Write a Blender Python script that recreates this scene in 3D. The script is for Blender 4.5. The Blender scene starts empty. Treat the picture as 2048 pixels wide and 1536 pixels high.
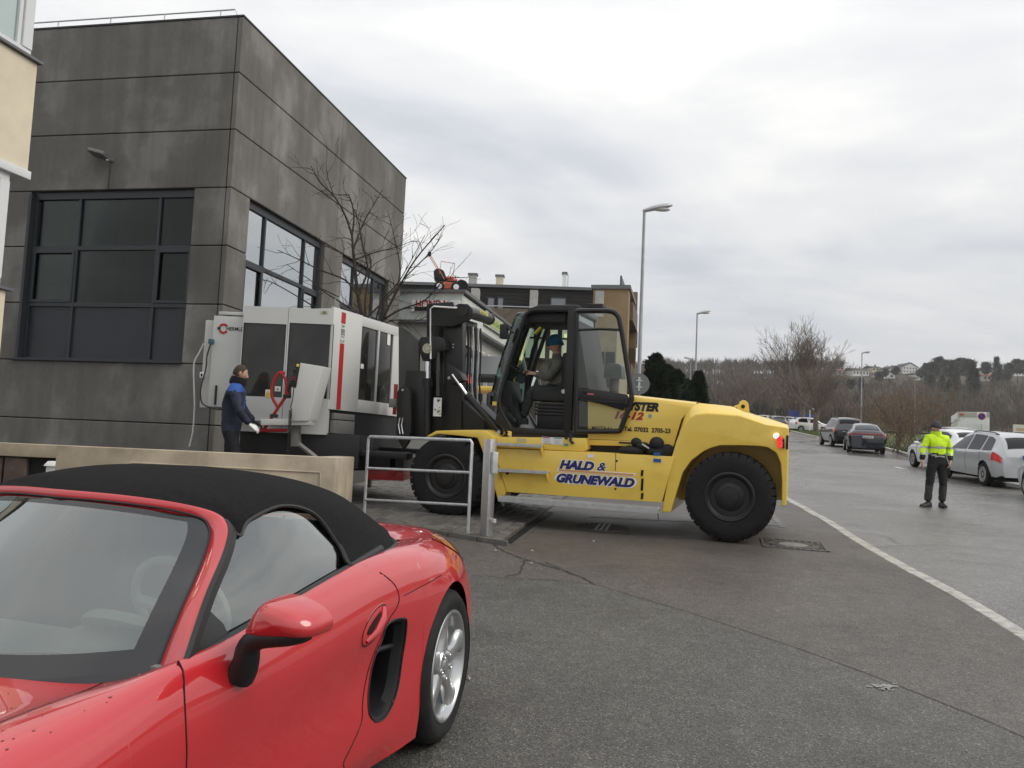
import bpy, bmesh, math, random
import numpy as np
from mathutils import Vector, Matrix, noise as mnoise
R_ = math.radians
SC = bpy.context.scene
COL = SC.collection

# ------------------------------------------------------------------ camera
FPX = 1700.0                       # focal length in photo pixels (photo 2048 x 1536)
PITCH, ROLL, EYE = R_(4.4495), R_(2.5297), 1.62
_cp, _sp = math.cos(PITCH), math.sin(PITCH)
_cr, _sr = math.cos(ROLL), math.sin(ROLL)
_right = Vector((1, 0, 0)); _up = Vector((0, -_sp, _cp)); FW = Vector((0, _cp, _sp))
RT = _cr * _right + _sr * _up
UP = -_sr * _right + _cr * _up
CAMPOS = Vector((0, 0, EYE))
cam_d = bpy.data.cameras.new('camera'); cam = bpy.data.objects.new('camera', cam_d); COL.objects.link(cam)
cam_d.sensor_width = 36; cam_d.lens = FPX / 2048 * 36; cam_d.clip_start = 0.05; cam_d.clip_end = 5000
cam.matrix_world = Matrix(((RT.x, UP.x, -FW.x, 0), (RT.y, UP.y, -FW.y, 0), (RT.z, UP.z, -FW.z, EYE), (0, 0, 0, 1)))
SC.camera = cam

# ------------------------------------------------------------------ world: overcast sky
SUN_EL, SUN_AZ = 40.0, 104.0       # azimuth clockwise from +y
world = bpy.data.worlds.new('World'); SC.world = world; world.use_nodes = True
wn, wl = world.node_tree.nodes, world.node_tree.links
wn.clear()
def N(nt, t, **kw):
    n = nt.nodes.new(t)
    for k, v in kw.items():
        if k.startswith('i_'):
            n.inputs[int(k[2:])].default_value = v
        else: setattr(n, k, v)
    return n
W = world.node_tree
wo = N(W, 'ShaderNodeOutputWorld'); wb = N(W, 'ShaderNodeBackground'); wb.inputs[1].default_value = 0.1
sky = N(W, 'ShaderNodeTexSky', sky_type='NISHITA', sun_disc=False, sun_elevation=R_(SUN_EL), sun_rotation=R_(SUN_AZ), air_density=1.0, dust_density=3.0)
tc = N(W, 'ShaderNodeTexCoord')
sep = N(W, 'ShaderNodeSeparateXYZ'); wl.new(tc.outputs['Generated'], sep.inputs[0])
def wmath(op, a, b=None, c=None):
    m = N(W, 'ShaderNodeMath', operation=op)
    for i, x in enumerate((a, b, c)):
        if x is None: continue
        if isinstance(x, (int, float)): m.inputs[i].default_value = x
        else: wl.new(x, m.inputs[i])
    return m.outputs[0]
zc = wmath('MAXIMUM', sep.outputs[2], 0.0)
den = wmath('ADD', zc, 0.16)
cmb = N(W, 'ShaderNodeCombineXYZ')
wl.new(wmath('DIVIDE', sep.outputs[0], den), cmb.inputs[0]); wl.new(wmath('DIVIDE', sep.outputs[1], den), cmb.inputs[1])
n1 = N(W, 'ShaderNodeTexNoise'); n1.inputs['Scale'].default_value = 0.8; n1.inputs['Detail'].default_value = 7; n1.inputs['Roughness'].default_value = 0.56; n1.inputs['Distortion'].default_value = 0.5
n2 = N(W, 'ShaderNodeTexNoise'); n2.inputs['Scale'].default_value = 2.3; n2.inputs['Detail'].default_value = 5; n2.inputs['Roughness'].default_value = 0.5
mp = N(W, 'ShaderNodeMapping'); mp.inputs['Rotation'].default_value = (0, 0, R_(12)); mp.inputs['Scale'].default_value = (0.75, 1.0, 1); mp.inputs['Location'].default_value = (3.4, 1.3, 0)
wl.new(cmb.outputs[0], mp.inputs[0]); wl.new(mp.outputs[0], n1.inputs['Vector']); wl.new(mp.outputs[0], n2.inputs['Vector'])
mixn = wmath('ADD', wmath('MULTIPLY', n1.outputs['Fac'], 0.66), wmath('MULTIPLY', n2.outputs['Fac'], 0.34))
cr = N(W, 'ShaderNodeValToRGB'); el = cr.color_ramp.elements
el[0].position = 0.38; el[0].color = (0.59, 0.615, 0.66, 1)
el[1].position = 0.595; el[1].color = (0.93, 0.92, 0.90, 1)
e = el.new(0.47); e.color = (0.725, 0.738, 0.758, 1)
e = el.new(0.54); e.color = (0.82, 0.82, 0.818, 1)
wl.new(mixn, cr.inputs[0])
# overcast luminance gradient: brighter towards the zenith; a softer, greyer band at the horizon
grad = wmath('ADD', wmath('MULTIPLY', zc, 0.72), 0.86)
hz = N(W, 'ShaderNodeMapRange'); hz.inputs['From Min'].default_value = 0.0; hz.inputs['From Max'].default_value = 0.22; hz.clamp = True
wl.new(sep.outputs[2], hz.inputs['Value'])
hmix = N(W, 'ShaderNodeMix', data_type='RGBA'); hmix.inputs[6].default_value = (0.80, 0.80, 0.81, 1)
wl.new(hz.outputs[0], hmix.inputs[0]); wl.new(cr.outputs[0], hmix.inputs[7])
sc1 = N(W, 'ShaderNodeVectorMath', operation='SCALE'); wl.new(hmix.outputs[2], sc1.inputs[0]); wl.new(wmath('MULTIPLY', grad, 10.0), sc1.inputs['Scale'])
fin = N(W, 'ShaderNodeMix', data_type='RGBA'); fin.inputs[0].default_value = 0.07
wl.new(sc1.outputs[0], fin.inputs[6]); wl.new(sky.outputs[0], fin.inputs[7])
wl.new(fin.outputs[2], wb.inputs[0]); wl.new(wb.outputs[0], wo.inputs[0])

# ------------------------------------------------------------------ sun (veiled by cloud)
sd = bpy.data.lights.new('sun', 'SUN'); sd.energy = 1.5; sd.angle = R_(35); sd.color = (1.0, 0.93, 0.82)
sun = bpy.data.objects.new('sun', sd); COL.objects.link(sun)
sdir = Vector((math.sin(R_(SUN_AZ)) * math.cos(R_(SUN_EL)), math.cos(R_(SUN_AZ)) * math.cos(R_(SUN_EL)), math.sin(R_(SUN_EL))))
sun.rotation_euler = sdir.to_track_quat('Z', 'Y').to_euler()
SC.view_settings.view_transform = 'Standard'; SC.view_settings.look = 'None'
SC.view_settings.exposure = 0.1; SC.view_settings.gamma = 1.0; SC.view_settings.use_curve_mapping = False
SC.cycles.max_bounces = 8; SC.cycles.transparent_max_bounces = 12

# ------------------------------------------------------------------ geometry helpers
def ray(px, py):
    return RT * ((px - 1024) / FPX) + UP * (-(py - 768) / FPX) + FW
def at_y(px, py, y):
    d = ray(px, py); return CAMPOS + d * (y / d.y)
def gz(y):
    if y < 20: return .05 * y
    if y < 110: return 1 + .057 * (y - 20)
    return 6.13
def at_g(px, py, dz=0):
    d = ray(px, py); lo, hi = 0.3, 120.0
    g = lambda t: CAMPOS.z + d.z * t - gz(d.y * t) - dz
    if g(hi) > 0: return CAMPOS + d * hi
    for _ in range(50):
        m = (lo + hi) / 2
        if g(m) > 0: lo = m
        else: hi = m
    return CAMPOS + d * lo
class Frame:
    """local axes: u (x), v (y), w (z); px(x, y, v) turns a photo pixel into local coordinates on the plane local-y = v"""
    def __init__(s, o, u, n):
        s.o = Vector(o); s.w = Vector(n).normalized(); u = Vector(u); s.u = (u - s.w * u.dot(s.w)).normalized(); s.v = s.w.cross(s.u)
    def matrix(s):
        return Matrix(((s.u.x, s.v.x, s.w.x, s.o.x), (s.u.y, s.v.y, s.w.y, s.o.y), (s.u.z, s.v.z, s.w.z, s.o.z), (0, 0, 0, 1)))
    def loc(s, P):
        d = Vector(P) - s.o; return Vector((d.dot(s.u), d.dot(s.v), d.dot(s.w)))
    def px(s, x, y, v=0.0):
        c = s.loc(CAMPOS); d = ray(x, y); l = Vector((d.dot(s.u), d.dot(s.v), d.dot(s.w)))
        return c + l * ((v - c.y) / l.y)
    def pxu(s, x, y, u):
        c = s.loc(CAMPOS); d = ray(x, y); l = Vector((d.dot(s.u), d.dot(s.v), d.dot(s.w)))
        return c + l * ((u - c.x) / l.x)
GN = Vector((0, -.05, 1)).normalized()

def empty(name, m=None):
    o = bpy.data.objects.new(name, None); o.empty_display_size = .2; COL.objects.link(o)
    if m is not None: o.matrix_world = m
    return o
def tag(o, label=None, cat=None, group=None, kind=None):
    if label: o['label'] = label
    if cat: o['category'] = cat
    if group: o['group'] = group
    if kind: o['kind'] = kind
    return o
def thing(name, label, cat, m=None, group=None):
    if isinstance(m, (Vector, tuple)): m = Matrix.Translation(Vector(m))
    return tag(empty(name, m), label, cat, group)
def children(o): return [c for c in bpy.data.objects if c.parent == o]
CH = {}
def adopt(o, p):
    o.parent = p; CH.setdefault(p.name, []).append(o)
def copy_tree(o, m=None, parent=None):
    c = o.copy(); COL.objects.link(c)
    if parent is not None: c.parent = parent; CH.setdefault(parent.name, []).append(c)
    if m is not None: c.matrix_world = m
    for ch in CH.get(o.name, []): copy_tree(ch, None, c)
    return c

class MB:
    def __init__(s): s.v = []; s.f = []; s.m = []
    def add(s, vs, fs, mi=0):
        b = len(s.v); s.v += [tuple(v) for v in vs]; s.f += [[i + b for i in f] for f in fs]; s.m += [mi] * len(fs); return s
    def bx(s, x0, x1, y0, y1, z0, z1, mi=0, M=None):
        vs = [Vector((x, y, z)) for z in (z0, z1) for y in (y0, y1) for x in (x0, x1)]
        if M is not None: vs = [M @ v for v in vs]
        return s.add(vs, [(0, 2, 3, 1), (4, 5, 7, 6), (0, 1, 5, 4), (2, 6, 7, 3), (0, 4, 6, 2), (1, 3, 7, 5)], mi)
    def prism(s, a, b, mi=0):
        """two matching rings of points, capped at both ends"""
        n = len(a)
        s.add(list(a) + list(b), [tuple(range(n))[::-1], tuple(range(n, 2 * n))] + [(i, (i + 1) % n, (i + 1) % n + n, i + n) for i in range(n)], mi); return s
    def tube(s, pts, r, n=8, closed=False, mi=0, caps=True, flat=None):
        pts = [Vector(p) for p in pts]; k = len(pts); rs = r if isinstance(r, (list, tuple)) else [r] * k
        rings = []; pu = None
        for i, p in enumerate(pts):
            t = (pts[(i + 1) % k] - pts[i - 1]) if closed else (pts[min(i + 1, k - 1)] - pts[max(i - 1, 0)])
            if t.length < 1e-9: t = Vector((0, 0, 1))
            t.normalize()
            if pu is None:
                pu = Vector((0, 0, 1)).cross(t)
                if pu.length < .05: pu = Vector((1, 0, 0))
            pu = pu - t * pu.dot(t)
            if pu.length < 1e-6: pu = t.orthogonal()
            pu.normalize(); w = t.cross(pu)
            rings.append([p + (pu * math.cos(2 * math.pi * j / n) + w * math.sin(2 * math.pi * j / n)) * rs[i] for j in range(n)])
        vs = [q for rg in rings for q in rg]; fs = []
        for i in range(k if closed else k - 1):
            a, b = i * n, ((i + 1) % k) * n
            fs += [(a + j, a + (j + 1) % n, b + (j + 1) % n, b + j) for j in range(n)]
        if caps and not closed: fs += [tuple(range(n))[::-1], tuple(range((k - 1) * n, k * n))]
        return s.add(vs, fs, mi)
    def lathe(s, prof, n=32, o=(0, 0, 0), ax=(0, 1, 0), mi=0, close=False, a0=0, a1=2 * math.pi):
        """profile of (radius, height along ax)"""
        ax = Vector(ax).normalized(); e1 = ax.orthogonal().normalized(); e2 = ax.cross(e1); o = Vector(o); k = len(prof)
        vs = [o + ax * h + (e1 * math.cos(2 * math.pi * j / n) + e2 * math.sin(2 * math.pi * j / n)) * r for r, h in prof for j in range(n)]
        fs = [(i * n + j, i * n + (j + 1) % n, ((i + 1) % k) * n + (j + 1) % n, ((i + 1) % k) * n + j) for i in range(k if close else k - 1) for j in range(n)]
        if not close:
            fs += [tuple(range(n))[::-1], tuple(range((k - 1) * n, k * n))]
        return s.add(vs, fs, mi)
    def grid(s, rows, mi=0, cyc=False):
        n = len(rows[0]); vs = [p for r in rows for p in r]; fs = []
        for i in range(len(rows) - 1):
            for j in range(n if cyc else n - 1):
                a, b = i * n + j, i * n + (j + 1) % n
                fs.append((a, b, b + n, a + n))
        return s.add(vs, fs, mi)
    def sphere(s, c, r, nu=14, nv=9, mi=0, M=None):
        r = Vector(r) if not isinstance(r, (int, float)) else Vector((r, r, r)); c = Vector(c); rows = []
        for i in range(nv + 1):
            a = math.pi * i / nv
            row = [Vector((r.x * math.sin(a) * math.cos(2 * math.pi * j / nu), r.y * math.sin(a) * math.sin(2 * math.pi * j / nu), r.z * math.cos(a))) for j in range(nu)]
            rows.append([c + (M @ q if M is not None else q) for q in row])
        return s.grid(rows, mi, True)
    def build(s, name, mats, parent=None, bevel=0, seg=2, angle=35, smooth=True, merge=False, recalc=True, worldspace=False):
        me = bpy.data.meshes.new(name); me.from_pydata(s.v, [], s.f)
        if not isinstance(mats, (list, tuple)): mats = [mats]
        for m in mats: me.materials.append(m)
        if len(mats) > 1: me.polygons.foreach_set('material_index', s.m)
        if recalc or bevel or merge:
            bm = bmesh.new(); bm.from_mesh(me)
            if merge: bmesh.ops.remove_doubles(bm, verts=bm.verts, dist=1e-4)
            if recalc: bmesh.ops.recalc_face_normals(bm, faces=bm.faces)
            if bevel:
                es = [e for e in bm.edges if len(e.link_faces) == 2 and e.calc_face_angle(0) > R_(30)]
                bmesh.ops.bevel(bm, geom=es, offset=bevel, segments=seg, profile=.6, affect='EDGES', clamp_overlap=True)
            bm.to_mesh(me); bm.free()
        if smooth:
            me.polygons.foreach_set('use_smooth', [True] * len(me.polygons)); me.set_sharp_from_angle(angle=R_(angle))
        o = bpy.data.objects.new(name, me); COL.objects.link(o)
        if parent is not None:
            adopt(o, parent)
            if worldspace: o.matrix_parent_inverse = wmat(parent).inverted()
        return o
def wmat(o):
    return (wmat(o.parent) @ o.matrix_parent_inverse @ o.matrix_basis) if o.parent else o.matrix_basis
def mesh_obj(name, me, mat, parent=None):
    o = bpy.data.objects.new(name, me); COL.objects.link(o)
    if mat is not None and not me.materials: me.materials.append(mat)
    if parent is not None: adopt(o, parent)
    return o
def lerp(a, b, t): return a + (b - a) * t
def spline(pts, n, closed=False):
    """Catmull-Rom through points"""
    P = [Vector(p) for p in pts]; k = len(P); out = []
    segs = k if closed else k - 1
    for i in range(segs):
        p0 = P[i - 1] if (closed or i > 0) else P[0] * 2 - P[1]
        p1, p2 = P[i], P[(i + 1) % k]
        p3 = P[(i + 2) % k] if (closed or i + 2 < k) else P[-1] * 2 - P[-2]
        for j in range(n):
            t = j / n
            out.append(.5 * ((2 * p1) + (p2 - p0) * t + (2 * p0 - 5 * p1 + 4 * p2 - p3) * t * t + (3 * p1 - p0 - 3 * p2 + p3) * t ** 3))
    if not closed: out.append(P[-1].copy())
    return out
def rrect(x0, x1, y0, y1, r, n=4):
    """rounded rectangle outline (2D)"""
    out = []
    for cx, cy, a in ((x1 - r, y1 - r, 0), (x0 + r, y1 - r, 90), (x0 + r, y0 + r, 180), (x1 - r, y0 + r, 270)):
        for i in range(n + 1):
            t = R_(a + 90 * i / n); out.append((cx + r * math.cos(t), cy + r * math.sin(t)))
    return out
def roundpoly(pts, r, n=4):
    """rounds the corners of a polygon of 2D/3D points"""
    P = [Vector(p) for p in pts]; k = len(P); out = []
    for i in range(k):
        a, b, c = P[i - 1], P[i], P[(i + 1) % k]
        rr = r[i] if isinstance(r, (list, tuple)) else r
        d1 = (a - b); d2 = (c - b); q = min(rr, d1.length * .45, d2.length * .45)
        s1, s2 = b + d1.normalized() * q, b + d2.normalized() * q
        if q < 1e-5: out.append(b); continue
        for j in range(n + 1):
            t = j / n; out.append(s1 * (1 - t) ** 2 + b * 2 * t * (1 - t) + s2 * t * t)
    return out
def text_mesh(txt, size, shear=0, bold=0, depth=0.0, spacing=1.0):
    cu = bpy.data.curves.new('lettering', 'FONT'); cu.body = txt; cu.size = size; cu.shear = shear; cu.offset = bold; cu.extrude = depth; cu.space_character = spacing
    cu.align_x = 'CENTER'; cu.align_y = 'CENTER'; cu.resolution_u = 4
    o = bpy.data.objects.new('lettering', cu); COL.objects.link(o)
    bpy.context.view_layer.update()
    me = bpy.data.meshes.new_from_object(o.evaluated_get(bpy.context.evaluated_depsgraph_get())); COL.objects.unlink(o); bpy.data.objects.remove(o)
    return me
def put_text(name, txt, size, mat, parent, o, xdir, ydir, width=None, **kw):
    """flat print at o, reading along xdir, letters upright along ydir"""
    me = text_mesh(txt, size, **kw); X = Vector(xdir).normalized(); Z = X.cross(Vector(ydir)).normalized(); Y = Z.cross(X)
    xs = [v.co.x for v in me.vertices]; ys = [v.co.y for v in me.vertices]; cx, cy = (min(xs) + max(xs)) / 2, (min(ys) + max(ys)) / 2
    k = width / (max(xs) - min(xs)) if width else 1.0
    for v in me.vertices:
        v.co = Vector(o) + X * (v.co.x - cx) * k + Y * (v.co.y - cy) + Z * v.co.z
    me.materials.clear(); me.materials.append(mat)
    return mesh_obj(name, me, None, parent)
def skew_text(me_o, fn):
    for v in me_o.data.vertices: v.co = fn(v.co)

# ------------------------------------------------------------------ materials
MATS = {}
def mat(name, col, rough=.5, metal=0, spec=.5, coat=0, var=.0, vscale=3.0, bump=0, bscale=60, trans=0, ior=1.45, emit=None, rvar=0, stretch=None, cols=None, cramp=(.35, .65), coatr=.03, detail=6):
    """procedural surface: base colour varied by noise (var, or a second colour cols), optional bump"""
    if name in MATS: return MATS[name]
    m = bpy.data.materials.new(name); m.use_nodes = True; nt = m.node_tree; b = nt.nodes['Principled BSDF']
    c = (*col, 1); b.inputs['Base Color'].default_value = c; b.inputs['Roughness'].default_value = rough; b.inputs['Metallic'].default_value = metal
    b.inputs['Specular IOR Level'].default_value = spec; b.inputs['IOR'].default_value = ior
    b.inputs['Coat Weight'].default_value = coat; b.inputs['Coat Roughness'].default_value = coatr; b.inputs['Coat IOR'].default_value = 1.5 + .25 * (coat > .9); b.inputs['Transmission Weight'].default_value = trans
    if emit: b.inputs['Emission Color'].default_value = (*emit[0], 1); b.inputs['Emission Strength'].default_value = emit[1]
    t = None
    if var or cols or bump or rvar:
        t = nt.nodes.new('ShaderNodeTexCoord'); mpn = nt.nodes.new('ShaderNodeMapping'); nt.links.new(t.outputs['Object'], mpn.inputs[0])
        if stretch: mpn.inputs['Scale'].default_value = stretch
    if var or cols or rvar:
        n = nt.nodes.new('ShaderNodeTexNoise'); n.inputs['Scale'].default_value = vscale; n.inputs['Detail'].default_value = detail; n.inputs['Roughness'].default_value = .6
        nt.links.new(mpn.outputs[0], n.inputs['Vector'])
        if var or cols:
            r = nt.nodes.new('ShaderNodeValToRGB'); r.color_ramp.elements[0].position = cramp[0]; r.color_ramp.elements[1].position = cramp[1]
            c0 = tuple(max(0, x * (1 - var)) for x in col); c1 = tuple(min(1, x * (1 + var)) for x in col)
            if cols: c0, c1 = col, cols
            r.color_ramp.elements[0].color = (*c0, 1); r.color_ramp.elements[1].color = (*c1, 1)
            nt.links.new(n.outputs['Fac'], r.inputs[0]); nt.links.new(r.outputs[0], b.inputs['Base Color'])
        if rvar:
            mr = nt.nodes.new('ShaderNodeMapRange'); mr.inputs['From Min'].default_value = .3; mr.inputs['From Max'].default_value = .7
            mr.inputs['To Min'].default_value = max(0, rough - rvar); mr.inputs['To Max'].default_value = min(1, rough + rvar)
            nt.links.new(n.outputs['Fac'], mr.inputs['Value']); nt.links.new(mr.outputs[0], b.inputs['Roughness'])
    if bump:
        n = nt.nodes.new('ShaderNodeTexNoise'); n.inputs['Scale'].default_value = bscale; n.inputs['Detail'].default_value = 4; nt.links.new(mpn.outputs[0], n.inputs['Vector'])
        bp = nt.nodes.new('ShaderNodeBump'); bp.inputs['Strength'].default_value = bump; bp.inputs['Distance'].default_value = .01
        nt.links.new(n.outputs['Fac'], bp.inputs['Height']); nt.links.new(bp.outputs[0], b.inputs['Normal'])
    MATS[name] = m; return m
def glass(name, tint=(.55, .6, .58), rough=.0, clear=.75, refl=1.0):
    """thin sheet glass: a tinted see-through sheet with a Fresnel reflection"""
    if name in MATS: return MATS[name]
    m = bpy.data.materials.new(name); m.use_nodes = True; nt = m.node_tree; nt.nodes.clear()
    o = nt.nodes.new('ShaderNodeOutputMaterial'); tr = nt.nodes.new('ShaderNodeBsdfTransparent'); gl = nt.nodes.new('ShaderNodeBsdfGlossy'); fr = nt.nodes.new('ShaderNodeFresnel'); mx = nt.nodes.new('ShaderNodeMixShader')
    gl.inputs[0].default_value = (*[min(1, .80 + .2 * x / max(tint)) * (1 if x == max(tint) else .9 + .1 * x / max(tint)) for x in tint], 1); tr.inputs[0].default_value = (*[x * clear for x in tint], 1); gl.inputs['Roughness'].default_value = rough; fr.inputs[0].default_value = 1.55
    mu = nt.nodes.new('ShaderNodeMath'); mu.operation = 'MULTIPLY'; mu.use_clamp = True; mu.inputs[1].default_value = refl
    nt.links.new(fr.outputs[0], mu.inputs[0]); nt.links.new(mu.outputs[0], mx.inputs[0]); nt.links.new(tr.outputs[0], mx.inputs[1]); nt.links.new(gl.outputs[0], mx.inputs[2]); nt.links.new(mx.outputs[0], o.inputs[0])
    MATS[name] = m; return m
black_paint = mat('black_paint', (.012, .012, .013), .38, spec=.45, rvar=.08, vscale=6)
dark_metal = mat('dark_metal', (.02, .02, .022), .5, rvar=.1)
rubber = mat('rubber', (.014, .014, .015), .75, spec=.3, var=.25, vscale=14, bump=.15, bscale=90)
chrome = mat('chrome', (.75, .76, .78), .12, 1)
galv = mat('galvanised_steel', (.50, .52, .54), .45, .45, var=.16, vscale=18, rvar=.1)
alu = mat('brushed_aluminium', (.5, .51, .53), .33, .9, var=.06, vscale=20)
white_print = mat('white_print', (.78, .78, .77), .5)
black_print = mat('black_print', (.012, .012, .014), .5)
yellow_print = mat('yellow_print', (.62, .5, .04), .5)
red_print = mat('red_print', (.4, .025, .025), .5)
plate_white = mat('plate_white', (.75, .75, .74), .4)
skin_m = mat('skin', (.5, .29, .21), .55, var=.12, vscale=20)
# ================================================================== GROUND
def asphalt(name, c0, c1, wet=.5, speck=.5, rough=.62, wetscale=.35):
    m = bpy.data.materials.new(name); m.use_nodes = True; nt = m.node_tree; b = nt.nodes['Principled BSDF']; L = nt.links.new
    t = nt.nodes.new('ShaderNodeTexCoord')
    def noise(scale, det=5, ro=.6):
        n = nt.nodes.new('ShaderNodeTexNoise'); n.inputs['Scale'].default_value = scale; n.inputs['Detail'].default_value = det; n.inputs['Roughness'].default_value = ro; L(t.outputs['Object'], n.inputs['Vector']); return n
    def ramp(src, p0, p1, a, bb):
        r = nt.nodes.new('ShaderNodeValToRGB'); e = r.color_ramp.elements; e[0].position = p0; e[1].position = p1; e[0].color = (*a, 1); e[1].color = (*bb, 1); L(src, r.inputs[0]); return r
    big = noise(.45, 6, .7); base = ramp(big.outputs['Fac'], .3, .7, c0, c1)
    # aggregate: stones of a few millimetres to a centimetre and a half
    vo = nt.nodes.new('ShaderNodeTexVoronoi'); vo.inputs['Scale'].default_value = 125; vo.inputs['Randomness'].default_value = 1; L(t.outputs['Object'], vo.inputs['Vector'])
    sepc = nt.nodes.new('ShaderNodeSeparateColor'); L(vo.outputs['Color'], sepc.inputs[0])
    st = ramp(sepc.outputs[0], .05, .97, (.42, .42, .41), (1.5, 1.5, 1.48))
    e = st.color_ramp.elements.new(.93); e.color = (1.28, 1.27, 1.24, 1); st.color_ramp.elements[2].color = (1 + 3.6 * speck,) * 3 + (1,)
    mu = nt.nodes.new('ShaderNodeMix'); mu.data_type = 'RGBA'; mu.blend_type = 'MULTIPLY'; mu.inputs[0].default_value = 1; L(base.outputs[0], mu.inputs[6]); L(st.outputs[0], mu.inputs[7])
    mid = noise(7, 6, .7); md = ramp(mid.outputs['Fac'], .3, .7, (.78, .78, .78), (1.2, 1.2, 1.2))
    mu2 = nt.nodes.new('ShaderNodeMix'); mu2.data_type = 'RGBA'; mu2.blend_type = 'MULTIPLY'; mu2.inputs[0].default_value = 1; L(mu.outputs[2], mu2.inputs[6]); L(md.outputs[0], mu2.inputs[7])
    stn = noise(.8, 4, .65); sr = ramp(stn.outputs['Fac'], .56, .68, (1.02, 1.02, 1.02), (.80, .79, .78)); mu3 = nt.nodes.new('ShaderNodeMix'); mu3.data_type = 'RGBA'; mu3.blend_type = 'MULTIPLY'; mu3.inputs[0].default_value = 1; L(mu2.outputs[2], mu3.inputs[6]); L(sr.outputs[0], mu3.inputs[7])
    L(mu3.outputs[2], b.inputs['Base Color'])
    wn_ = noise(wetscale, 5, .55); mr = nt.nodes.new('ShaderNodeMapRange'); mr.inputs['From Min'].default_value = .38; mr.inputs['From Max'].default_value = .62; mr.inputs['To Min'].default_value = rough - wet * .35; mr.inputs['To Max'].default_value = rough
    L(wn_.outputs['Fac'], mr.inputs['Value']); L(mr.outputs[0], b.inputs['Roughness'])
    bp = nt.nodes.new('ShaderNodeBump'); bp.inputs['Strength'].default_value = .55; bp.inputs['Distance'].default_value = .004; L(vo.outputs['Distance'], bp.inputs['Height']); L(bp.outputs[0], b.inputs['Normal'])
    b.inputs['Specular IOR Level'].default_value = .45
    MATS[name] = m; return m
m_lot = asphalt('asphalt_reddish', (.072, .064, .058), (.104, .092, .083), .5, .3)
m_patch = asphalt('asphalt_grey', (.068, .066, .061), (.097, .094, .087), .4, .32)
m_road = asphalt('asphalt_road', (.120, .114, .108), (.168, .160, .152), .9, .5, .46, .22)
m_grass = mat('grass_blades', (.045, .085, .022), .8, spec=.2, var=.5, vscale=1.2, cols=(.11, .13, .05))
m_meadow = mat('meadow', (.075, .10, .035), .9, spec=.1, cols=(.16, .14, .075), vscale=.12)
m_soil = mat('woodland_floor', (.055, .048, .036), .95, spec=.1, cols=(.10, .085, .06), vscale=.05)
m_kerb = mat('kerb_stone', (.36, .35, .32), .6, var=.3, vscale=9, bump=.3, bscale=120)
m_mark = mat('road_paint', (.62, .62, .6), .55, var=.2, vscale=5)
m_crack = mat('asphalt_joint', (.035, .033, .031), .8)

def sheet(name, pts, z, m, kind='structure', thick=0):
    """planar polygon laid on the slope"""
    o = MB()
    if thick: o.prism([(p[0], p[1], gz(p[1]) + z - thick) for p in pts], [(p[0], p[1], gz(p[1]) + z) for p in pts])
    else: o.add([(p[0], p[1], gz(p[1]) + z) for p in pts], [tuple(range(len(pts)))])
    ob = o.build(name, m); tag(ob, kind=kind); return ob
def strip_on_ground(mb, pts, w, z, mi=0):
    """thin ribbon following points (x, y) on the slope"""
    P = [Vector((p[0], p[1], 0)) for p in pts]; L_, R2 = [], []
    for i, p in enumerate(P):
        t = (P[min(i + 1, len(P) - 1)] - P[max(i - 1, 0)]).normalized(); n = Vector((-t.y, t.x, 0)); ww = w[i] if isinstance(w, (list, tuple)) else w
        a, b = p + n * ww / 2, p - n * ww / 2
        L_.append((a.x, a.y, gz(a.y) + z)); R2.append((b.x, b.y, gz(b.y) + z))
    mb.grid([L_, R2], mi)

# the road: everything paved, on one sheet with the fold in the slope
ys = [-8, 0, 8, 14, 20, 30, 45, 60, 80, 110, 125]
rd = MB(); rd.grid([[(x, y, gz(y)) for x in (-45, -20, 0, 10, 20, 40, 75)] for y in ys])
tag(rd.build('road', m_road), kind='structure')

# terrain: meadow, valley side and hill
def hz_(x, y):
    t = min(1, max(0, (y - 135) / 300)); s = t ** 1.25
    k = min(1, max(0, (x + 20) / 260))
    h = 6.13 + s * (35 + 12 * k) + s * 3 * mnoise.noise(Vector((x * .008, y * .008, 1.7)))
    return h if y > 125 else gz(y) - .12
gm = MB(); rows = []
for y in [-60, -8, 0, 20, 60, 110, 125, 140] + list(range(155, 460, 15)) + [500, 600, 800, 1200]:
    rows.append([(x, y, hz_(x, y) - (0 if y > 125 else .05)) for x in range(-420, 781, 30)])
gm.grid(rows)
gob = gm.build('ground', [m_soil]); tag(gob, kind='structure')

# kerb: flush pale stones between lot and road
kpix = [(2230, 1385), (2048, 1272), (1926, 1197), (1820, 1141), (1732, 1092), (1665, 1049), (1618, 1022), (1572, 997), (1530, 972)]
kline = [at_g(*p) for p in kpix]; kline = [(p.x, p.y) for p in kline]
kline = [(kline[0][0] - .9, -7.5)] + kline
kdir = (Vector(kline[-1]) - Vector(kline[-4])).normalized(); kline.append(tuple(Vector(kline[-1]) + kdir * (19.9 - kline[-1][1]) / kdir.y))
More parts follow.
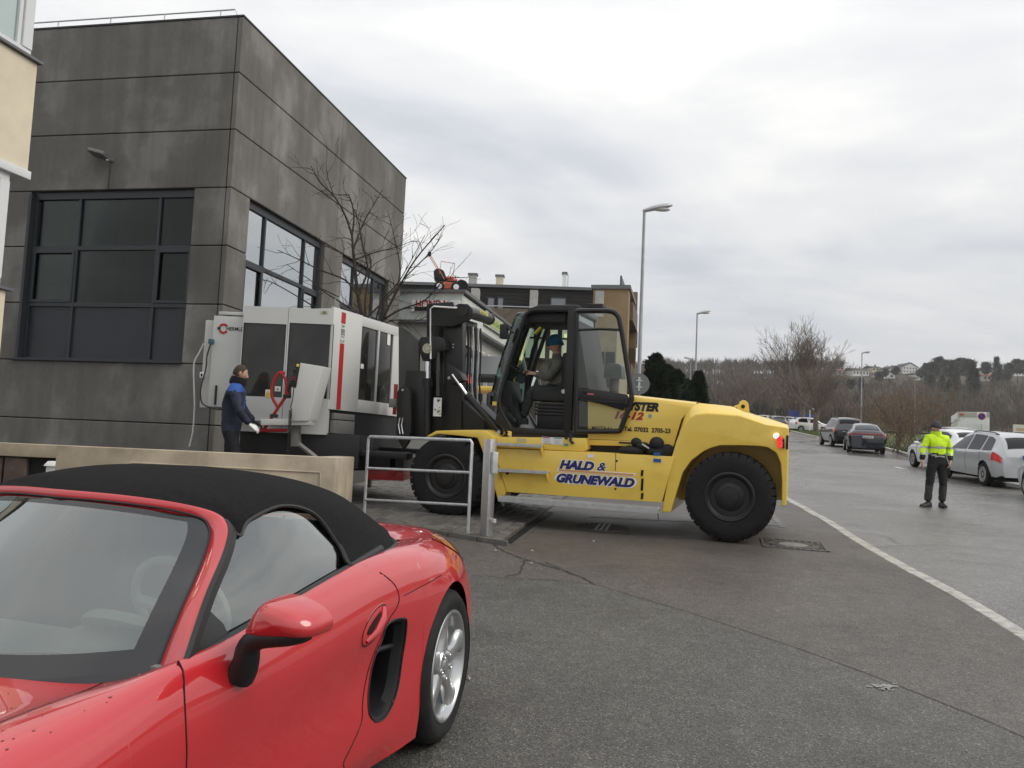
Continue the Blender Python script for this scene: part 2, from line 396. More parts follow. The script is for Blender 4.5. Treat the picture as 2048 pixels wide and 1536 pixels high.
# lot surface left of the kerb
lot = [(x, y) for x, y in kline] + [(-44, 19.9), (-44, -7.5)]
sheet('asphalt_lot', lot, .006, m_lot)
kerb = tag(empty('kerb'), kind='structure')
kp = [Vector((x, y, 0)) for x, y in kline]
random.seed(4)
acc = [0]
for a, b in zip(kp, kp[1:]): acc.append(acc[-1] + (b - a).length)
def along(s):
    for i in range(len(kp) - 1):
        if s <= acc[i + 1]: return lerp(kp[i], kp[i + 1], (s - acc[i]) / (acc[i + 1] - acc[i]))
    return kp[-1]
s = 0
while s < acc[-1] - .3:
    l = random.choice((.5, .9, 1.0, 1.0)); a, b = along(s + .006), along(min(s + l - .006, acc[-1])); t = (b - a).normalized(); n = Vector((-t.y, t.x, 0)) * .075
    j = random.uniform(-.008, .008); k_ = random.uniform(.009, .017)
    ring = [a + n + t * j, b + n, b - n, a - n + t * j]
    mb = MB(); mb.prism([(p.x, p.y, gz(p.y) - .1) for p in ring], [(p.x, p.y, gz(p.y) + k_) for p in ring])
    mb.build('kerb_stone', m_kerb, kerb, bevel=.006, seg=1); s += l

# grey asphalt in the foreground, laid against the reddish lot along a wandering seam
seam = [(1000, 1157), (1090, 1162), (1189, 1172), (1250, 1190), (1330, 1213), (1389, 1231), (1512, 1272), (1610, 1305), (1716, 1344), (1800, 1376), (1870, 1404), (1960, 1440), (2048, 1479), (2200, 1550)]
sw = [at_g(*p) for p in seam]; sw = [(p.x, p.y) for p in sw]
left_end = (-6.0, sw[0][1] + .5)
sheet('asphalt_patch', sw + [(sw[-1][0] + .2, -7.4), (-6, -7.4), left_end], .010, m_patch)
cr_ = MB(); strip_on_ground(cr_, [(p.x, p.y) for p in spline([(x, y, 0) for x, y in [left_end] + sw], 5)], .011, .0135)
def crack(px, w=.018):
    g = [at_g(*p) for p in px]; random.seed(len(px)); q = spline([(p.x, p.y, 0) for p in g], 6)
    strip_on_ground(cr_, [(p.x + random.uniform(-.01, .01), p.y + random.uniform(-.012, .012)) for p in q], [random.uniform(.4, 1.2) * w for _ in q], .0145)
crack([(985, 1085), (1000, 1100), (1040, 1117), (1100, 1135), (1160, 1155), (1189, 1171)], .02)
crack([(1050, 1121), (1044, 1135), (1037, 1149), (1010, 1155)], .02)
crack([(1090, 1126), (1150, 1150)], .012)
crack([(1560, 1052), (1640, 1056)], .015)
crack([(1700, 1096), (1900, 1092), (2040, 1105)], .012); crack([(1660, 1060), (1760, 1072), (1800, 1090)], .01)
tag(cr_.build('asphalt_crack', m_crack, smooth=False), kind='structure')
# pale scuff and bits on the asphalt
sc_ = MB(); random.seed(9)
for i in range(26):
    p = at_g(1762 + random.gauss(0, 14), 1377 + random.gauss(0, 4)); a = random.uniform(-.5, .3); l = random.uniform(.01, .06)
    strip_on_ground(sc_, [(p.x, p.y), (p.x + l * math.cos(a), p.y + l * math.sin(a))], random.uniform(.006, .02), .0165 + i * .0001)
tag(sc_.build('chalk_scuff', mat('chalk', (.3, .3, .29), .8)), kind='stuff')
lit = MB(); random.seed(12)
for i in range(420):
    x, y = random.uniform(-1, 5), random.uniform(2.4, 14) ; r = random.uniform(.003, .008)
    z = gz(y) + .014; a = random.uniform(0, 6)
    lit.add([(x + r * math.cos(a + k * 2.1), y + r * math.sin(a + k * 2.1), z) for k in range(3)] + [(x, y, z + r * .8)], [(0, 1, 3), (1, 2, 3), (2, 0, 3)])
for px in ((935, 1362), (1187, 1085), (1064, 1104), (1062, 1129), (990, 1104)):
    p = at_g(*px); lit.add([(p.x - .02, p.y, p.z + .012), (p.x + .02, p.y + .01, p.z + .012), (p.x + .01, p.y - .02, p.z + .012), (p.x, p.y, p.z + .035)], [(0, 1, 3), (1, 2, 3), (2, 0, 3)])
tag(lit.build('grit', mat('grit', (.3, .28, .26), .8)), kind='stuff')

# faint old marking under the loader and pale concrete strip
mk = MB()
def line_px(mb, a, b, w, z=.012):
    p, q = at_g(*a), at_g(*b); strip_on_ground(mb, [(p.x, p.y), ((p.x + q.x) / 2, (p.y + q.y) / 2), (q.x, q.y)], w, z)
m_worn = mat('worn_paint', (.14, .135, .13), .6, var=.35, vscale=7)
line_px(mk, (1180, 1035), (1330, 1042), .12); line_px(mk, (1330, 1042), (1560, 1052), .12); line_px(mk, (1535, 1020), (1566, 1056), .1)
tag(mk.build('worn_marking', m_worn), kind='structure')
pc = [at_g(*p) for p in ((998, 1013), (1092, 1003), (1112, 1011), (1085, 1020), (1012, 1016))]
cs = MB(); cs.add([(p.x, p.y, p.z + .014) for p in pc], [(0, 1, 2, 3, 4)]); tag(cs.build('concrete_strip', m_kerb), kind='structure')

# parking bay lines on the road
mk2 = MB()
for a, b, w in (((1692, 903), (1770, 906), .12), ((1690, 902), (1703, 906), .14), ((1770, 906), (1785, 908), .12), ((1788, 933), (1818, 933), .12), ((1790, 934), (1806, 938), .2), ((1634, 887), (1700, 893), .12), ((1636, 888), (1645, 889), .18), ((1577, 881), (1620, 882), .14), ((1612, 868), (1640, 877), .3), ((2010, 965), (2040, 972), .12)):
    line_px(mk2, a, b, w, .01)
tag(mk2.build('parking_marking', m_mark), kind='structure')

# verge beyond the road: grass with kerb
def vpt(px, py): p = at_g(px, py); return (p.x, p.y)
vedge = [vpt(1534, 862), vpt(1575, 862), vpt(1600, 868), vpt(1625, 874), vpt(1680, 882), vpt(1770, 899), vpt(1800, 907), vpt(1822, 914)]
d_ = Vector(vedge[-1]) - Vector(vedge[-2]); d_.normalize()
for k in (6, 14, 24): vedge.append(tuple(Vector(vedge[7]) + Vector((.32, -.95)).normalized() * k))
vk = tag(empty('verge_kerb'), kind='structure')
P = [Vector((x, y, 0)) for x, y in vedge]
for a, b in zip(P, P[1:]):
    n = max(1, int((b - a).length / 1.6))
    for i in range(n):
        p, q = lerp(a, b, i / n + .004), lerp(a, b, (i + 1) / n - .004); t = (q - p).normalized(); w = Vector((-t.y, t.x, 0)) * .12
        ring = [p + w, q + w, q - w, p - w]; mb = MB(); mb.prism([(c.x, c.y, gz(c.y) - .05) for c in ring], [(c.x, c.y, gz(c.y) + .13) for c in ring]); mb.build('kerb_stone', m_kerb, vk)
vg = MB()
rows = []
for x, y in vedge:
    rows.append([(x + k, y + k * .25, gz(y + k * .25) + .11 + (.25 * min(1, k / 30) if k > 3 else 0)) for k in (.1, 2, 5, 10, 20, 40, 90)])
vg.grid(rows); tag(vg.build('grass_verge', [m_grass]), kind='structure')
far = MB(); rows = []
for y in (96, 104, 112, 124, 140, 160): rows.append([(x, y, (gz(y) if y < 124 else hz_(x, y)) + .3) for x in range(10, 200, 12)])
far.grid(rows); tag(far.build('meadow', [m_meadow]), kind='structure')
# short grass blades on the near part of the verge
gb = MB(); random.seed(3)
for i in range(16000):
    t = random.random() * (len(vedge) - 1); k = int(t); base = Vector(vedge[k]).lerp(Vector(vedge[min(k + 1, len(vedge) - 1)]), t - k)
    o_ = random.random() ** 1.6 * 16 + .2; x, y = base.x + o_, base.y + o_ * .25; z = gz(y) + .11; h = random.uniform(.05, .16); w = random.uniform(.012, .03); a = random.uniform(0, 3.14); lx, ly = random.gauss(0, .05), random.gauss(0, .05)
    gb.add([(x - w * math.cos(a), y - w * math.sin(a), z), (x + w * math.cos(a), y + w * math.sin(a), z), (x + lx, y + ly, z + h)], [(0, 1, 2)])
tag(gb.build('grass', m_grass, smooth=False, recalc=False), kind='stuff')

# ------------------------------------------------------------------ paved drive
m_paver = mat('paver', (.125, .118, .108), .6, var=.22, vscale=11, bump=.25, bscale=90, rvar=.1)
m_pav2 = mat('paver_dark', (.095, .09, .083), .6, var=.25, vscale=11, bump=.25, bscale=90, rvar=.1)
m_bed = mat('joint_sand', (.035, .032, .028), .95)
pA, pB, pC = at_g(700, 1041), at_g(1000, 1089), at_g(1112, 1010)
def flat(v): return Vector((v.x, v.y, 0))
e1 = (flat(pA) - flat(pB)).normalized(); e2 = (flat(pC) - flat(pB)).normalized()
def rise(x, y):
    """the drive climbs a little towards the building behind the low wall"""
    t = min(1, max(0, (-2.4 - x) / 1.6)); return .34 * t * t * (3 - 2 * t)
def pv(a, b, z): p = flat(pB) + e1 * a + e2 * b; return (p.x, p.y, gz(p.y) + z + rise(p.x, p.y))
pave = tag(empty('paved_drive'), kind='structure')
bed = MB(); bed.grid([[pv(a, b, .016) for a in (0, 1, 2, 2.6, 3, 3.4, 3.8, 4.2, 4.6, 5, 6, 8, 12)] for b in (0, 2, 4.2, 5.5, 7)])
bed.build('sand_bed', m_bed, pave)
pm = {}
random.seed(21)
stuffp = MB(); cnt = 0
PWD, PLN = .16, .24
for i in range(26):
    for j in range(24):
        a0, b0 = i * PWD, (j - (.5 if i % 2 else 0)) * PLN; a1, b1 = a0 + PWD - .008, b0 + PLN - .006; b0 = max(b0, 0)
        if b1 - b0 < .03 or b1 > 6.9: continue
        dz = random.uniform(-.004, .004); top = .05 + dz; tl = random.uniform(-.003, .003)
        mb = stuffp
        solo = i < 17 and j < 17
        if solo: mb = MB()
        mi = random.random() < .4
        mb.prism([pv(a0, b0, 0), pv(a1, b0, 0), pv(a1, b1, 0), pv(a0, b1, 0)], [pv(a0, b0, top), pv(a1, b0, top + tl), pv(a1, b1, top + tl), pv(a0, b1, top)], int(mi) if not solo else 0)
        if solo: mb.build('paver', m_pav2 if mi else m_paver, pave, bevel=.005, seg=1); cnt += 1
tag(stuffp.build('paver_field', [m_paver, m_pav2], pave), kind='stuff')
for i in range(8):     # edging stones along the front
    a0, a1 = -.12 + i * .45, -.12 + (i + 1) * .45 - .01
    mb = MB(); mb.prism([pv(a0, -.07, -.06), pv(a1, -.07, -.06), pv(a1, -.006, -.06), pv(a0, -.006, -.06)], [pv(a0, -.07, .062), pv(a1, -.07, .062), pv(a1, -.006, .062), pv(a0, -.006, .062)]); mb.build('edging_stone', m_pav2, pave, bevel=.006, seg=1)
# slot drain along the side of the drive
dr = tag(empty('drain_channel'), kind='structure')
def dv(a, b, z): p = flat(pB) - e1 * a + e2 * b; return (p.x, p.y, gz(p.y) + z)
mb = MB(); mb.prism([dv(.02, .1, -.1), dv(.15, .1, -.1), dv(.15, 3.4, -.1), dv(.02, 3.4, -.1)], [dv(.02, .1, .012), dv(.15, .1, .012), dv(.15, 3.4, .012), dv(.02, 3.4, .012)]); mb.build('channel', m_pav2, dr)
for i in range(60):
    b0 = .12 + i * .055; mb = MB(); mb.prism([dv(.03, b0, .012), dv(.14, b0, .012), dv(.14, b0 + .03, .012), dv(.03, b0 + .03, .012)], [dv(.03, b0, .02), dv(.14, b0, .02), dv(.14, b0 + .03, .02), dv(.03, b0 + .03, .02)]); mb.build('grate_bar', dark_metal, dr)

# ------------------------------------------------------------------ covers in the asphalt
def ground_frame(px, py, yaw):
    p = at_g(px, py); return Frame(p + Vector((0, 0, .006)), (math.cos(yaw), math.sin(yaw), 0), GN)
iron = mat('cast_iron', (.10, .097, .09), .65, .2, var=.4, vscale=30)
conc = mat('cover_concrete', (.2, .19, .175), .75, var=.25, vscale=25)
fr = ground_frame(1587, 1091, R_(-14)); mc = thing('manhole_cover', 'square iron manhole frame with a round concrete-filled lid beside the rear wheel', 'manhole cover', fr.matrix())
mb = MB()
for k in range(4):
    M = Matrix.Rotation(k * math.pi / 2, 4, 'Z'); mb.bx(-.40, .40, -.40, -.365, 0, .012, 0, M)
    for i in range(9): mb.bx(-.35 + .08 * i, -.35 + .08 * i + .03, -.36, -.30 if 1 < i < 7 else -.24, 0, .010, 0, M)
mb.build('frame', iron, mc)
mb = MB(); mb.lathe([(.31, 0), (.31, .010), (.285, .011), (.285, .004), (.27, .004), (.27, .011), (.24, .011), (.24, .005)], 40, ax=(0, 0, 1)); 
for i in range(28):
    M = Matrix.Rotation(i * 2 * math.pi / 28, 4, 'Z'); mb.bx(.19, .235, -.012, .012, .002, .011, 0, M)
mb.build('lid', iron, mc)
mb = MB(); mb.lathe([(.185, 0), (.185, .009), (.02, .0095)], 32, ax=(0, 0, 1)); mb.build('concrete_fill', conc, mc)
fr = ground_frame(1205, 1056, R_(-12)); gd = thing('road_gully', 'round slotted iron gully cover in the shade under the loader', 'drain cover', fr.matrix())
mb = MB(); mb.lathe([(.36, 0), (.36, .012), (.33, .013), (.33, .003)], 36, ax=(0, 0, 1)); mb.build('frame', iron, gd)
for i in range(9):
    x = -.28 + .07 * i; w = math.sqrt(max(0, .33 ** 2 - x * x)); mb = MB(); mb.bx(x - .018, x + .018, -w, w, 0, .011); mb.build('grate_bar', galv if i in (3, 4, 5) else iron, gd)
# ================================================================== BUILDINGS
YAW_B = -0.20425
UA = Vector((math.cos(YAW_B), math.sin(YAW_B), 0)); ZU = Vector((0, 0, 1))
def concrete(name, c0, c1, c2):
    """weathered fair-faced concrete: paler damp-free blooms, vertical run-off, dark streaks"""
    m = bpy.data.materials.new(name); m.use_nodes = True; nt = m.node_tree; b = nt.nodes['Principled BSDF']; L = nt.links.new
    t = nt.nodes.new('ShaderNodeTexCoord')
    def noise(scale, sx=1, sz=1, det=6, ro=.6, dist=0):
        mp = nt.nodes.new('ShaderNodeMapping'); mp.inputs['Scale'].default_value = (sx, sx, sz); L(t.outputs['Object'], mp.inputs[0])
        n = nt.nodes.new('ShaderNodeTexNoise'); n.inputs['Scale'].default_value = scale; n.inputs['Detail'].default_value = det; n.inputs['Roughness'].default_value = ro; n.inputs['Distortion'].default_value = dist; L(mp.outputs[0], n.inputs['Vector']); return n
    blo = noise(.75, 1, .75, 7, .55, .15); r = nt.nodes.new('ShaderNodeValToRGB'); e = r.color_ramp.elements
    e[0].position = .40; e[0].color = (*c0, 1); e[1].position = .62; e[1].color = (*c2, 1); q = e.new(.51); q.color = (*c1, 1); L(blo.outputs['Fac'], r.inputs[0])
    st = noise(1.6, 2.2, .16, 5, .6); r2 = nt.nodes.new('ShaderNodeValToRGB'); e = r2.color_ramp.elements; e[0].position = .36; e[0].color = (.86, .86, .86, 1); e[1].position = .62; e[1].color = (1.1, 1.1, 1.09, 1); L(st.outputs['Fac'], r2.inputs[0])
    mu = nt.nodes.new('ShaderNodeMix'); mu.data_type = 'RGBA'; mu.blend_type = 'MULTIPLY'; mu.inputs[0].default_value = .75; L(r.outputs[0], mu.inputs[6]); L(r2.outputs[0], mu.inputs[7])
    fi = noise(14, 1, .6, 6, .7); r3 = nt.nodes.new('ShaderNodeValToRGB'); e = r3.color_ramp.elements; e[0].position = .3; e[0].color = (.87, .87, .87, 1); e[1].position = .7; e[1].color = (1.1, 1.1, 1.1, 1); L(fi.outputs['Fac'], r3.inputs[0])
    mu2 = nt.nodes.new('ShaderNodeMix'); mu2.data_type = 'RGBA'; mu2.blend_type = 'MULTIPLY'; mu2.inputs[0].default_value = .8; L(mu.outputs[2], mu2.inputs[6]); L(r3.outputs[0], mu2.inputs[7])
    oi = nt.nodes.new('ShaderNodeObjectInfo'); pr = nt.nodes.new('ShaderNodeMapRange'); pr.inputs['To Min'].default_value = .87; pr.inputs['To Max'].default_value = 1.12; L(oi.outputs['Random'], pr.inputs['Value']); vs_ = nt.nodes.new('ShaderNodeVectorMath'); vs_.operation = 'SCALE'; L(mu2.outputs[2], vs_.inputs[0]); L(pr.outputs[0], vs_.inputs['Scale'])
    L(vs_.outputs[0], b.inputs['Base Color']); b.inputs['Roughness'].default_value = .75; b.inputs['Specular IOR Level'].default_value = .3
    bp = nt.nodes.new('ShaderNodeBump'); bp.inputs['Strength'].default_value = .25; bp.inputs['Distance'].default_value = .01; L(fi.outputs['Fac'], bp.inputs['Height']); L(bp.outputs[0], b.inputs['Normal'])
    MATS[name] = m; return m
m_conc = concrete('dark_concrete', (.114, .109, .101), (.131, .126, .117), (.190, .184, .173))
m_core = mat('dark_core', (.02, .02, .02), .9)  # even near-black for the cores behind panels, blocks and panes
m_frame = mat('anthracite_frame', (.022, .026, .032), .42)
m_infill = mat('anthracite_panel', (.017, .021, .027), .4, rvar=.1)
m_glassdark = mat('pane_plain', (.008, .009, .008), .03, spec=.5)
m_glasscoat = mat('pane_coated', (.50, .52, .53), .03, metal=1)
m_cap = mat('parapet_cap', (.03, .03, .032), .4, .3)

Cp = at_y(463, 374, 17.0); FB = Frame((Cp.x, Cp.y, 0), UA, ZU)
D = thing('concrete_building', 'dark grey concrete panel building with tall anthracite windows behind the white machine', 'building', FB.matrix())
lv = []
for pl, prt in (((478.5, 33.4), (487.9, 32.2)), ((471.2, 144.5), (479, 144.5)), ((461.4, 258), (470.3, 257.8)), ((461.4, 373.7), (460.5, 373.2)), ((442, 490.4), (453.7, 490.4)), ((433.3, 608.3), (445.6, 608.8)), ((406.5, 727.9), (437, 729)), ((415, 850.2), (430, 851))):
    lv.append((FB.px(*pl, 0).z + FB.pxu(*prt, 0).z) / 2)
GB = .45
lv.append(GB)
UL = -9.0
wu0 = (FB.px(64.7, 384, 0).x + FB.px(32, 700, 0).x) / 2; wu1 = (FB.px(388, 377, 0).x + FB.px(363, 720, 0).x) / 2
VE = FB.pxu(812.7, 357.6, 0).y; VJ = FB.pxu(676, 410, 0).y
wv = [FB.pxu(500.5, 405, 0).y, FB.pxu(650, 492, 0).y, FB.pxu(685, 520, 0).y, FB.pxu(778, 563, 0).y]
G2 = .009
def lpanel(u0, u1, z1, z0):
    mb = MB(); mb.bx(u0 + G2, u1 - G2, 0, .16, z0 + G2, z1 - G2); mb.build('wall_panel', m_conc, D, bevel=.012, seg=1)
def rpanel(v0, v1, z1, z0):
    mb = MB(); mb.bx(-.115, 0, v0 + (G2 if v0 > .01 else -.002), v1 - G2, z0 + G2, z1 - G2); mb.build('wall_panel', m_conc, D, bevel=.012, seg=1)
for i in range(8):
    z1, z0 = lv[i], lv[i + 1]
    if 3 <= i <= 5:
        lpanel(UL, wu0, z1, z0); lpanel(wu1, -.125, z1, z0)
        rpanel(0, wv[0], z1, z0); rpanel(wv[1], wv[2], z1, z0); rpanel(wv[3], VE, z1, z0)
    else:
        lpanel(UL, -.125, z1, z0); rpanel(0, VJ, z1, z0); rpanel(VJ, VE, z1, z0)
mb = MB()      # core behind the joints: lower, window storey in pieces, upper
zt, zw1, zw0 = lv[0] - .03, lv[3], lv[6]
mb.bx(UL, -.05, .06, VE - .1, zw1, zt); mb.bx(UL, -.05, .06, VE - .1, GB - .3, zw0 - .01)
mb.bx(UL, wu0 - .03, .06, .4, zw0 - .01, zw1); mb.bx(wu1 + .03, -.05, .06, .4, zw0 - .01, zw1)
mb.bx(-.4, -.05, .4, wv[0] - .03, zw0 - .01, zw1); mb.bx(-.4, -.05, wv[1] + .03, wv[2] - .03, zw0 - .01, zw1); mb.bx(-.4, -.05, wv[3] + .03, VE - .1, zw0 - .01, zw1)
mb.bx(UL + .1, -.45, .45, VE - .2, zw0, zw1 + .01)
mb.build('core_wall', m_core, D)
mb = MB(); mb.bx(UL, .015, -.015, .2, lv[0] - .005, lv[0] + .03); mb.bx(-.2, .015, .2, VE + .01, lv[0] - .005, lv[0] + .03); mb.build('parapet_cap', m_cap, D)
# left window: three lights over three, infill panels below
def window(uw, zz, infill_rows, fn, glassm, name='window'):
    """uw: vertical divisions; zz: horizontal divisions (top to bottom); fn(a0,a1,z0,z1,d0,d1,mb) adds a box in the wall's own axes, d = depth behind the face"""
    fr = MB(); fw = .055
    fn(uw[0], uw[-1], zz[0] - .16, zz[0], .1, .2, fr); fn(uw[0], uw[-1], zz[-1], zz[-1] + fw, .1, .2, fr)
    fn(uw[0], uw[0] + .1, zz[-1] + fw, zz[0] - .16, .1, .2, fr); fn(uw[-1] - .03, uw[-1], zz[-1] + fw, zz[0] - .16, .1, .2, fr)
    for u in uw[1:-1]: fn(u - fw / 2, u + fw / 2, zz[-1] + fw, zz[0] - .16, .102, .2, fr)
    for z in zz[1:-1]:
        for a, b in zip(uw, uw[1:]): fn(a + fw / 2, b - fw / 2, z - .06, z + .03, .106, .2, fr)
    f = fr.build(name, m_frame, D, bevel=.004, seg=1)
    for r in range(len(zz) - 1):
        for c in range(len(uw) - 1):
            a0, a1, z1, z0 = uw[c] + fw / 2 + (.075 if c == 0 else 0), uw[c + 1] - fw / 2, zz[r] - (.16 if r == 0 else .06), zz[r + 1] + (.03 if r < len(zz) - 2 else fw)
            if r == 1 and c in (0, len(uw) - 2):     # opening casements
                s = MB(); fn(a0, a1, z1 - .06, z1, .085, .12, s); fn(a0, a1, z0, z0 + .06, .085, .12, s); fn(a0, a0 + .06, z0 + .06, z1 - .06, .085, .12, s); fn(a1 - .06, a1, z0 + .06, z1 - .06, .085, .12, s); s.build('casement', m_frame, f, bevel=.004, seg=1)
            p = MB(); fn(a0, a1, z0, z1, .15, .17, p); p.build('infill_panel' if r in infill_rows else 'pane', m_infill if r in infill_rows else glassm, f)
    return f
def lf(a0, a1, z0, z1, d0, d1, mb): mb.bx(a0, a1, d0, d1, z0, z1)
def rf(a0, a1, z0, z1, d0, d1, mb): mb.bx(-d1, -d0, a0, a1, z0, z1)
um = [FB.px(156, 500, .15).x, FB.px(316, 500, .15).x]
w1 = window([wu0, um[0], um[1], wu1], [lv[3], lv[4] + .0, lv[5], lv[6] + .02], (2,), lf, glass('room_glass', (.5, .55, .52), 0, .55, .55))
mb = MB(); mb.bx(wu0 - .1, wu1 + .02, -.06, .14, lv[6] - .01, lv[6] + .035); mb.build('sill', m_frame, w1, bevel=.006, seg=1)
mb = MB(); mb.bx(wu0 - .02, wu0 + .045, -.03, .12, lv[6] + .04, lv[3] - .05); mb.build('shutter_rail', m_frame, w1)
# room behind the glass: pale column, blinds, shelves and boxes
m_roomg, m_roomd = mat('room_grey', (.30, .31, .34), .8), mat('room_shelf', (.16, .15, .13), .8)
hw_ = wu1 - wu0
for a, b, z0, z1, m in ((.50, .59, lv[4], lv[3], m_roomg), (.30, .35, lv[4], lv[3], m_roomd), (.80, .83, lv[4], lv[3], m_roomd), (.12, .15, lv[4], lv[3], m_roomd), (.02, .98, lv[5] + .62, lv[5] + .80, m_roomd), (.08, .22, lv[5] - .02, lv[5] + .42, m_roomg), (.33, .52, lv[5] - .02, lv[5] + .45, m_roomg), (.68, .76, lv[5] - .02, lv[5] + .40, m_roomg), (.88, .98, lv[5] - .02, lv[5] + .42, m_roomg), (.56, .66, lv[5], lv[4], m_roomd)):
    mb = MB(); mb.bx(wu0 + a * hw_, wu0 + b * hw_, .36, .43, z0, z1); mb.build('room_fitting', m, D)
v1 = [lerp(wv[0], wv[1], t) for t in (0, .24, .76, 1)]; window(v1, [lv[3], lv[4] - .1, lv[5] - .1, lv[6] + .02], (), rf, m_glasscoat)
v2 = [lerp(wv[2], wv[3], t) for t in (0, .3, .72, 1)]; window(v2, [lv[3], lv[4] - .1, lv[5] - .1, lv[6] + .02], (), rf, m_glasscoat)
# roof railing set back from the edge
mb = MB(); rz = lv[0] + .30; ru = [FB.px(116 + 0, 56, .25).x, FB.px(221, 46, .25).x, FB.px(329, 38, .25).x, FB.px(441, 32, .25).x]
ru = [ru[0] - 2 * (ru[1] - ru[0]), ru[0] - (ru[1] - ru[0])] + ru
end = FB.px(470, 26, .25).x
mb.tube([(UL, .25, rz), (end, .25, rz), (end + .12, .25, lv[0] + .03)], .016, 6)
for u in ru: mb.tube([(u, .25, lv[0] + .02), (u, .25, rz)], .014, 6)
mb.build('roof_rail', galv, D)
# flood light
fp = FB.px(224, 322, 0); FLf = Frame(FB.matrix() @ Vector((fp.x, 0, fp.z)), UA, ZU)
fl = thing('flood_light', 'flat grey flood light on a short arm above the left window', 'wall lamp', FLf.matrix())
mb = MB(); mb.tube([(0, 0, 0), (0, -.14, .0)], .04, 8); mb.build('arm', alu, fl)
mb = MB(); Mx = Matrix.Translation((-.08, -.18, .02)) @ Matrix.Rotation(R_(-14), 4, 'X') @ Matrix.Rotation(R_(16), 4, 'Y'); ring = rrect(-.34, .10, -.17, .12, .05)
mb.prism([Mx @ Vector((x, y, 0)) for x, y in ring], [Mx @ Vector((x * .94, y * .94, .075)) for x, y in ring]); mb.build('lamp_head', mat('flood_grey', (.12, .12, .115), .5), fl, bevel=.008)
mb = MB(); mb.tube([(-.03, -.012, -.1), (-.03, -.012, lv[3] - fp.z + .02)], .012, 6); mb.build('conduit', dark_metal, fl)
# planting strip along the foot of the building
sb = MB(); sb.add([tuple(FB.matrix() @ Vector(p)) for p in ((-9, -.05, GB + .2), (-.6, -.05, GB + .12), (-.6, -2.0, GB + .12), (-9, -2.2, GB + .2))], [(0, 1, 2, 3)]); tag(sb.build('planting_bed', m_grass), kind='structure')

# ------------------------------------------------------------------ beige building, far left
m_beige = mat('beige_render', (.64, .575, .45), .85, var=.06, vscale=3, bump=.2, bscale=160, spec=.2)
m_whitef = mat('white_frame', (.62, .64, .66), .35)
m_capz = mat('zinc_sill', (.16, .16, .17), .45, .6)
Cq = at_y(76, 128, 9.6); FQ = Frame((Cq.x, Cq.y, 0), UA, ZU)
Q = thing('beige_building', 'beige rendered building with white framed windows at the left edge', 'building', FQ.matrix())
def qz(px, py): return FQ.pxu(px, py, 0).z
z1, z2, z3, z4, z5, z6 = qz(77, 124), qz(61, 333), qz(60, 345), qz(60, 362), qz(36, 583), qz(12, 802)
V0 = -4.2
mb = MB(); mb.bx(-3, 0, V0, 0, z3, z1 - .03); mb.build('wall', m_beige, Q, bevel=.01, seg=1)
mb = MB(); mb.bx(-3, 0, V0, -.16, z6, z5 - .02); mb.build('wall', m_beige, Q, bevel=.01, seg=1)
mb = MB(); mb.bx(-.4, .05, V0, .03, z1 - .03, z1); mb.build('sill', m_capz, Q)
mb = MB(); mb.bx(-.4, .05, V0, -.1, z5 - .02, z5 + .012); mb.build('sill', m_capz, Q)
mb = MB(); mb.bx(-.6, .035, V0, .01, z4, z3); mb.build('shutter_box', m_whitef, Q, bevel=.006)
def qwin(za, zb, vend, vs):
    fr = MB(); fr.bx(-.12, -.03, V0, vend, zb - .09, zb); fr.bx(-.12, -.03, V0, vend, za, za + .09); fr.bx(-.12, -.02, vend - .14, vend, za + .09, zb - .09)
    fr.bx(-.1, -.045, vend - .2, vend - .145, za + .09, zb - .09)
    for v in vs: fr.bx(-.12, -.03, v - .06, v + .06, za + .09, zb - .09)
    f = fr.build('window', m_whitef, Q, bevel=.006, seg=1)
    p = MB(); p.bx(-.09, -.075, V0, vend - .2, za + .09, zb - .09); p.build('pane', mat('pane_sky', (.45, .52, .5), .03, metal=.75), f)
    p = MB(); p.bx(-.4, -.12, V0, vend - .3, za, zb); p.build('blind', m_core, f)
qwin(z1, z1 + 1.5, -.08, (-1.5,)); qwin(z5 + .012, z4, -.22, (-1.5,))
mb = MB(); mb.bx(-3, -.2, V0, -.3, z1, z1 + 1.4); mb.bx(-3, -.2, V0, -.4, z5 - .02, z3); mb.build('core_wall', m_core, Q)
mb = MB(); mb.bx(-3, -.2, V0, -.1, z1 + 1.5, z1 + 2.6); mb.build('wall', m_beige, Q)
mb = MB(); mb.bx(-3, -.9, V0, -1.2, .2, z6); mb.build('wall', m_beige, Q)

# ------------------------------------------------------------------ low walls
m_wallc = mat('painted_concrete', (.42, .36, .275), .8, var=.2, vscale=2.2, bump=.25, bscale=70, spec=.2, rvar=.1)
LW = thing('low_wall', 'low beige painted wall between the red car and the white machine', 'wall', (0, 0, 0))
wx1 = at_y(672, 915, 10.45).x; zt = at_y(672, 915, 10.45).z; wx0 = at_y(113, 893, 10.45).x
mb = MB(); ring = [(wx0, 10.45), (wx1, 10.45), (wx1 + .0, 11.7), (wx1 - .26, 11.7), (wx1 - .26, 10.75), (wx0, 10.75)]
mb.prism([(x, y, .3) for x, y in ring], [(x, y, zt) for x, y in ring]); mb.build('wall_body', m_wallc, LW, bevel=.018, seg=2)
mb = MB(); rr = [at_y(px, py, 10.44) for px, py in ((260, 925), (640, 945), (640, 1030), (260, 1010))]
for a, b in zip(rr, rr[1:] + rr[:1]): mb.tube([(a.x, 10.447, a.z), (b.x, 10.447, b.z)], .012, 6)
mb.build('panel_bead', m_wallc, LW)
m_block = mat('brown_block', (.115, .085, .07), .8, var=.25, vscale=6, bump=.4, bscale=40)
BW = thing('block_wall', 'brown block wall under a beige coping at the left edge', 'wall', (0, 0, 0))
by = 12.6; bx1 = at_y(118, 892, by).x + .5; bz = at_y(60, 888, by).z; bz2 = at_y(60, 914, by).z
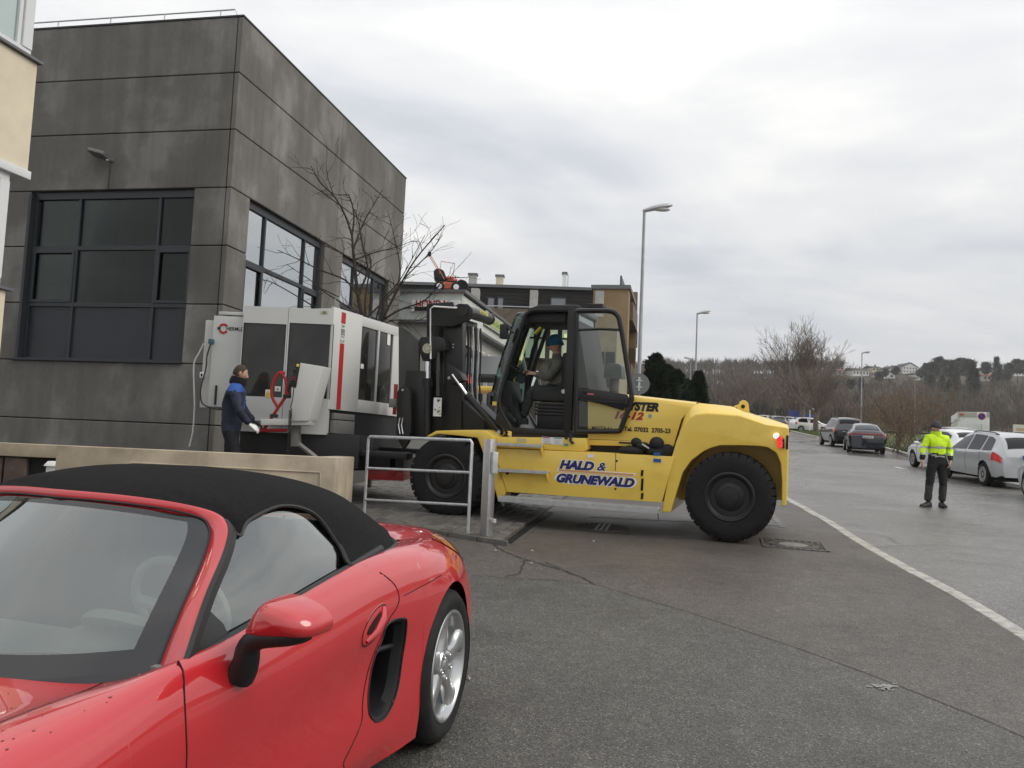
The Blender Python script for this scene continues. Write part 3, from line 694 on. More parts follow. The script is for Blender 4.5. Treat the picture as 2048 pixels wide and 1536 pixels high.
mb = MB(); mb.bx(bx1 - 6, bx1, by, by + .35, bz2, bz); mb.build('coping', m_wallc, BW, bevel=.012)
mb = MB(); mb.bx(bx1 - 6, bx1, by + .12, by + .3, .2, bz2); mb.build('wall_core', m_core, BW)
random.seed(6)
for r in range(2):
    for i in range(14):
        x0 = bx1 - 6 + i * .36 + (.18 if r else 0); mb = MB(); mb.bx(x0 + .01, x0 + .335, by + .03 + random.uniform(0, .02), by + .2, bz2 - .02 - .45 * (r + 1) + .01, bz2 - .02 - .45 * r); mb.build('block', m_block, BW, bevel=.015, seg=1)
mbp = at_y(107, 935, 12.2); pil = thing('marker_post', 'small white capped post beside the block wall at the left', 'post', Vector((mbp.x, mbp.y, gz(12.2) - .1)))
mb = MB(); mb.bx(-.07, .07, -.07, .07, 0, mbp.z - gz(12.2) + .12); mb.build('shaft', white_print, pil, bevel=.01)
mb = MB(); a = mbp.z - gz(12.2) + .12; mb.prism([(-.1, -.1, a), (.1, -.1, a), (.1, .1, a), (-.1, .1, a)], [(-.06, -.06, a + .07), (.06, -.06, a + .07), (.06, .06, a + .07), (-.06, .06, a + .07)]); mb.build('cap', white_print, pil, bevel=.01)

# ------------------------------------------------------------------ tube railing with square post
rl0, rl1, rps = at_g(728, 1036), at_g(937, 1073), at_g(966, 1080)
RF = Frame(rl0, (rl1 - rl0).normalized(), Vector((0, 0, 1)))
RF = Frame((rl0.x, rl0.y, rl0.z), Vector((rl1.x - rl0.x, rl1.y - rl0.y, 0)), ZU)
rl = thing('tube_railing', 'galvanised tube railing with a square post on the edge of the paved drive', 'railing', RF.matrix())
L1 = RF.loc(rl1); sl = L1.z / L1.x
tops = [RF.px(735, 873, 0), RF.px(943, 881, 0)]; mids = [RF.px(731, 936, 0), RF.px(939, 945, 0)]; lows = [RF.px(729, 999, 0), RF.px(936, 1010, 0)]
rx = (tops[1].x + L1.x) / 2
mb = MB(); mb.tube([(0, 0, .03), (0, 0, tops[0].z - .03), (.03, 0, tops[0].z), (rx - .03, 0, tops[1].z), (rx, 0, tops[1].z - .03), (rx, 0, L1.z + .03)], .021, 10); mb.build('frame', galv, rl)
for a, b in (mids, lows):
    mb = MB(); mb.tube([(.0, 0, a.z), (rx, 0, b.z)], .017, 8); mb.build('rail', galv, rl)
Lp = RF.loc(rps); zt_ = RF.px(966, 878, 0).z
mb = MB(); mb.bx(Lp.x - .055, Lp.x + .055, -.06, .06, Lp.z, zt_); mb.build('square_post', alu, rl, bevel=.006)
mb = MB(); zz = RF.px(985, 925, 0).z; mb.bx(Lp.x + .057, Lp.x + .095, -.04, .05, zz - .13, zz + .13); mb.build('latch_plate', galv, rl, bevel=.004)
mb = MB(); zz = RF.px(985, 1042, 0).z; mb.bx(Lp.x + .056, Lp.x + .11, .0, .05, zz - .025, zz + .025); mb.build('bracket', galv, rl, bevel=.004)

# ------------------------------------------------------------------ shop with a mower on its roof
m_fasc = mat('pale_green_metal', (.56, .60, .57), .5, var=.06, vscale=4)
m_shopw = mat('shop_wall', (.42, .42, .40), .7, var=.08)
m_sgrey = mat('grey_roof_edge', (.14, .145, .15), .5)
Ck = at_y(926, 584, 29.0); FK = Frame((Ck.x, Ck.y, 0), UA, ZU)
S = thing('shop_building', 'pale shop building with a white sign and a mower on its flat roof', 'building', FK.matrix())
zt = FK.px(900, 583, 0).z; zf = FK.px(880, 640, 0).z
GS = gz(29)
for u0, u1 in ((-6, -4.2), (-4.2, -2.4), (-2.4, -1.2), (-1.2, 0)):
    mb = MB(); mb.bx(u0 + .01, u1 - .01, 0, .14, zf, zt - .05); mb.build('fascia_panel', m_fasc, S)
VS = 9.0
for k in range(5):
    v0 = .15 + k * VS / 5; mb = MB(); mb.bx(-.14, 0, v0 + .01, v0 + VS / 5 - .01, zf, zt - .12); mb.build('fascia_panel', m_fasc, S)
mb = MB(); mb.bx(-6, .12, -.1, VS + .2, zt - .05, zt + .06); mb.build('roof_edge', m_sgrey, S)
mb = MB(); mb.bx(-6, .10, -.06, VS + .2, zf - .1, zf); mb.build('fascia_trim', m_sgrey, S)
mb = MB(); mb.bx(-6, -.25, .25, VS, GS, zf - .1); mb.build('wall', m_shopw, S)
mb = MB(); mb.bx(-6, -.15, .14, VS + .1, zf, zt - .05); mb.build('core_wall', m_core, S)
sg = MB(); a, b = FK.px(824, 600, -.06), FK.px(918, 622, -.06); sg.bx(a.x, b.x, -.08, -.01, FK.px(860, 623, -.06).z, a.z); sgo = sg.build('sign_board', white_print, S)
c = FK.px(858, 608, -.06); me = put_text('lettering', 'HONDA', .42, red_print, sgo, (c.x + .1, -.085, c.z - .02), (1, 0, 0), (0, 0, 1), width=1.15, bold=.012)
c = FK.px(848, 619, -.06); mb = MB(); mb.bx(a.x + .12, a.x + .85, -.086, -.081, c.z - .06, c.z + .08); mb.build('sign_strip', black_print, sgo)
# side: windows, pilasters, green sign
for k in range(4):
    v0 = .8 + k * 2.0; fr = MB(); fr.bx(-.24, -.16, v0, v0 + 1.5, GS + 1.2, zf - .6); f = fr.build('window', m_whitef, S); p = MB(); p.bx(-.155, -.15, v0 + .08, v0 + 1.42, GS + 1.28, zf - .68); p.build('pane', m_glasscoat, f)
s2 = MB(); v0, v1 = FK.pxu(972, 632, .1).y, FK.pxu(1006, 660, .1).y; za, zb = FK.pxu(975, 622, .1).z, FK.pxu(975, 652, .1).z
s2.bx(.04, .1, v0, v1, zb, za); s2o = s2.build('sign_board', mat('sign_grey', (.42, .44, .42), .5), S)
mb = MB(); mb.bx(.1, .108, v0 + .1, v1 - .1, zb + .08, za - .08); mb.build('sign_face', mat('sign_lime', (.42, .45, .22), .5), s2o)
put_text('lettering', 'Land & Gärten', .26, mat('sign_green', (.12, .25, .03), .5), s2o, (.112, (v0 + v1) / 2, (za + zb) / 2), (0, 1, 0), (0, 0, 1), width=(v1 - v0) * .8, bold=.006)
# gabled canopy in front of the side wall
for k, (v0, v1) in enumerate(((1.5, 4.2), (4.8, 7.5))):
    zr = zf - .9 - .25 * k; zl = zr - .8; mb = MB(); vm = (v0 + v1) / 2
    mb.prism([(-.2, v0, zl), (-.2, vm, zr), (-.2, v1, zl), (-.2, v1 - .1, zl - .1), (-.2, vm, zr - .16), (-.2, v0 + .1, zl - .1)], [(1.6, v0, zl), (1.6, vm, zr), (1.6, v1, zl), (1.6, v1 - .1, zl - .1), (1.6, vm, zr - .16), (1.6, v0 + .1, zl - .1)]); mb.build('canopy', m_sgrey, S); mb = MB(); mb.tube([(1.62, v0, zl), (1.62, vm, zr), (1.62, v1, zl)], .07, 5); mb.build('verge_trim', m_whitef, S)
    mb = MB(); mb.bx(1.45, 1.55, v0 + .05, v0 + .15, GS, zl); mb.bx(1.45, 1.55, v1 - .15, v1 - .05, GS, zl); mb.build('canopy_post', m_whitef, S)
# mower on the roof
m_orange = mat('mower_orange', (.50, .10, .05), .4, coat=.3)
mp_ = FK.px(893, 581, .5); FM = Frame(FK.matrix() @ Vector((mp_.x, .5, zt + .06)), (1, .1, 0), ZU)
M_ = thing('lawn_mower', 'red lawn mower with a black grass catcher standing on the shop roof', 'lawn mower', FM.matrix())
ms = .95
mb = MB(); ring = roundpoly([(-.36, 0), (.42, 0), (.5, .14), (.38, .24), (-.3, .26), (-.4, .12)], .06)
mb.prism([(x * ms, -.26 * ms, (z + .1) * ms) for x, z in [(p.x, p.y) for p in ring]], [(x * ms, .26 * ms, (z + .1) * ms) for x, z in [(p.x, p.y) for p in ring]]); mb.build('deck', m_orange, M_, bevel=.02)
mb = MB(); mb.sphere((.12 * ms, -.02, .47 * ms), (.27 * ms, .2 * ms, .15 * ms)); mb.build('engine_cover', m_orange, M_)
mb = MB(); mb.bx(-.1 * ms, .38 * ms, -.2 * ms, .2 * ms, .34 * ms, .42 * ms); mb.build('engine', black_paint, M_, bevel=.02)
mb = MB(); ring = roundpoly([(-.46, .30), (-.2, .26), (-.02, .40), (-.14, .68), (-.34, .76), (-.52, .66)], .08)
mb.prism([(p.x * ms, -.22 * ms, p.y * ms + .1) for p in ring], [(p.x * ms, .22 * ms, p.y * ms + .1) for p in ring]); mb.build('grass_catcher', black_paint, M_, bevel=.03)
for x in (-.28, .34):
    for y in (-.3, .3):
        mb = MB(); mb.lathe([(.02, -.04), (.15, -.04), (.17, -.02), (.17, .03), (.15, .05), (.02, .05)], 18, (x * ms, y * ms, .16)); w = mb.build('wheel', rubber, M_); mb = MB(); mb.lathe([(.01, -.05), (.1, -.045), (.1, .055), (.01, .06)], 14, (x * ms, y * ms, .16)); mb.build('hub', white_print, w)
mb = MB()
for y in (-.22, .22): mb.tube([(-.1 * ms, y * ms, .42), (-.45 * ms, y * ms, .95), (-.72 * ms, y * ms, 1.4 * ms)], .016, 6)
mb.tube([(-.72 * ms, -.22 * ms, 1.4 * ms), (-.72 * ms, .22 * ms, 1.4 * ms)], .016, 6); mb.tube([(-.3 * ms, -.24, .6), (-.25 * ms, -.24, 1.05), (.25 * ms, -.24, 1.0), (.2 * ms, -.24, .5)], .014, 6); mb.build('handle', m_orange, M_)
mb = MB(); mb.bx(-.72, -.6, -.3, -.2, 1.2, 1.35); mb.build('control_box', black_paint, M_, bevel=.02)
wp = FK.px(915, 572, .7); FM2 = Frame(FK.matrix() @ Vector((wp.x + .15, .7, zt + .06)), (1, .1, 0), ZU); t2 = thing('garden_machine', 'black wheeled garden machine beside the mower on the shop roof', 'garden machine', FM2.matrix())
mb = MB(); mb.lathe([(.02, -.05), (.2, -.05), (.23, -.02), (.23, .04), (.2, .07), (.02, .07)], 20, (0, -.1, .25)); mb.build('wheel', rubber, t2)
mb = MB(); mb.bx(-.1, .3, -.05, .3, .05, .22); mb.build('body', black_paint, t2, bevel=.03)

# ------------------------------------------------------------------ brown flats behind
m_timber = mat('dark_timber', (.019, .017, .016), .7, var=.3, vscale=2, stretch=(1, 1, 14))
m_pebble = mat('pebble_dash', (.11, .085, .062), .95, cols=(.2, .16, .12), vscale=14, bump=.5, bscale=30)
m_maroon = mat('maroon_frame', (.07, .02, .022), .5)
m_lightf = mat('light_concrete', (.42, .41, .39), .8, var=.12)
Ca = at_y(800, 568, 44.0); FA = Frame((Ca.x, Ca.y, 0), (.995, -.06, 0), ZU)
A = thing('apartment_block', 'dark brown block of flats with white pilasters behind the loader cab', 'building', FA.matrix())
za = FA.px(1000, 570, 0).z; zb = FA.px(1000, 622, 0).z; zc_ = FA.px(1000, 655, 0).z
u0, u1 = FA.px(780, 570, 0).x, FA.px(1196, 575, 0).x
GA = gz(44)
for k in range(6):
    a = za - .15 - k * (za - .15 - zb) / 6; b = za - .15 - (k + 1) * (za - .15 - zb) / 6; mb = MB(); mb.bx(u0, u1, 0, .3, b + .012, a); mb.build('cladding_board', m_timber, A)
mb = MB(); mb.bx(u0, u1 + .1, -.15, 8, za - .15, za); mb.build('roof_edge', m_sgrey, A)
mb = MB(); mb.bx(u0, u1 + .4, -.9, -.7, zc_, zb); mb.bx(u0, u1 + .4, -.7, .3, zb - .2, zb - .05); mb.build('balcony', m_pebble, A)
mb = MB(); mb.bx(u0, u1, .3, 8, GA - .5, za - .16); mb.build('wall', m_pebble, A)
mb = MB(); mb.tube([(u0, -.8, zb + .12), (u1 + .3, -.8, zb + .12)], .03, 5); mb.build('balcony_rail', galv, A)
for px in (952, 1068):
    u = FA.px(px, 590, 0).x; mb = MB(); mb.bx(u - .18, u + .22, -.75, .0, zb + .01, za - .35); mb.build('pilaster', m_lightf, A)
for x0, x1, y0, y1 in ((974, 990, 594, 622), (994, 1008, 594, 622), (1100, 1133, 594, 622)):
    a, b = FA.px(x0, y0, 0), FA.px(x1, y1, 0); fr = MB(); fr.bx(a.x, b.x, -.05, .02, zb + .03, a.z); f = fr.build('window', m_frame, A); p = MB(); p.bx(a.x + .08, b.x - .08, -.06, -.052, zb + .1, a.z - .08); p.build('pane', mat('pane_grey', (.2, .2, .22), .1, metal=.6), f)
# storey with maroon frames and lit ceiling lights
zl0, zl1 = FA.px(1130, 722, 0).z, FA.px(1130, 655, 0).z
m_room = mat('lit_room', (.45, .44, .38), .8, emit=((.8, .85, .6), .35))
for k in range(9):
    ua = FA.px(1000 + 24 * k, 690, 0).x; ub = FA.px(1022 + 24 * k, 690, 0).x; fr = MB()
    fr.bx(ua, ub, .12, .2, zl1 - .1, zl1); fr.bx(ua, ub, .12, .2, zl0, zl0 + .12); fr.bx(ua, ua + .09, .12, .2, zl0 + .12, zl1 - .1); fr.bx(ub - .09, ub, .12, .2, zl0 + .12, zl1 - .1); fr.bx(ua + .09, ub - .09, .13, .2, (zl0 + zl1) / 2 + .25, (zl0 + zl1) / 2 + .35)
    f = fr.build('window', m_maroon, A); p = MB(); p.bx(ua + .09, ub - .09, .2, .22, zl0 + .12, zl1 - .1); p.build('pane', m_room, f)
    if k in (4, 5): p = MB(); p.bx(ua + .2, ub - .2, .18, .195, zl1 - .5, zl1 - .3); p.build('light_tube', mat('tube_light', (.8, .9, .6), .5, emit=((.75, .9, .45), .8)), f)
for px, py0, py1, m, w in ((945, 553, 570, m_lightf, 15), (999, 556, 570, m_beige, 14), (1129, 551, 570, white_print, 7)):
    a = FA.px(px - w / 2, py0, 3); b = FA.px(px + w / 2, py1, 3); mb = MB(); mb.bx(a.x, b.x, 3, 3.4, za - .3, a.z + .1); c = mb.build('chimney', m, A)
    mb = MB(); mb.bx(a.x - .05, b.x + .05, 2.95, 3.45, a.z + .1, a.z + .2); mb.build('chimney_cap', m_sgrey, c)
a = FA.px(1131, 548, 3); mb = MB(); mb.tube([(a.x + .15, 3.1, za - .2), (a.x + .15, 3.1, a.z)], .03, 5); mb.build('flue', galv, A)
# ochre wing
m_ochre = mat('ochre_render', (.235, .165, .09), .85, var=.12, vscale=.8)
Ct = at_y(1258, 575, 38.0); FT = Frame((Ct.x, Ct.y, 0), (.97, -.2, 0), ZU)
T = thing('ochre_block', 'ochre rendered block with recessed balconies behind the lamp post', 'building', FT.matrix())
zt = FT.px(1258, 573, 0).z; ul = FT.px(1187, 573, 0).x; GT = gz(38)
mb = MB(); mb.bx(ul, 0, 0, 1.0, GT - .5, zt - .12); mb.build('wall', m_ochre, T, bevel=.02)
mb = MB(); mb.bx(ul - .1, .08, -.08, 4.2, zt - .12, zt + .06); mb.build('roof_edge', m_sgrey, T)
mb = MB(); mb.bx(ul, -.5, 1.0, 9, GT - .5, zt - .2); mb.build('wall', m_ochre, T)
zq = FT.pxu(1270, 632, 0).z; zr = FT.pxu(1270, 668, 0).z
for zz in (0, -2.9, -5.8):
    mb = MB(); mb.bx(-.5, .15, 1.05, 4.8, zr + zz, zq + zz); mb.build('balcony', m_pebble, T)
    mb = MB(); mb.bx(-.5, .1, 4.8, 5.2, zr + zz - 1.6, zq + zz + 1.2); mb.build('balcony_wall', m_ochre, T)
    fr = MB(); fr.bx(-.52, -.45, 1.3, 4.5, zq + zz + .02, zq + zz + 1.3); fr.build('window', m_frame, T)
mb = MB(); mb.bx(ul + .1, ul + .5, -.02, 0, zt - 1.4, zt - .2); mb.build('corner_strip', m_lightf, T)
mb = MB(); mb.bx(-2, .1, 4.9, 6.2, zt - 2.0, zt - 1.2); mb.build('attic', m_timber, T)
# low wing in front, dark windows along the street
Cw = at_y(1262, 800, 31.0); FWg = Frame((Cw.x, Cw.y, 0), UA, ZU)
Wg = thing('street_wing', 'low beige wing with a strip of dark windows seen through the open cab door', 'building', FWg.matrix())
zz1 = FWg.px(1200, 655, 0).z; um_ = FWg.px(1165, 700, 0).x
mb = MB(); mb.bx(um_, -.6, .1, 6, GS - .4, zz1); mb.build('wall', mat('olive_render', (.27, .235, .16), .85, var=.1), Wg)
for k in range(3):
    a = lerp(um_, -.6, .06 + k * .32); b = a + (-.6 - um_) * .26; fr = MB(); fr.bx(a, b, .02, .12, zz1 - 2.2, zz1 - .9); f = fr.build('window', m_frame, Wg); p = MB(); p.bx(a + .06, b - .06, .005, .018, zz1 - 2.14, zz1 - .96); p.build('pane', m_glassdark, f)
# ================================================================== RED ROADSTER
m_red = mat('red_paint', (.47, .012, .018), .42, coat=1, coatr=.02, spec=.3)
m_cloth = mat('soft_top_canvas', (.012, .012, .013), .95, spec=.15, bump=.25, bscale=900, var=.2, vscale=40)
m_gap = mat('panel_gap', (.006, .004, .004), .9)
m_trim = mat('black_trim', (.012, .012, .013), .45)
m_inside = mat('dark_interior', (.15, .155, .15), .8)
m_carglass = glass('car_glass', (.62, .70, .67), 0, .9, 3.3)
m_frit = mat('glass_edge_band', (.02, .02, .021), .06, spec=.7)
m_rim = mat('silver_rim', (.52, .53, .54), .28, .85)
m_amber = mat('amber_lens', (.62, .12, .02), .12, coat=1)
m_redlens = mat('red_lens', (.38, .012, .015), .12, coat=1)
CF = Frame((-1.11, 4.42, gz(4.42) + .012), (math.cos(R_(-107)), math.sin(R_(-107)), 0), GN)
CAR = thing('red_convertible', 'red two-seat convertible with a black soft top parked in front of the low wall', 'car', CF.matrix())
ST = [  # x, then eleven (y, z) from the centre line over the shoulder and down to the sill
 (3.42, (0,.50),(.25,.50),(.42,.49),(.50,.48),(.54,.46),(.555,.43),(.555,.37),(.545,.31),(.53,.26),(.50,.21),(.45,.18)),
 (3.22, (0,.60),(.3,.605),(.50,.605),(.60,.60),(.68,.57),(.725,.52),(.745,.45),(.745,.37),(.735,.29),(.72,.21),(.68,.15)),
 (2.9, (0,.68),(.32,.685),(.54,.715),(.66,.735),(.76,.71),(.82,.64),(.845,.54),(.85,.42),(.848,.32),(.84,.22),(.80,.14)),
 (2.475, (0,.735),(.3,.742),(.55,.775),(.68,.822),(.79,.805),(.86,.72),(.892,.60),(.89,.45),(.885,.34),(.87,.22),(.82,.13)),
 (2.1, (0,.775),(.3,.778),(.56,.79),(.69,.838),(.79,.832),(.85,.76),(.872,.64),(.868,.47),(.862,.34),(.855,.22),(.82,.13)),
 (1.83, (0,.79),(.3,.79),(.57,.785),(.705,.83),(.785,.858),(.835,.80),(.862,.68),(.858,.50),(.855,.34),(.85,.22),(.82,.13)),
 (1.6, (0,.80),(.3,.80),(.55,.80),(.735,.845),(.785,.862),(.832,.812),(.862,.70),(.856,.50),(.855,.34),(.85,.22),(.82,.13)),
 (1.3, (0,.80),(.3,.80),(.55,.80),(.732,.878),(.782,.892),(.830,.835),(.862,.71),(.852,.52),(.855,.34),(.85,.22),(.82,.13)),
 (1.0, (0,.80),(.3,.80),(.55,.80),(.725,.905),(.776,.915),(.830,.855),(.863,.725),(.846,.53),(.855,.34),(.85,.22),(.82,.13)),
 (.7, (0,.80),(.3,.80),(.55,.80),(.712,.928),(.768,.936),(.835,.875),(.868,.74),(.850,.54),(.865,.34),(.86,.22),(.83,.13)),
 (.4, (0,.80),(.3,.82),(.55,.85),(.69,.938),(.765,.948),(.848,.885),(.886,.74),(.880,.54),(.885,.34),(.88,.22),(.87,.13)),
 (.15, (0,.90),(.3,.90),(.53,.91),(.65,.940),(.762,.945),(.858,.875),(.900,.74),(.902,.55),(.90,.36),(.893,.22),(.875,.13)),
 (-.05, (0,.955),(.3,.95),(.52,.945),(.63,.938),(.750,.930),(.850,.855),(.900,.73),(.903,.56),(.90,.38),(.885,.24),(.84,.15)),
 (-.3, (0,.955),(.3,.952),(.50,.945),(.60,.932),(.71,.905),(.805,.825),(.862,.71),(.875,.56),(.87,.40),(.85,.27),(.79,.18)),
 (-.6, (0,.925),(.3,.922),(.47,.915),(.55,.898),(.635,.858),(.72,.78),(.775,.67),(.80,.55),(.80,.42),(.77,.30),(.71,.22)),
 (-.85, (0,.865),(.28,.86),(.42,.85),(.48,.825),(.545,.785),(.605,.71),(.645,.62),(.665,.53),(.665,.43),(.64,.34),(.57,.26)),
 (-.95, (0,.80),(.25,.795),(.38,.785),(.46,.77),(.53,.73),(.585,.67),(.62,.59),(.635,.52),(.63,.44),(.59,.36),(.50,.29))]
_sx = np.array([s[0] for s in ST])[::-1]; _sc = np.array([s[1:] for s in ST])[::-1]      # ascending x
def _herm(xs, ys, x):
    """non-uniform cubic through ys (first axis)"""
    d = np.zeros_like(ys); h = np.diff(xs); dl = (ys[1:] - ys[:-1]) / h.reshape(-1, *([1] * (ys.ndim - 1)))
    d[1:-1] = (dl[:-1] * h[1:].reshape(-1, *([1] * (ys.ndim - 1))) + dl[1:] * h[:-1].reshape(-1, *([1] * (ys.ndim - 1)))) / (h[1:] + h[:-1]).reshape(-1, *([1] * (ys.ndim - 1))); d[0] = dl[0]; d[-1] = dl[-1]
    i = np.clip(np.searchsorted(xs, x) - 1, 0, len(xs) - 2); t = (x - xs[i]) / h[i]; q = lambda a: a.reshape(-1, *([1] * (ys.ndim - 1)))
    t_, h_ = q(t), q(h[i])
    return (2 * t_**3 - 3 * t_**2 + 1) * ys[i] + (t_**3 - 2 * t_**2 + t_) * h_ * d[i] + (-2 * t_**3 + 3 * t_**2) * ys[i + 1] + (t_**3 - t_**2) * h_ * d[i + 1]
WXR, WXF, WZ, ARX, ARZ = -.05, 2.425, .352, .345, .40
xs = np.arange(-.95, 3.42, .0125)
for w in (WXR, WXF):
    for sgn in (-1, 1): xs = np.append(xs, [w + sgn * ARX - .0015, w + sgn * ARX + .0015])
xs = np.unique(np.round(xs, 4)); xs = xs[np.insert(np.diff(xs) > .0012, 0, True)]
ctrl = _herm(_sx, _sc, xs)                                     # (n, 11, 2)
NT = 96
tk = np.linspace(0, 10, 401); kk = np.arange(11.)
dense = np.stack([_herm(kk, ctrl[i], tk) for i in range(len(xs))])   # (n, 401, 2)
def arch_z(x):
    for w in (WXR, WXF):
        q = (x - w) / ARX
        if abs(q) < 1: return WZ + ARZ * math.sqrt(1 - q * q)
    return None
rows = np.zeros((len(xs), NT, 3)); tpar = np.zeros((len(xs), NT))
for i, x in enumerate(xs):
    az = arch_z(x); tmax = 10.0
    if az is not None:
        j = np.where((dense[i, :, 1] < az) & (tk > 4.2))[0]
        if len(j): a = j[0]; z0, z1 = dense[i, a - 1, 1], dense[i, a, 1]; tmax = tk[a - 1] + (tk[a] - tk[a - 1]) * (z0 - az) / (z0 - z1 + 1e-9)
    # even spacing on the flank, coarser on top
    tt = np.concatenate([np.linspace(0, 3, 19)[:-1], np.linspace(3, 4.2, 17)[:-1], np.linspace(4.2, tmax, NT - 34)])
    rows[i, :, 0] = x; rows[i, :, 1] = np.interp(tt, tk, dense[i, :, 0]); rows[i, :, 2] = np.interp(tt, tk, dense[i, :, 1]); tpar[i] = tt
def flank(x, z):
    """half width of the flank at (x, z)"""
    c = _herm(_sx, _sc, np.array([x]))[0]; d = _herm(kk, c, tk); m = tk >= 4.0; zz = d[m, 1][::-1]; yy = d[m, 0][::-1]
    return float(np.interp(z, zz, yy))
def topz(x, y):
    c = _herm(_sx, _sc, np.array([x]))[0]; d = _herm(kk, c, tk); m = tk <= 4.0
    return float(np.interp(y, d[m, 0], d[m, 1]))
def spt(x, t):
    c = _herm(_sx, _sc, np.array([x]))[0]; d = _herm(kk, c, np.array([t]))[0]; return Vector((x, float(d[0]), float(d[1])))
def snorm(x, t):
    a, b = spt(x + .01, t) - spt(x - .01, t), spt(x, min(10, t + .05)) - spt(x, max(0, t - .05)); n = a.cross(b); n.normalize(); c = spt(x, t)
    return n if n.dot(c - Vector((x, 0, .5))) > 0 else -n
INTAKE = [(0.467,0.68),(0.502,0.699),(0.563,0.709),(0.614,0.706),(0.646,0.694),(0.663,0.645),(0.7,0.59),(0.729,0.506),(0.746,0.442),(0.745,0.385),(0.712,0.344),(0.672,0.324),(0.612,0.322),(0.553,0.354),(0.505,0.416),(0.48,0.496),(0.461,0.59)]
DOOR = [(1.80,.90),(1.815,.862),(1.854,.788),(1.866,.702),(1.86,.6),(1.855,.4),(1.85,.2),(1.0,.2),(.93,.262),(.855,.318),(.80,.375),(.785,.455),(.71,.61),(.63,.715),(.56,.754),(.532,.79),(.55,.845),(.62,.905),(.66,.96)]
def poly_dense(P, n=5, closed=True): return [(p.x, p.y) for p in spline([(a, b, 0) for a, b in P], n, closed)]
IN_D = poly_dense(INTAKE, 4)
def inside(P, x, z):
    c = False; n = len(P)
    for i in range(n):
        x0, z0 = P[i]; x1, z1 = P[i - 1]
        if (z0 > z) != (z1 > z) and x < (x1 - x0) * (z - z0) / (z1 - z0) + x0: c = not c
    return c
def nearest(P, x, z):
    best = (9, 0, 0)
    for i in range(len(P)):
        ax, az = P[i - 1]; bx, bz = P[i]; dx, dz = bx - ax, bz - az; l = dx * dx + dz * dz
        t = 0 if l == 0 else max(0, min(1, ((x - ax) * dx + (z - az) * dz) / l)); px, pz = ax + dx * t, az + dz * t; d = math.hypot(x - px, z - pz)
        if d < best[0]: best = (d, px, pz)
    return best
def snap(P, tmin, rr):
    x0, x1 = min(p[0] for p in P) - .03, max(p[0] for p in P) + .03; z0, z1 = min(p[1] for p in P) - .03, max(p[1] for p in P) + .03
    for i in range(len(xs)):
        if not x0 < xs[i] < x1: continue
        for j in range(NT):
            if tpar[i, j] < tmin: continue
            x, y, z = rr[i, j]
            if not z0 < z < z1: continue
            d, px, pz = nearest(P, x, z)
            if d < .0068: rr[i, j] = (px, y, pz)
L = rows.copy(); snap(IN_D, 4.2, L); snap(DOOR, 3.9, L)
def cowl_x(y): return 1.985 - .42 * (y / .7) ** 2 * .5
def skip(i, j):
    x, t = xs[i], tpar[i, j]
    if t < 2.95 and .0 < x < 1.79: return True
    return False
body_l, door_l, hood = MB(), MB(), MB()
HOODL = [(1.79, .558), (2.05, .60), (2.4, .60), (2.8, .53), (3.12, .40), (3.2, .2), (3.22, 0)]
def hood_y(x): return float(np.interp(x, [p[0] for p in HOODL], [p[1] for p in HOODL]))
def emit_side(RW, sgn, holes):
    idx = {}
    for i in range(len(xs) - 1):
        for j in range(NT - 1):
            if skip(i, j) and skip(i + 1, j): continue
            q = [RW[i, j], RW[i, j + 1], RW[i + 1, j + 1], RW[i + 1, j]]; cx, cz = sum(p[0] for p in q) / 4, sum(p[2] for p in q) / 4; cy = sum(p[1] for p in q) / 4
            t = tpar[i, j]
            if holes and t > 4.2 and .42 < cx < .80 and inside(IN_D, cx, cz): continue
            tgt = body_l
            if t > 3.9 and .5 < cx < 1.9 and inside(DOOR, cx, cz): tgt = door_l if sgn > 0 else door_r
            elif t < 3 and 1.79 < cx < 3.22 and cy < hood_y(cx): tgt = hood
            tgt.add([(p[0], p[1] * sgn, p[2]) for p in q], [(0, 1, 2, 3) if sgn > 0 else (3, 2, 1, 0)])
door_r = MB()
emit_side(L, 1, True); emit_side(rows, -1, False)
def _grid_at(d_):
    c = _herm(_sx, _sc, np.clip(xs + d_, -.95, 3.42)); o = np.zeros((len(xs), NT, 2))
    for i in range(len(xs)):
        q = _herm(kk, c[i], tk); o[i, :, 0] = np.interp(tpar[i], tk, q[:, 0]); o[i, :, 1] = np.interp(tpar[i], tk, q[:, 1])
    return o
_ga, _gb = _grid_at(.006), _grid_at(-.006); NRM = {}
for i in range(len(xs)):
    q = _herm(kk, ctrl[i], tk); e_ = .06
    for j in range(NT):
        t = tpar[i, j]; a = Vector((.012, *( _ga[i, j] - _gb[i, j]))); t0, t1 = max(0, t - e_), min(10, t + e_)
        b = Vector((0, np.interp(t1, tk, q[:, 0]) - np.interp(t0, tk, q[:, 0]), np.interp(t1, tk, q[:, 1]) - np.interp(t0, tk, q[:, 1]))); n = a.cross(b)
        if n.length < 1e-9: continue
        n.normalize()
        if n.y * .8 + n.z * .6 < 0: n = -n
        for RW in (L, rows):
            for s in (1, -1): NRM[(round(RW[i, j, 0], 3), round(RW[i, j, 1] * s, 3), round(RW[i, j, 2], 3))] = Vector((n.x, n.y * s, n.z))
def shell(bld, name):
    o = bld.build(name, m_red, CAR, merge=True, angle=180); me = o.data; me.update()
    me.normals_split_custom_set_from_vertices([NRM.get((round(v.co.x, 3), round(v.co.y, 3), round(v.co.z, 3)), v.normal) for v in me.vertices]); return o
body_o = shell(body_l, 'body')
door_o = shell(door_l, 'door'); shell(door_r, 'door')
shell(hood, 'hood')
mb = MB()   # tail and floor closing
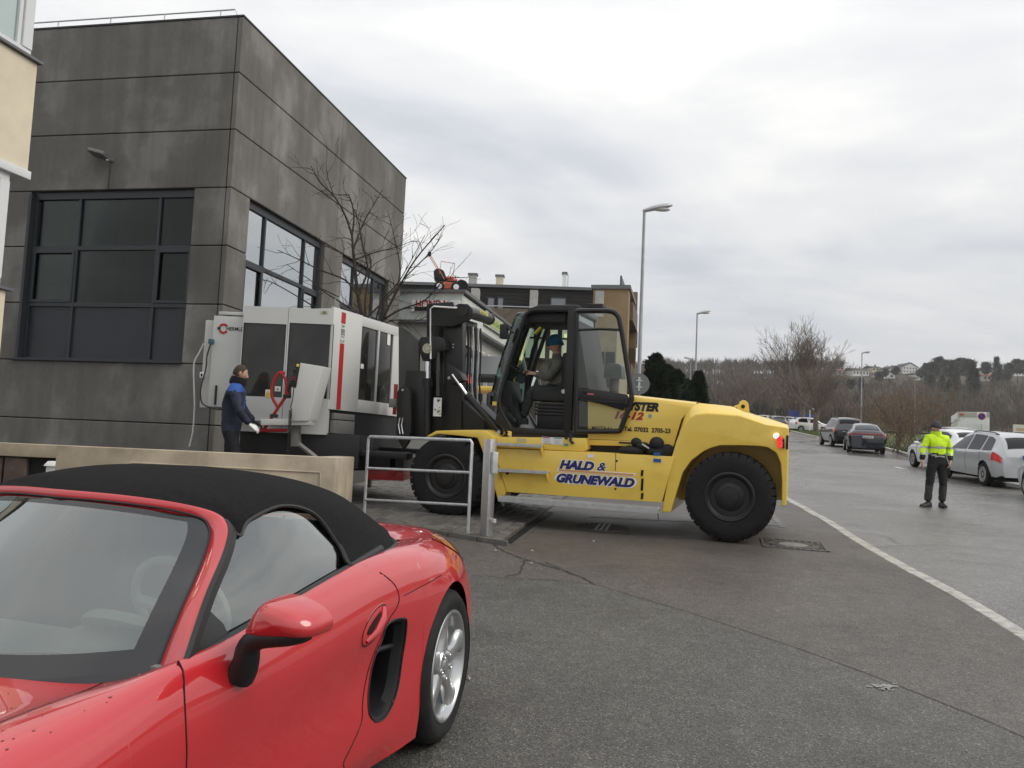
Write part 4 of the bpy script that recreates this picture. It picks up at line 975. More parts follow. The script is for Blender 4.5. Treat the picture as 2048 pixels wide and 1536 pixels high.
for x in (-.95, 3.42):
    i = 0 if x < 0 else len(xs) - 1; ring = [Vector(rows[i, j]) for j in range(NT)] + [Vector((rows[i, j][0], -rows[i, j][1], rows[i, j][2])) for j in range(NT - 1, 0, -1)]
    mb = MB(); mb.add(ring, [tuple(range(len(ring)))]); mb.build('bumper', m_red, CAR)
mb = MB(); mb.bx(-.8, 3.2, -.6, .6, .12, .2); mb.bx(.3, 2.06, -.8, .8, .12, .3); mb.build('floor_pan', m_trim, CAR)
def gapline(name, pts, r=.004, m=None, parent=None): mb = MB(); mb.tube(pts, r, 6); return mb.build(name, m or m_gap, parent or CAR)
dl = poly_dense(DOOR[1:18], 4, False)
gapline('door_gap', [Vector((x, flank(x, z) - .001, z)) for x, z in dl if z < .93], .0036)
gapline('hood_gap', [Vector((x, hood_y(x), topz(x, hood_y(x)) - .001)) for x in np.arange(1.79, 3.2, .04)], .0036)
gapline('hood_gap', [Vector((x, -hood_y(x), topz(x, hood_y(x)) - .001)) for x in np.arange(1.79, 3.2, .04)], .0036)
# haunch gap and intake recess
gapline('bumper_gap', [Vector((x, flank(x, .80 + .05 * (.3 - x)) , .80 + .05 * (.3 - x))) for x in np.arange(.10, .50, .03)], .0022)
ring0 = [Vector((x, flank(x, z) + .001, z)) for x, z in IN_D]; cxm = sum(p.x for p in ring0) / len(ring0); czm = sum(p.z for p in ring0) / len(ring0)
def inset(k, dy, dx=0): return [Vector((cxm + (p.x - cxm) * k + dx, p.y - dy, czm + (p.z - czm) * k)) for p in ring0]
mb = MB(); mb.grid([ring0, inset(.985, .008), inset(.93, .012), inset(.86, .05), inset(.8, .16, -.08), inset(.0, .17, -.1)], 0, True)
itk = mb.build('side_intake', m_trim, CAR, recalc=False)
mb = MB(); mb.tube(ring0, .004, 6, True); mb.build('intake_rim', m_trim, itk)
mb = MB(); mb.tube([(.49, .83, .575), (.62, .825, .592), (.70, .835, .585)], .012, 6); mb.build('intake_vane', m_trim, itk)
# soft top
SEC = [[(1.44,0,1.242),(1.425,.2,1.240),(1.38,.37,1.225),(1.335,.48,1.198),(1.322,.578,1.158)],
 [(1.36,0,1.266),(1.35,.2,1.263),(1.325,.37,1.246),(1.30,.49,1.212),(1.286,.600,1.128)],
 [(1.25,0,1.288),(1.25,.22,1.283),(1.24,.38,1.264),(1.23,.50,1.230),(1.222,.592,1.172)],
 [(1.0,0,1.31),(1.0,.24,1.302),(1.0,.40,1.278),(1.0,.52,1.242),(1.0,.584,1.200)],
 [(.72,0,1.297),(.73,.24,1.288),(.75,.41,1.260),(.78,.535,1.218),(.80,.606,1.148)],
 [(.45,0,1.263),(.47,.25,1.25),(.52,.43,1.215),(.60,.57,1.15),(.715,.672,1.02)],
 [(.2,0,1.215),(.22,.25,1.2),(.3,.44,1.155),(.43,.60,1.075),(.70,.735,.938)],
 [(0,0,1.165),(.02,.25,1.145),(.1,.43,1.095),(.24,.6,1.01),(.42,.728,.946)],
 [(-.18,0,1.085),(-.16,.25,1.06),(-.08,.43,1.018),(.06,.58,.97),(.2,.69,.952)],
 [(-.33,0,.99),(-.31,.22,.98),(-.25,.38,.968),(-.12,.5,.958),(.06,.60,.953)]]
half = [spline(s, 6) for s in SEC]; cols = [spline([h[j] for h in half], 6) for j in range(len(half[0]))]
full = [[Vector((c.x, -c.y, c.z)) for c in col] for col in cols[:0:-1]] + cols
mb = MB(); mb.grid(full); top = mb.build('soft_top', m_cloth, CAR, angle=60)
md = top.modifiers.new('thick', 'SOLIDIFY'); md.thickness = .012; md.offset = -1
ev = [Vector(c[k]) for c in (cols[-1],) for k in range(len(cols[-1]))]
for s in (1, -1):
    mb = MB(); mb.tube([(p.x, (p.y + .002) * s, p.z - .002) for p in ev[:31]], .007, 6); mb.build('window_seal', m_trim, top)
    mb = MB(); mb.tube([(p.x, (p.y + .004) * s, p.z - .002) for p in ev[30:]], .010, 6); mb.build('deck_seal', m_trim, top)
# rain beads on the bonnet and wings
mb = MB(); random.seed(5)
for i in range(110):
    x = random.uniform(1.84, 2.6); y = random.uniform(.05, .80); r = random.uniform(.0014, .0032) * (1 if random.random() < .85 else 1.8); z = topz(x, y); el_ = random.uniform(1, 1.8)
    mb.sphere((x, y, z + r * .1), (r * el_, r, r * .55), 7, 4)
tag(mb.build('rain_drops', glass('water_bead', (.75, .45, .45), 0, .7, 1.6), CAR), kind='stuff')
# windscreen frame and glass
PO = [(1.787,.785,.849),(1.601,.71,.986),(1.437,.648,1.082),(1.345,.602,1.147),(1.31,.555,1.179),(1.313,.50,1.203),(1.37,.40,1.228),(1.415,.22,1.243),(1.455,0,1.249)]
PI = [(1.787,.69,.813),(1.65,.655,.951),(1.484,.593,1.053),(1.387,.551,1.124),(1.350,.515,1.161),(1.348,.475,1.184),(1.392,.38,1.208),(1.436,.20,1.222),(1.472,0,1.227)]
po, pi_ = spline(PO, 6), spline(PI, 6); mid = []
for a, b in zip(po, pi_):
    c = (a + b) / 2; n = (c - Vector((1.3, 0, .7))).normalized(); mid.append(c + n * .014)
fr = MB()
for s in (1, -1):
    f3 = [[Vector((p.x, p.y * s, p.z)) for p in q] for q in (po, [lerp(a, m, .5) + (m - (a + b) / 2) * .35 for a, m, b in zip(po, mid, pi_)], mid, [lerp(b, m, .5) + (m - (a + b) / 2) * .35 for a, m, b in zip(po, mid, pi_)], pi_)]
    fr.grid(f3); 
    under = [[p for p in f3[0]], [p - Vector((0.0, .02 * s, .04)) for p in f3[0]], [p - Vector((.02, .015 * s, .04)) for p in f3[-1]], f3[-1]]; fr.grid(under)
frm = fr.build('windscreen_frame', m_red, CAR, angle=70, merge=True)
for s in (1, -1):
    mb = MB(); mb.tube([(p.x, p.y * s, p.z + .001) for p in pi_], .0045, 6); mb.build('screen_seal', m_trim, frm)
    mb = MB(); q = [Vector((p.x, p.y * s, p.z)) for p in po[:25]]; mb.grid([[p + Vector((.006, -.004 * s, .006)) for p in q], [p + Vector((.0, .009 * s, .001)) for p in q], [p + Vector((-.022, .010 * s, -.016)) for p in q], [p + Vector((-.034, -.012 * s, -.024)) for p in q]]); mb.build('door_seal', m_trim, frm)
gr = []; nrow = 84
edge = spline(PI[:6], 6); cc0, cc1 = Vector((1.985, 0, .768)), Vector((1.472, 0, 1.224))
dl_ = [0]
for a, b in zip(edge, edge[1:]): dl_.append(dl_[-1] + (b - a).length)
for r in range(nrow + 1):
    t = r / nrow; d = t * dl_[-1]; k = max(i for i in range(len(dl_)) if dl_[i] <= d + 1e-9); k = min(k, len(edge) - 2); e = lerp(edge[k], edge[k + 1], (d - dl_[k]) / (dl_[k + 1] - dl_[k])); c = lerp(cc0, cc1, min(1, t * 1.04))
    if r == 0: e = Vector((1.80, .69, .79))
    gr.append([Vector((c.x + (e.x - c.x) * (v * v), e.y * v, c.z + (e.z - c.z) * abs(v) ** 2.2 - .002)) for v in np.linspace(-1, 1, 121)])
gls, frt = MB(), MB()
for r in range(nrow):
    for j in range(120):
        vv = abs((j + .5) / 60 - 1); t = (r + .5) / nrow; band = vv > .885 or t < .13 or t > .93
        (frt if band else gls).add([gr[r][j], gr[r][j + 1], gr[r + 1][j + 1], gr[r + 1][j]], [(0, 1, 2, 3)])
ws = gls.build('windscreen', m_carglass, CAR, merge=True); frt.build('edge_band', m_frit, ws, merge=True)
mb = MB(); mb.grid([[Vector((1.985 - .2 * v * v + dx, .70 * v, .775 - dz)) for v in np.linspace(-1, 1, 25)] for dx, dz in ((.03, -.002), (-.03, .02), (-.2, .06))]); mb.build('scuttle', m_trim, CAR)
mb = MB(); mb.tube([(1.93, .02, .79), (1.86, .12, .80), (1.80, .34, .815), (1.79, .5, .815)], .011, 6); mb.build('wiper', m_trim, CAR)
mb = MB(); mb.tube([(1.95, -.45, .78), (1.88, -.3, .80), (1.87, .0, .80)], .011, 6); mb.build('wiper', m_trim, CAR)
# side glass
ARC = [(1.725,.768,.838),(1.60,.700,.965),(1.44,.635,1.065),(1.33,.60,1.128),(1.25,.588,1.158),(1.15,.58,1.187),(1.0,.58,1.196),(.875,.588,1.168),(.785,.612,1.110),(.722,.665,1.02),(.700,.728,.93)]
arc = spline(ARC, 6); BOT = lambda x: Vector((x, .768 + (.730 - .768) * (1.725 - x) / 1.0, .838 + (.932 - .838) * (1.725 - x) / 1.0))
for s in (1, -1):
    mb = MB(); rowsg = []
    for p in arc:
        b = BOT(p.x); b.z -= .02; p = p + Vector((-.022, -.006, .016)) * max(0, min(1, (1.1 - p.x) / .2)); b.x = p.x; rowsg.append([Vector((lerp(b, p, t).x, (lerp(b.y, p.y, t) - .014 + .012 * math.sin(math.pi * t)) * s, lerp(b.z, p.z, t))) for t in np.linspace(0, 1, 9)])
    mb.grid(rowsg); sg = mb.build('side_window', m_carglass, CAR)
    mb = MB(); q = [BOT(x) for x in np.linspace(1.74, .40, 26)]; mb.grid([[Vector((p.x, (p.y - .014) * s, p.z + .012)) for p in q], [Vector((p.x, (p.y + .000) * s, p.z + .016)) for p in q], [Vector((p.x, (p.y + .012) * s, p.z + .006)) for p in q], [Vector((p.x, (p.y + .016) * s, p.z - .012)) for p in q]]); mb.build('belt_seal', m_trim, CAR)
    mb = MB(); mb.prism([(1.72, .757 * s, .835), (1.60, .70 * s, .955), (1.55, .725 * s, .90), (1.545, .748 * s, .855)], [(1.72, .772 * s, .835), (1.60, .715 * s, .955), (1.55, .740 * s, .90), (1.545, .763 * s, .855)]); mb.build('mirror_sail', m_trim, CAR, bevel=.004)
# interior
mb = MB(); mb.grid([[Vector((1.86 - .16 * (y / .7) ** 2, y, .76)) for y in np.linspace(-.68, .68, 13)], [Vector((1.5, y, .80 + (.05 if .15 < y < .58 else 0))) for y in np.linspace(-.68, .68, 13)], [Vector((1.42, y, .76 + (.07 if .15 < y < .58 else 0))) for y in np.linspace(-.68, .68, 13)], [Vector((1.40, y, .5)) for y in np.linspace(-.68, .68, 13)]]); mb.build('dashboard', mat('dash_grey', (.42, .45, .42), .7), CAR, angle=60)
mb = MB(); mb.lathe([(.19, 0), (.185, .02), (.17, .035)], 20, (1.48, .37, .80), (-.5, 0, .86)); mb.build('instrument_hood', mat('dash_grey', (0, 0, 0)), CAR)
mb = MB(); c = Vector((1.28, .37, .86)); ax = Vector((-.92, 0, .4)).normalized(); e = Vector((0, 1, 0)); e_ = ax.cross(e); mb.tube([c + (e * math.cos(a) + e_ * math.sin(a)) * .185 for a in np.linspace(0, 2 * math.pi, 32, endpoint=False)], .016, 8, True); mb.tube([c + e * .17, c - ax * .03, c - e * .17], .02, 6); mb.tube([c - ax * .03, c - ax * .03 + e_ * .16], .02, 6); mb.build('steering_wheel', mat('dash_grey', (0, 0, 0)), CAR)
for y in (.37, -.37):
    mb = MB(); mb.bx(.45, 1.05, y - .24, y + .24, .3, .48); mb.prism([(.5, y - .24, .4), (.5, y + .24, .4), (.3, y + .16, 1.05), (.3, y - .16, 1.05)], [(.66, y - .24, .4), (.66, y + .24, .4), (.42, y + .16, 1.05), (.42, y - .16, 1.05)]); mb.build('seat', m_inside, CAR, bevel=.05, seg=3)
mb = MB(); mb.bx(-.1, 1.8, -.72, .72, .22, .3); mb.bx(.1, .2, -.7, .7, .3, .9); mb.build('cabin_tub', m_inside, CAR)
for s in (1, -1): mb = MB(); mb.bx(.3, 1.8, .70 * s - .02, .70 * s + .02, .3, .83); mb.build('door_lining', m_inside, CAR)
# mirrors
MR = [(.868,.902,.0),(.872,.93,.5),(.890,.968,.8),(.918,1.000,1.0),(.955,1.012,1.05),(1.00,1.010,1.05),(1.045,.998,1.0),(1.083,.980,.85),(1.104,.956,.7),(1.106,.934,.6),(1.092,.916,.4),(1.04,.908,.3),(.97,.899,.2),(.92,.894,.1)]
for s in (1, -1):
    ym, zm = 1.0, .958; rg = []; out = [(p.x, p.y) for p in spline([(a, b, 0) for a, b, _ in MR], 4, True)]
    for k, dx in ((1.0, -.035), (1.0, .0), (.985, .03), (.93, .062), (.82, .088), (.62, .108), (.35, .119), (.0, .123)):
        rg.append([Vector((1.57 + dx + (.03 if False else 0), (ym + (y - ym) * k) * s, zm + (z - zm) * k)) for y, z in out])
    mb = MB(); mb.grid(rg, 0, True); mir = mb.build('door_mirror', m_red, CAR, angle=60)
    mb = MB(); mb.add([Vector((1.537, (ym + (y - ym) * .97) * s, zm + (z - zm) * .97)) for y, z in out], [tuple(range(len(out)))]); mb.build('mirror_glass', mat('mirror_glass', (.6, .62, .63), .03, metal=1), mir)
    mb = MB(); arm = [(1.62, .852, .778), (1.625, .868, .80), (1.632, .880, .83), (1.64, .892, .872), (1.645, .925, .900), (1.648, .975, .912), (1.642, 1.02, .918), (1.632, 1.055, .926), (1.615, 1.07, .932)]
    mb.tube([(x, y * s, z) for x, y, z in spline(arm, 3)], [lerp(.046, .036, min(1, i / 9)) if i < 9 else lerp(.034, .026, (i - 9) / 15) for i in range(25)], 12); mb.build('mirror_arm', m_trim, mir)
# door handles
for s in (1, -1):
    Mx = Matrix.Translation((.742, flank(.742, .725) * s - .006 * s, .725)) @ Matrix.Rotation(R_(24) , 4, 'Y')
    mb = MB(); mb.sphere((0, 0, 0), (.122, .012, .058), 24, 10); cup = mb.build('door_handle', m_red, CAR)
    cup.matrix_basis = Mx
    mb = MB(); mb.tube([(.112 * math.cos(a), .004 * s, .052 * math.sin(a)) for a in np.linspace(0, 6.283, 30, endpoint=False)], .003, 5, True); mb.build('handle_rim', m_gap, cup)
    mb = MB(); mb.sphere((0, .011 * s, .012), (.075, .006, .020), 20, 8); mb.build('grip_recess', m_gap, cup)
    mb = MB(); mb.tube([(-.085, .008 * s, .022), (-.04, .024 * s, .006), (.03, .026 * s, -.008), (.085, .008 * s, -.016)], [.010, .015, .015, .009], 8); mb.build('grip', m_red, cup)
# tail lamp wrapping the rear corner
for s in (1, -1):
    mb = MB(); rw = []
    for x in np.linspace(-.20, -.94, 16):
        f = (-.20 - x) / .74; t0, t1 = lerp(3.85, 3.2, f ** .6), lerp(3.95, 6.0, f ** .75); rw.append([spt(x, t) + snorm(x, t) * .005 for t in np.linspace(t0, t1, 8)])
    mb.grid([[Vector((p.x, p.y * s, p.z)) for p in r] for r in rw]); tl = mb.build('tail_light', m_amber, CAR)
    mb = MB(); mb.grid([[Vector((p.x - .001, p.y * s * 1.002, p.z + .001)) for p in r[2:7]] for r in rw[6:13]]); mb.build('red_lens', m_redlens, tl)
# wheels
def spoke_wheel(parent, cx, cy, s, R, rr, w, ns=5, rimm=m_rim, twin=False):
    """tyre with bulged wall and shoulder; dished rim with ns spokes"""
    o = (cx, cy * s, WZ if R > .3 else R); ax = (-.065 if cx < 1 else 0, s, 0); mb = MB()
    prof = [(rr - .012, -w), (rr + .02, -w - .004), (R - .035, -w - .002), (R - .008, -w + .025), (R, -w + .05), (R, -.045), (R - .008, -.02), (R - .035, .002), (rr + .055, .007), (rr + .03, .003), (rr + .008, -.004), (rr - .012, -.012)]
    mb.lathe(prof, 64, o, ax, close=True); ty = mb.build('wheel', rubber, parent)
    for k in range(4):
        mb = MB(); a = R + .0005; z0 = -.05 - k * (w - .09) / 3; mb.lathe([(a, z0), (a, z0 - .012)], 64, o, ax); mb.f = mb.f[:-2]; mb.m = mb.m[:-2]; mb.build('tread_groove', m_gap, ty)
    mb = MB(); mb.lathe([(rr - .002, -w + .01), (rr - .02, -.06), (rr - .02, -.03), (rr - .004, -.012), (rr + .006, -.005), (rr + .004, -.0), (rr - .006, .001), (rr - .018, -.008), (rr - .034, -.05), (rr - .045, -w + .01)], 64, o, ax, close=True); rim = mb.build('rim', rimm, ty)
    e1_, e2_ = Vector((1, 0, 0)), Vector((0, 0, 1)); O = Vector(o); A = Vector(ax)
    mb = MB(); mb.lathe([(.085, -.07), (.085, -.035), (.075, -.022), (.03, -.018), (.03, -.03), (.001, -.03)], 30, o, ax); mb.build('hub', rimm, ty)
    for k in range(ns):
        a = 2 * math.pi * k / ns + .35; d = e1_ * math.cos(a) + e2_ * math.sin(a); n = A.cross(d); rws = []
        for r, hw, dp, th in ((.05, .062, -.024, .03), (.085, .052, -.022, .032), (.12, .042, -.022, .034), (.16, .040, -.024, .034), (rr - .045, .052, -.026, .03), (rr - .018, .085, -.018, .02)):
            c = O + d * r; rws.append([c + n * (-hw) + A * (dp - th), c + n * (-hw * .9) + A * (dp - .008), c + n * (-hw * .55) + A * dp, c + A * (dp + .003), c + n * (hw * .55) + A * dp, c + n * (hw * .9) + A * (dp - .008), c + n * hw + A * (dp - th)])
        mb = MB(); mb.grid(rws); mb.build('spoke', rimm, ty, angle=60)
        b = O + (e1_ * math.cos(a + .63) + e2_ * math.sin(a + .63)) * .058; mb = MB(); mb.lathe([(.013, -.03), (.013, -.012), (.008, -.010), (.001, -.018)], 12, b, ax); mb.build('wheel_nut', chrome, ty)
    mb = MB(); mb.lathe([(.030, -.03), (.029, -.012), (.001, -.010)], 20, o, ax); mb.build('centre_cap', m_rim, ty)
    mb = MB(); mb.lathe([(.16, -.13), (.16, -.11), (.001, -.11)], 30, o, ax); mb.build('brake_disc', mat('brake_steel', (.12, .12, .125), .4, .8), ty)
    mb = MB(); mb.lathe([(rr - .03, -w * .6), (.001, -w * .6)], 30, o, ax); mb.build('inner_dish', m_gap, ty)
    return ty
for cx in (WXR, WXF):
    for s in (1, -1):
        spoke_wheel(CAR, cx, .893, s, .360, .256, .24)
        mb = MB(); mb.lathe([(ARX - .005, -.3), (ARX - .005, -.02)], 40, (cx, .895 * s, WZ), (0, s, 0)); mb.f = mb.f[:-2]; mb.m = mb.m[:-2]; mb.lathe([(ARX, -.29), (.001, -.29)], 40, (cx, .895 * s, WZ), (0, s, 0)); mb.build('wheel_arch', m_gap, CAR, recalc=False)
# ================================================================== HEAVY FORKLIFT
m_yel = mat('yellow_paint', (.66, .45, .075), .38, coat=.5, coatr=.08, spec=.4, vscale=2.2, rvar=.08, cols=(.80, .56, .095), cramp=(.28, .46), detail=9)
m_blk = mat('satin_black', (.013, .013, .014), .36, spec=.5, rvar=.06, vscale=5)
m_blk2 = mat('matt_black', (.016, .016, .017), .6)
m_gplate = mat('grey_black_plate', (.06, .062, .06), .6, var=.15, vscale=3)
m_cabglass = glass('cab_glass', (.86, .94, .91), 0, .96, 1.2)
m_navy = mat('navy_print', (.012, .016, .12), .45)
m_hub = mat('black_wheel_hub', (.012, .012, .013), .42)
r_c, f_c = at_g(1460, 1088), at_g(890, 1037)
FF = Frame(f_c + Vector((0, 0, .03)), r_c - f_c, GN)
F_ = thing('heavy_forklift', 'large yellow and black forklift with a man at the wheel carrying the white machine', 'forklift', FF.matrix())
fx = FF.px
def PP(pts, v): return [fx(x, y, v) for x, y in pts]
def slab(name, pts, v0, v1, m, bevel=.012, parent=None, seg=2):
    """outline seen from the side, given thickness across the truck"""
    a = PP(pts, v0); b = [p + Vector((0, v1 - v0, 0)) for p in a]; mb = MB(); mb.prism(a, b); return mb.build(name, m, parent or F_, bevel=bevel, seg=seg)
def mpp(x, y, v): return (fx(x + 1, y, v) - fx(x, y, v)).length
UD, WD = Vector((1, 0, 0)), Vector((0, 0, 1))
VW = 2.42
# counterweight with wheel arch
arch = [(1341.7,1025),(1352,988),(1365,945),(1381.5,922),(1405,904),(1422,896),(1440,891),(1480,891),(1518,892.5),(1535,895),(1552.6,906),(1561,925),(1564,959),(1563,1013)]
tail = [(1572,1012),(1574.5,994),(1577,900),(1577.5,856)]
ridge = [(1532,849),(1505,840),(1478,831),(1440,828),(1414,826.5),(1391,829),(1376,838),(1366,852)]
seamf = [(1353,882),(1344,912),(1323,1025)]
silh = [(1531,836),(1499,827.5),(1461,812.5),(1430,809),(1400,806.5),(1386,808.5),(1375,817),(1365,842)]
side = arch + tail + ridge + seamf
topl = arch + tail[:3] + [(1576.5, 851)] + silh + seamf
A = PP(side, .03); A2 = PP(side, .03)
for p in A: p.y = .05
B_ = [p.copy() for p in A]; S2 = PP(topl, .30)
for i, p in enumerate(A):
    if i >= len(arch) + 3: B_[i] = Vector((S2[i].x, .30, S2[i].z))
    else: B_[i].y = .30
C_ = [Vector((p.x, VW - .25, p.z)) for p in B_]; D_ = [Vector((p.x, VW, p.z)) for p in A]
mb = MB(); n = len(A); vs = A + B_ + C_ + D_; fs = [tuple(range(n))[::-1], tuple(range(3 * n, 4 * n))]
for r in range(3): fs += [(r * n + i, r * n + (i + 1) % n, (r + 1) * n + (i + 1) % n, (r + 1) * n + i) for i in range(n)]
mb.add(vs, fs); cw = mb.build('counterweight', m_yel, F_, bevel=.02, seg=3, angle=28)
slab('arch_liner', [(1350,1000),(1385,905),(1440,880),(1540,880),(1570,930),(1570,1000)], .85, 1.6, m_yel, 0)
# lifting eye
for v in (.62, 1.8):
    o1 = [(1470,832),(1466,818),(1470,811),(1477,809),(1480,803),(1487,800),(1494,804),(1497,812),(1496,836)]
    ring = PP(o1, v); mb = MB(); mb.prism(spline(ring, 3, True), [p + Vector((0, .06, 0)) for p in spline(ring, 3, True)]); le = mb.build('lifting_eye', m_yel, F_, bevel=.008)
    for cx, cy, rr in ((1486, 813, .028), (1472.5, 817, .014)): c = fx(cx, cy, v); mb = MB(); mb.lathe([(rr, -.006), (rr, .066)], 16, c, (0, 1, 0)); mb.build('eye_hole', m_blk2, le)
# tail light cluster
hs = PP([(1549.5,867.5),(1562,872),(1569,879),(1569,897.5),(1562,895),(1556,884)], .045); mb = MB(); mb.prism([p + Vector((0, -.03, 0)) for p in hs], [p + Vector((0, .02, 0)) for p in hs]); tl = mb.build('tail_light', m_blk2, F_, bevel=.006)
m_lampw = mat('reverse_lamp_lit', (.9, .9, .88), .2, emit=((1, .98, .92), 2.2)); m_lampr = mat('tail_lamp_lit', (.5, .02, .02), .2, emit=((1, .03, .03), .9))
for x, y, rr, m in ((1552.5, 871.5, .034, m_lampw), (1559, 878, .038, m_lampr), (1560, 886, .034, m_lampr), (1560.5, 892.5, .026, m_lampr)):
    c = fx(x, y, .012); mb = MB(); mb.lathe([(rr, .008), (rr, -.004), (rr * .7, -.012), (.001, -.014)], 18, c, (0, 1, 0)); mb.build('lens', m, tl)
c = fx(1573.5, 883, .03); mb = MB(); mb.bx(c.x - .01, c.x + .02, .04, .12, c.z - .1, c.z + .08); mb.build('reflector', m_blk2, F_, bevel=.01)
# engine hood
hp = [(1176,878),(1349,884.5),(1357,858),(1363,838),(1372,818),(1384,807.5),(1392,804),(1330,797),(1262,789.5),(1176,779)]
A = PP(hp, .26); B_ = [Vector((p.x, .26, p.z)) for p in A]
def shave(p, top): return Vector((p.x, .26, p.z - (.07 if top else 0)))
A1 = [shave(p, i >= 4) for i, p in enumerate(A)]; A2 = [Vector((p.x, .27 + .0, p.z)) for p in A1]
mb = MB(); n = len(A); rings = [A1, [Vector((p.x, .285 if i >= 4 else .26, p.z + (.045 if i >= 4 else 0))) for i, p in enumerate(A1)], [Vector((p.x, .36 if i >= 4 else .27, A[i].z)) for i, p in enumerate(A1)], [Vector((p.x, 2.1, A[i].z)) for i, p in enumerate(A1)]]
vs = [p for r in rings for p in r]; fs = [tuple(range(n))[::-1], tuple(range(3 * n, 4 * n))]
for r in range(3): fs += [(r * n + i, r * n + (i + 1) % n, (r + 1) * n + (i + 1) % n, (r + 1) * n + i) for i in range(n)]
mb.add(vs, fs); hood_o = mb.build('engine_hood', m_yel, F_, bevel=.008, angle=50)
slab('hood_ledge', [(1176,879),(1349,885),(1346,895),(1176,890)], .24, 2.1, m_yel, .006)
mb = MB(); g = PP([(1238,885),(1262,886)], .235); mb.tube(g, .012, 6); mb.build('hood_latch', m_blk, F_)
for nm, tx, a, b, m, sh, bo in (('lettering', 'HYSTER', (1241, 811), (1318, 815), black_print, .25, .010), ('lettering', '16-12', (1229, 829), (1288, 833), red_print, .3, .007), ('lettering', 'Tel. 07032  2705-23', (1248, 857.5), (1341, 862), black_print, 0, .003)):
    p, q = fx(*a, .258), fx(*b, .258); hgt = {'HYSTER': .15, '16-12': .135}.get(tx, .082)
    put_text(nm, tx, hgt, m, hood_o, (p + q) / 2 + Vector((0, -.004, 0)), (1, 0, (q - p).z / (q - p).x * .0), WD, width=(q - p).length, shear=sh, bold=bo)
c = fx(1300, 832, .256); mb = MB(); mb.lathe([(.028, 0), (.028, -.002), (.001, -.002)], 16, c, (0, 1, 0)); st = mb.build('sticker', mat('sticker_green', (.2, .4, .35), .5), hood_o)
# chassis core
slab('chassis', [(880,960),(890,880),(1170,880),(1345,890),(1330,1000),(1000,985)], .35, 2.05, m_blk2, 0)
# side tank panel, apron strip, front fender
panel = [(987,896.5),(1084,900.5),(1175,904),(1349,913.5),(1323,1005),(1013,984)]
sp = slab('side_panel', panel, .03, .34, m_yel, .01)
slab('apron', [(992,874),(1171,876.5),(1174,898),(1168,903),(1084,899),(988,895)], .06, .33, m_yel, .008)
slab('front_pillar', [(963,898),(974,880),(986,896),(1012.5,984),(1004,1001),(995,998),(981,946)], .045, .33, m_yel, .012)
mb = MB(); fo = [(852,873),(872,861.5),(920,860),(968,861),(985,872),(990,884)]; fi = [(877,868.5),(915,872),(955,876.5),(962,900),(975,930),(984,884)]
A = PP(fo, .0); Bq = PP([(858,874),(876,867.5),(915,871),(955,875.5),(964,898),(976,890)], .0)
ring = A + Bq[::-1]
mb.prism(ring, [p + Vector((0, .72, 0)) for p in ring]); mb.build('front_fender', m_yel, F_, bevel=.012)
slab('fender_cheek', [(955,876),(968,862),(985,872),(992,874),(987,897),(975,905),(964,899)], .01, .3, m_yel, .012)
gp = PP([(1263,906.5),(1262,1000)], .03); mb = MB(); mb.tube([p + Vector((0, -.0, 0)) for p in PP([(1231.5,906),(1231,942)], .03)], .004, 4); mb.build('panel_seam', m_gap, sp)
for ya, yb in ((940, 952), (957, 981), (986, 998)):
    a, b = fx(1285, ya, .028), fx(1283.5, yb, .028); mb = MB(); mb.tube([a, b], .016, 8); mb.build('level_slot', m_gap, sp)
for x, y in ((1233.5, 922), (1231, 978), (1014.5, 946)): c = fx(x, y, .03); mb = MB(); mb.lathe([(.016 if x > 1100 else .026, 0), (.012, -.006), (.001, -.006)], 12, c, (0, 1, 0)); mb.build('bolt', m_blk2, sp)
def decal(name, x0, y0, x1, y1, v, m, parent, dv=.003):
    a, b = fx(x0, y0, v), fx(x1, y1, v); mb = MB(); mb.bx(a.x, b.x, v - dv, v + .002, b.z, a.z); return mb.build(name, m, parent)
for tx, a, b, h in (('HALD', (1118, 928.5), (1189, 932.5), .155), ('&', (1194, 933), (1212.5, 934), .155), ('GRUNEWALD', (1111, 957.5), (1271, 964), .155)):
    p, q = fx(*a, .02), fx(*b, .02); c = (p + q) / 2; c.y = .027; w = abs(q.x - p.x)
    put_text('lettering', tx, h, white_print, sp, c, UD, WD, width=w * (1.03 if len(tx) > 1 else 1.12), shear=.28, bold=.0195 if len(tx) > 1 else .011)
    put_text('lettering', tx, h, m_navy, sp, c + Vector((0, -.003, 0)), UD, WD, width=w * .98, shear=.28, bold=.0095 if len(tx) > 1 else .003)
a, b = fx(1113, 939, .02), fx(1271, 951, .02); zc2 = (a.z + b.z) / 2; mb = MB(); mb.prism([(a.x, .026, zc2 - .022), (b.x - .02, .026, zc2 - .022), (b.x, .026, zc2 + .022), (a.x + .02, .026, zc2 + .022)], [(a.x, .03, zc2 - .022), (b.x - .02, .03, zc2 - .022), (b.x, .03, zc2 + .022), (a.x + .02, .03, zc2 + .022)]); mb.build('stripe', white_print, sp)
mb = MB(); mb.prism([(a.x + .02, .023, zc2 - .013), (b.x - .035, .023, zc2 - .013), (b.x - .02, .023, zc2 + .013), (a.x + .035, .023, zc2 + .013)], [(a.x + .02, .026, zc2 - .013), (b.x - .035, .026, zc2 - .013), (b.x - .02, .026, zc2 + .013), (a.x + .035, .026, zc2 + .013)]); mb.build('stripe', mat('stripe_orange', (.6, .3, .1), .5), sp)
decal('decal', 1084, 873.5, 1105, 888, .056, white_print, F_); decal('decal', 1106, 874.5, 1125, 890, .056, white_print, F_); decal('decal', 1107, 875, 1124, 877.5, .052, mat('decal_teal', (.05, .3, .28), .5), F_); decal('decal', 1085, 874, 1100, 876.5, .052, red_print, F_)
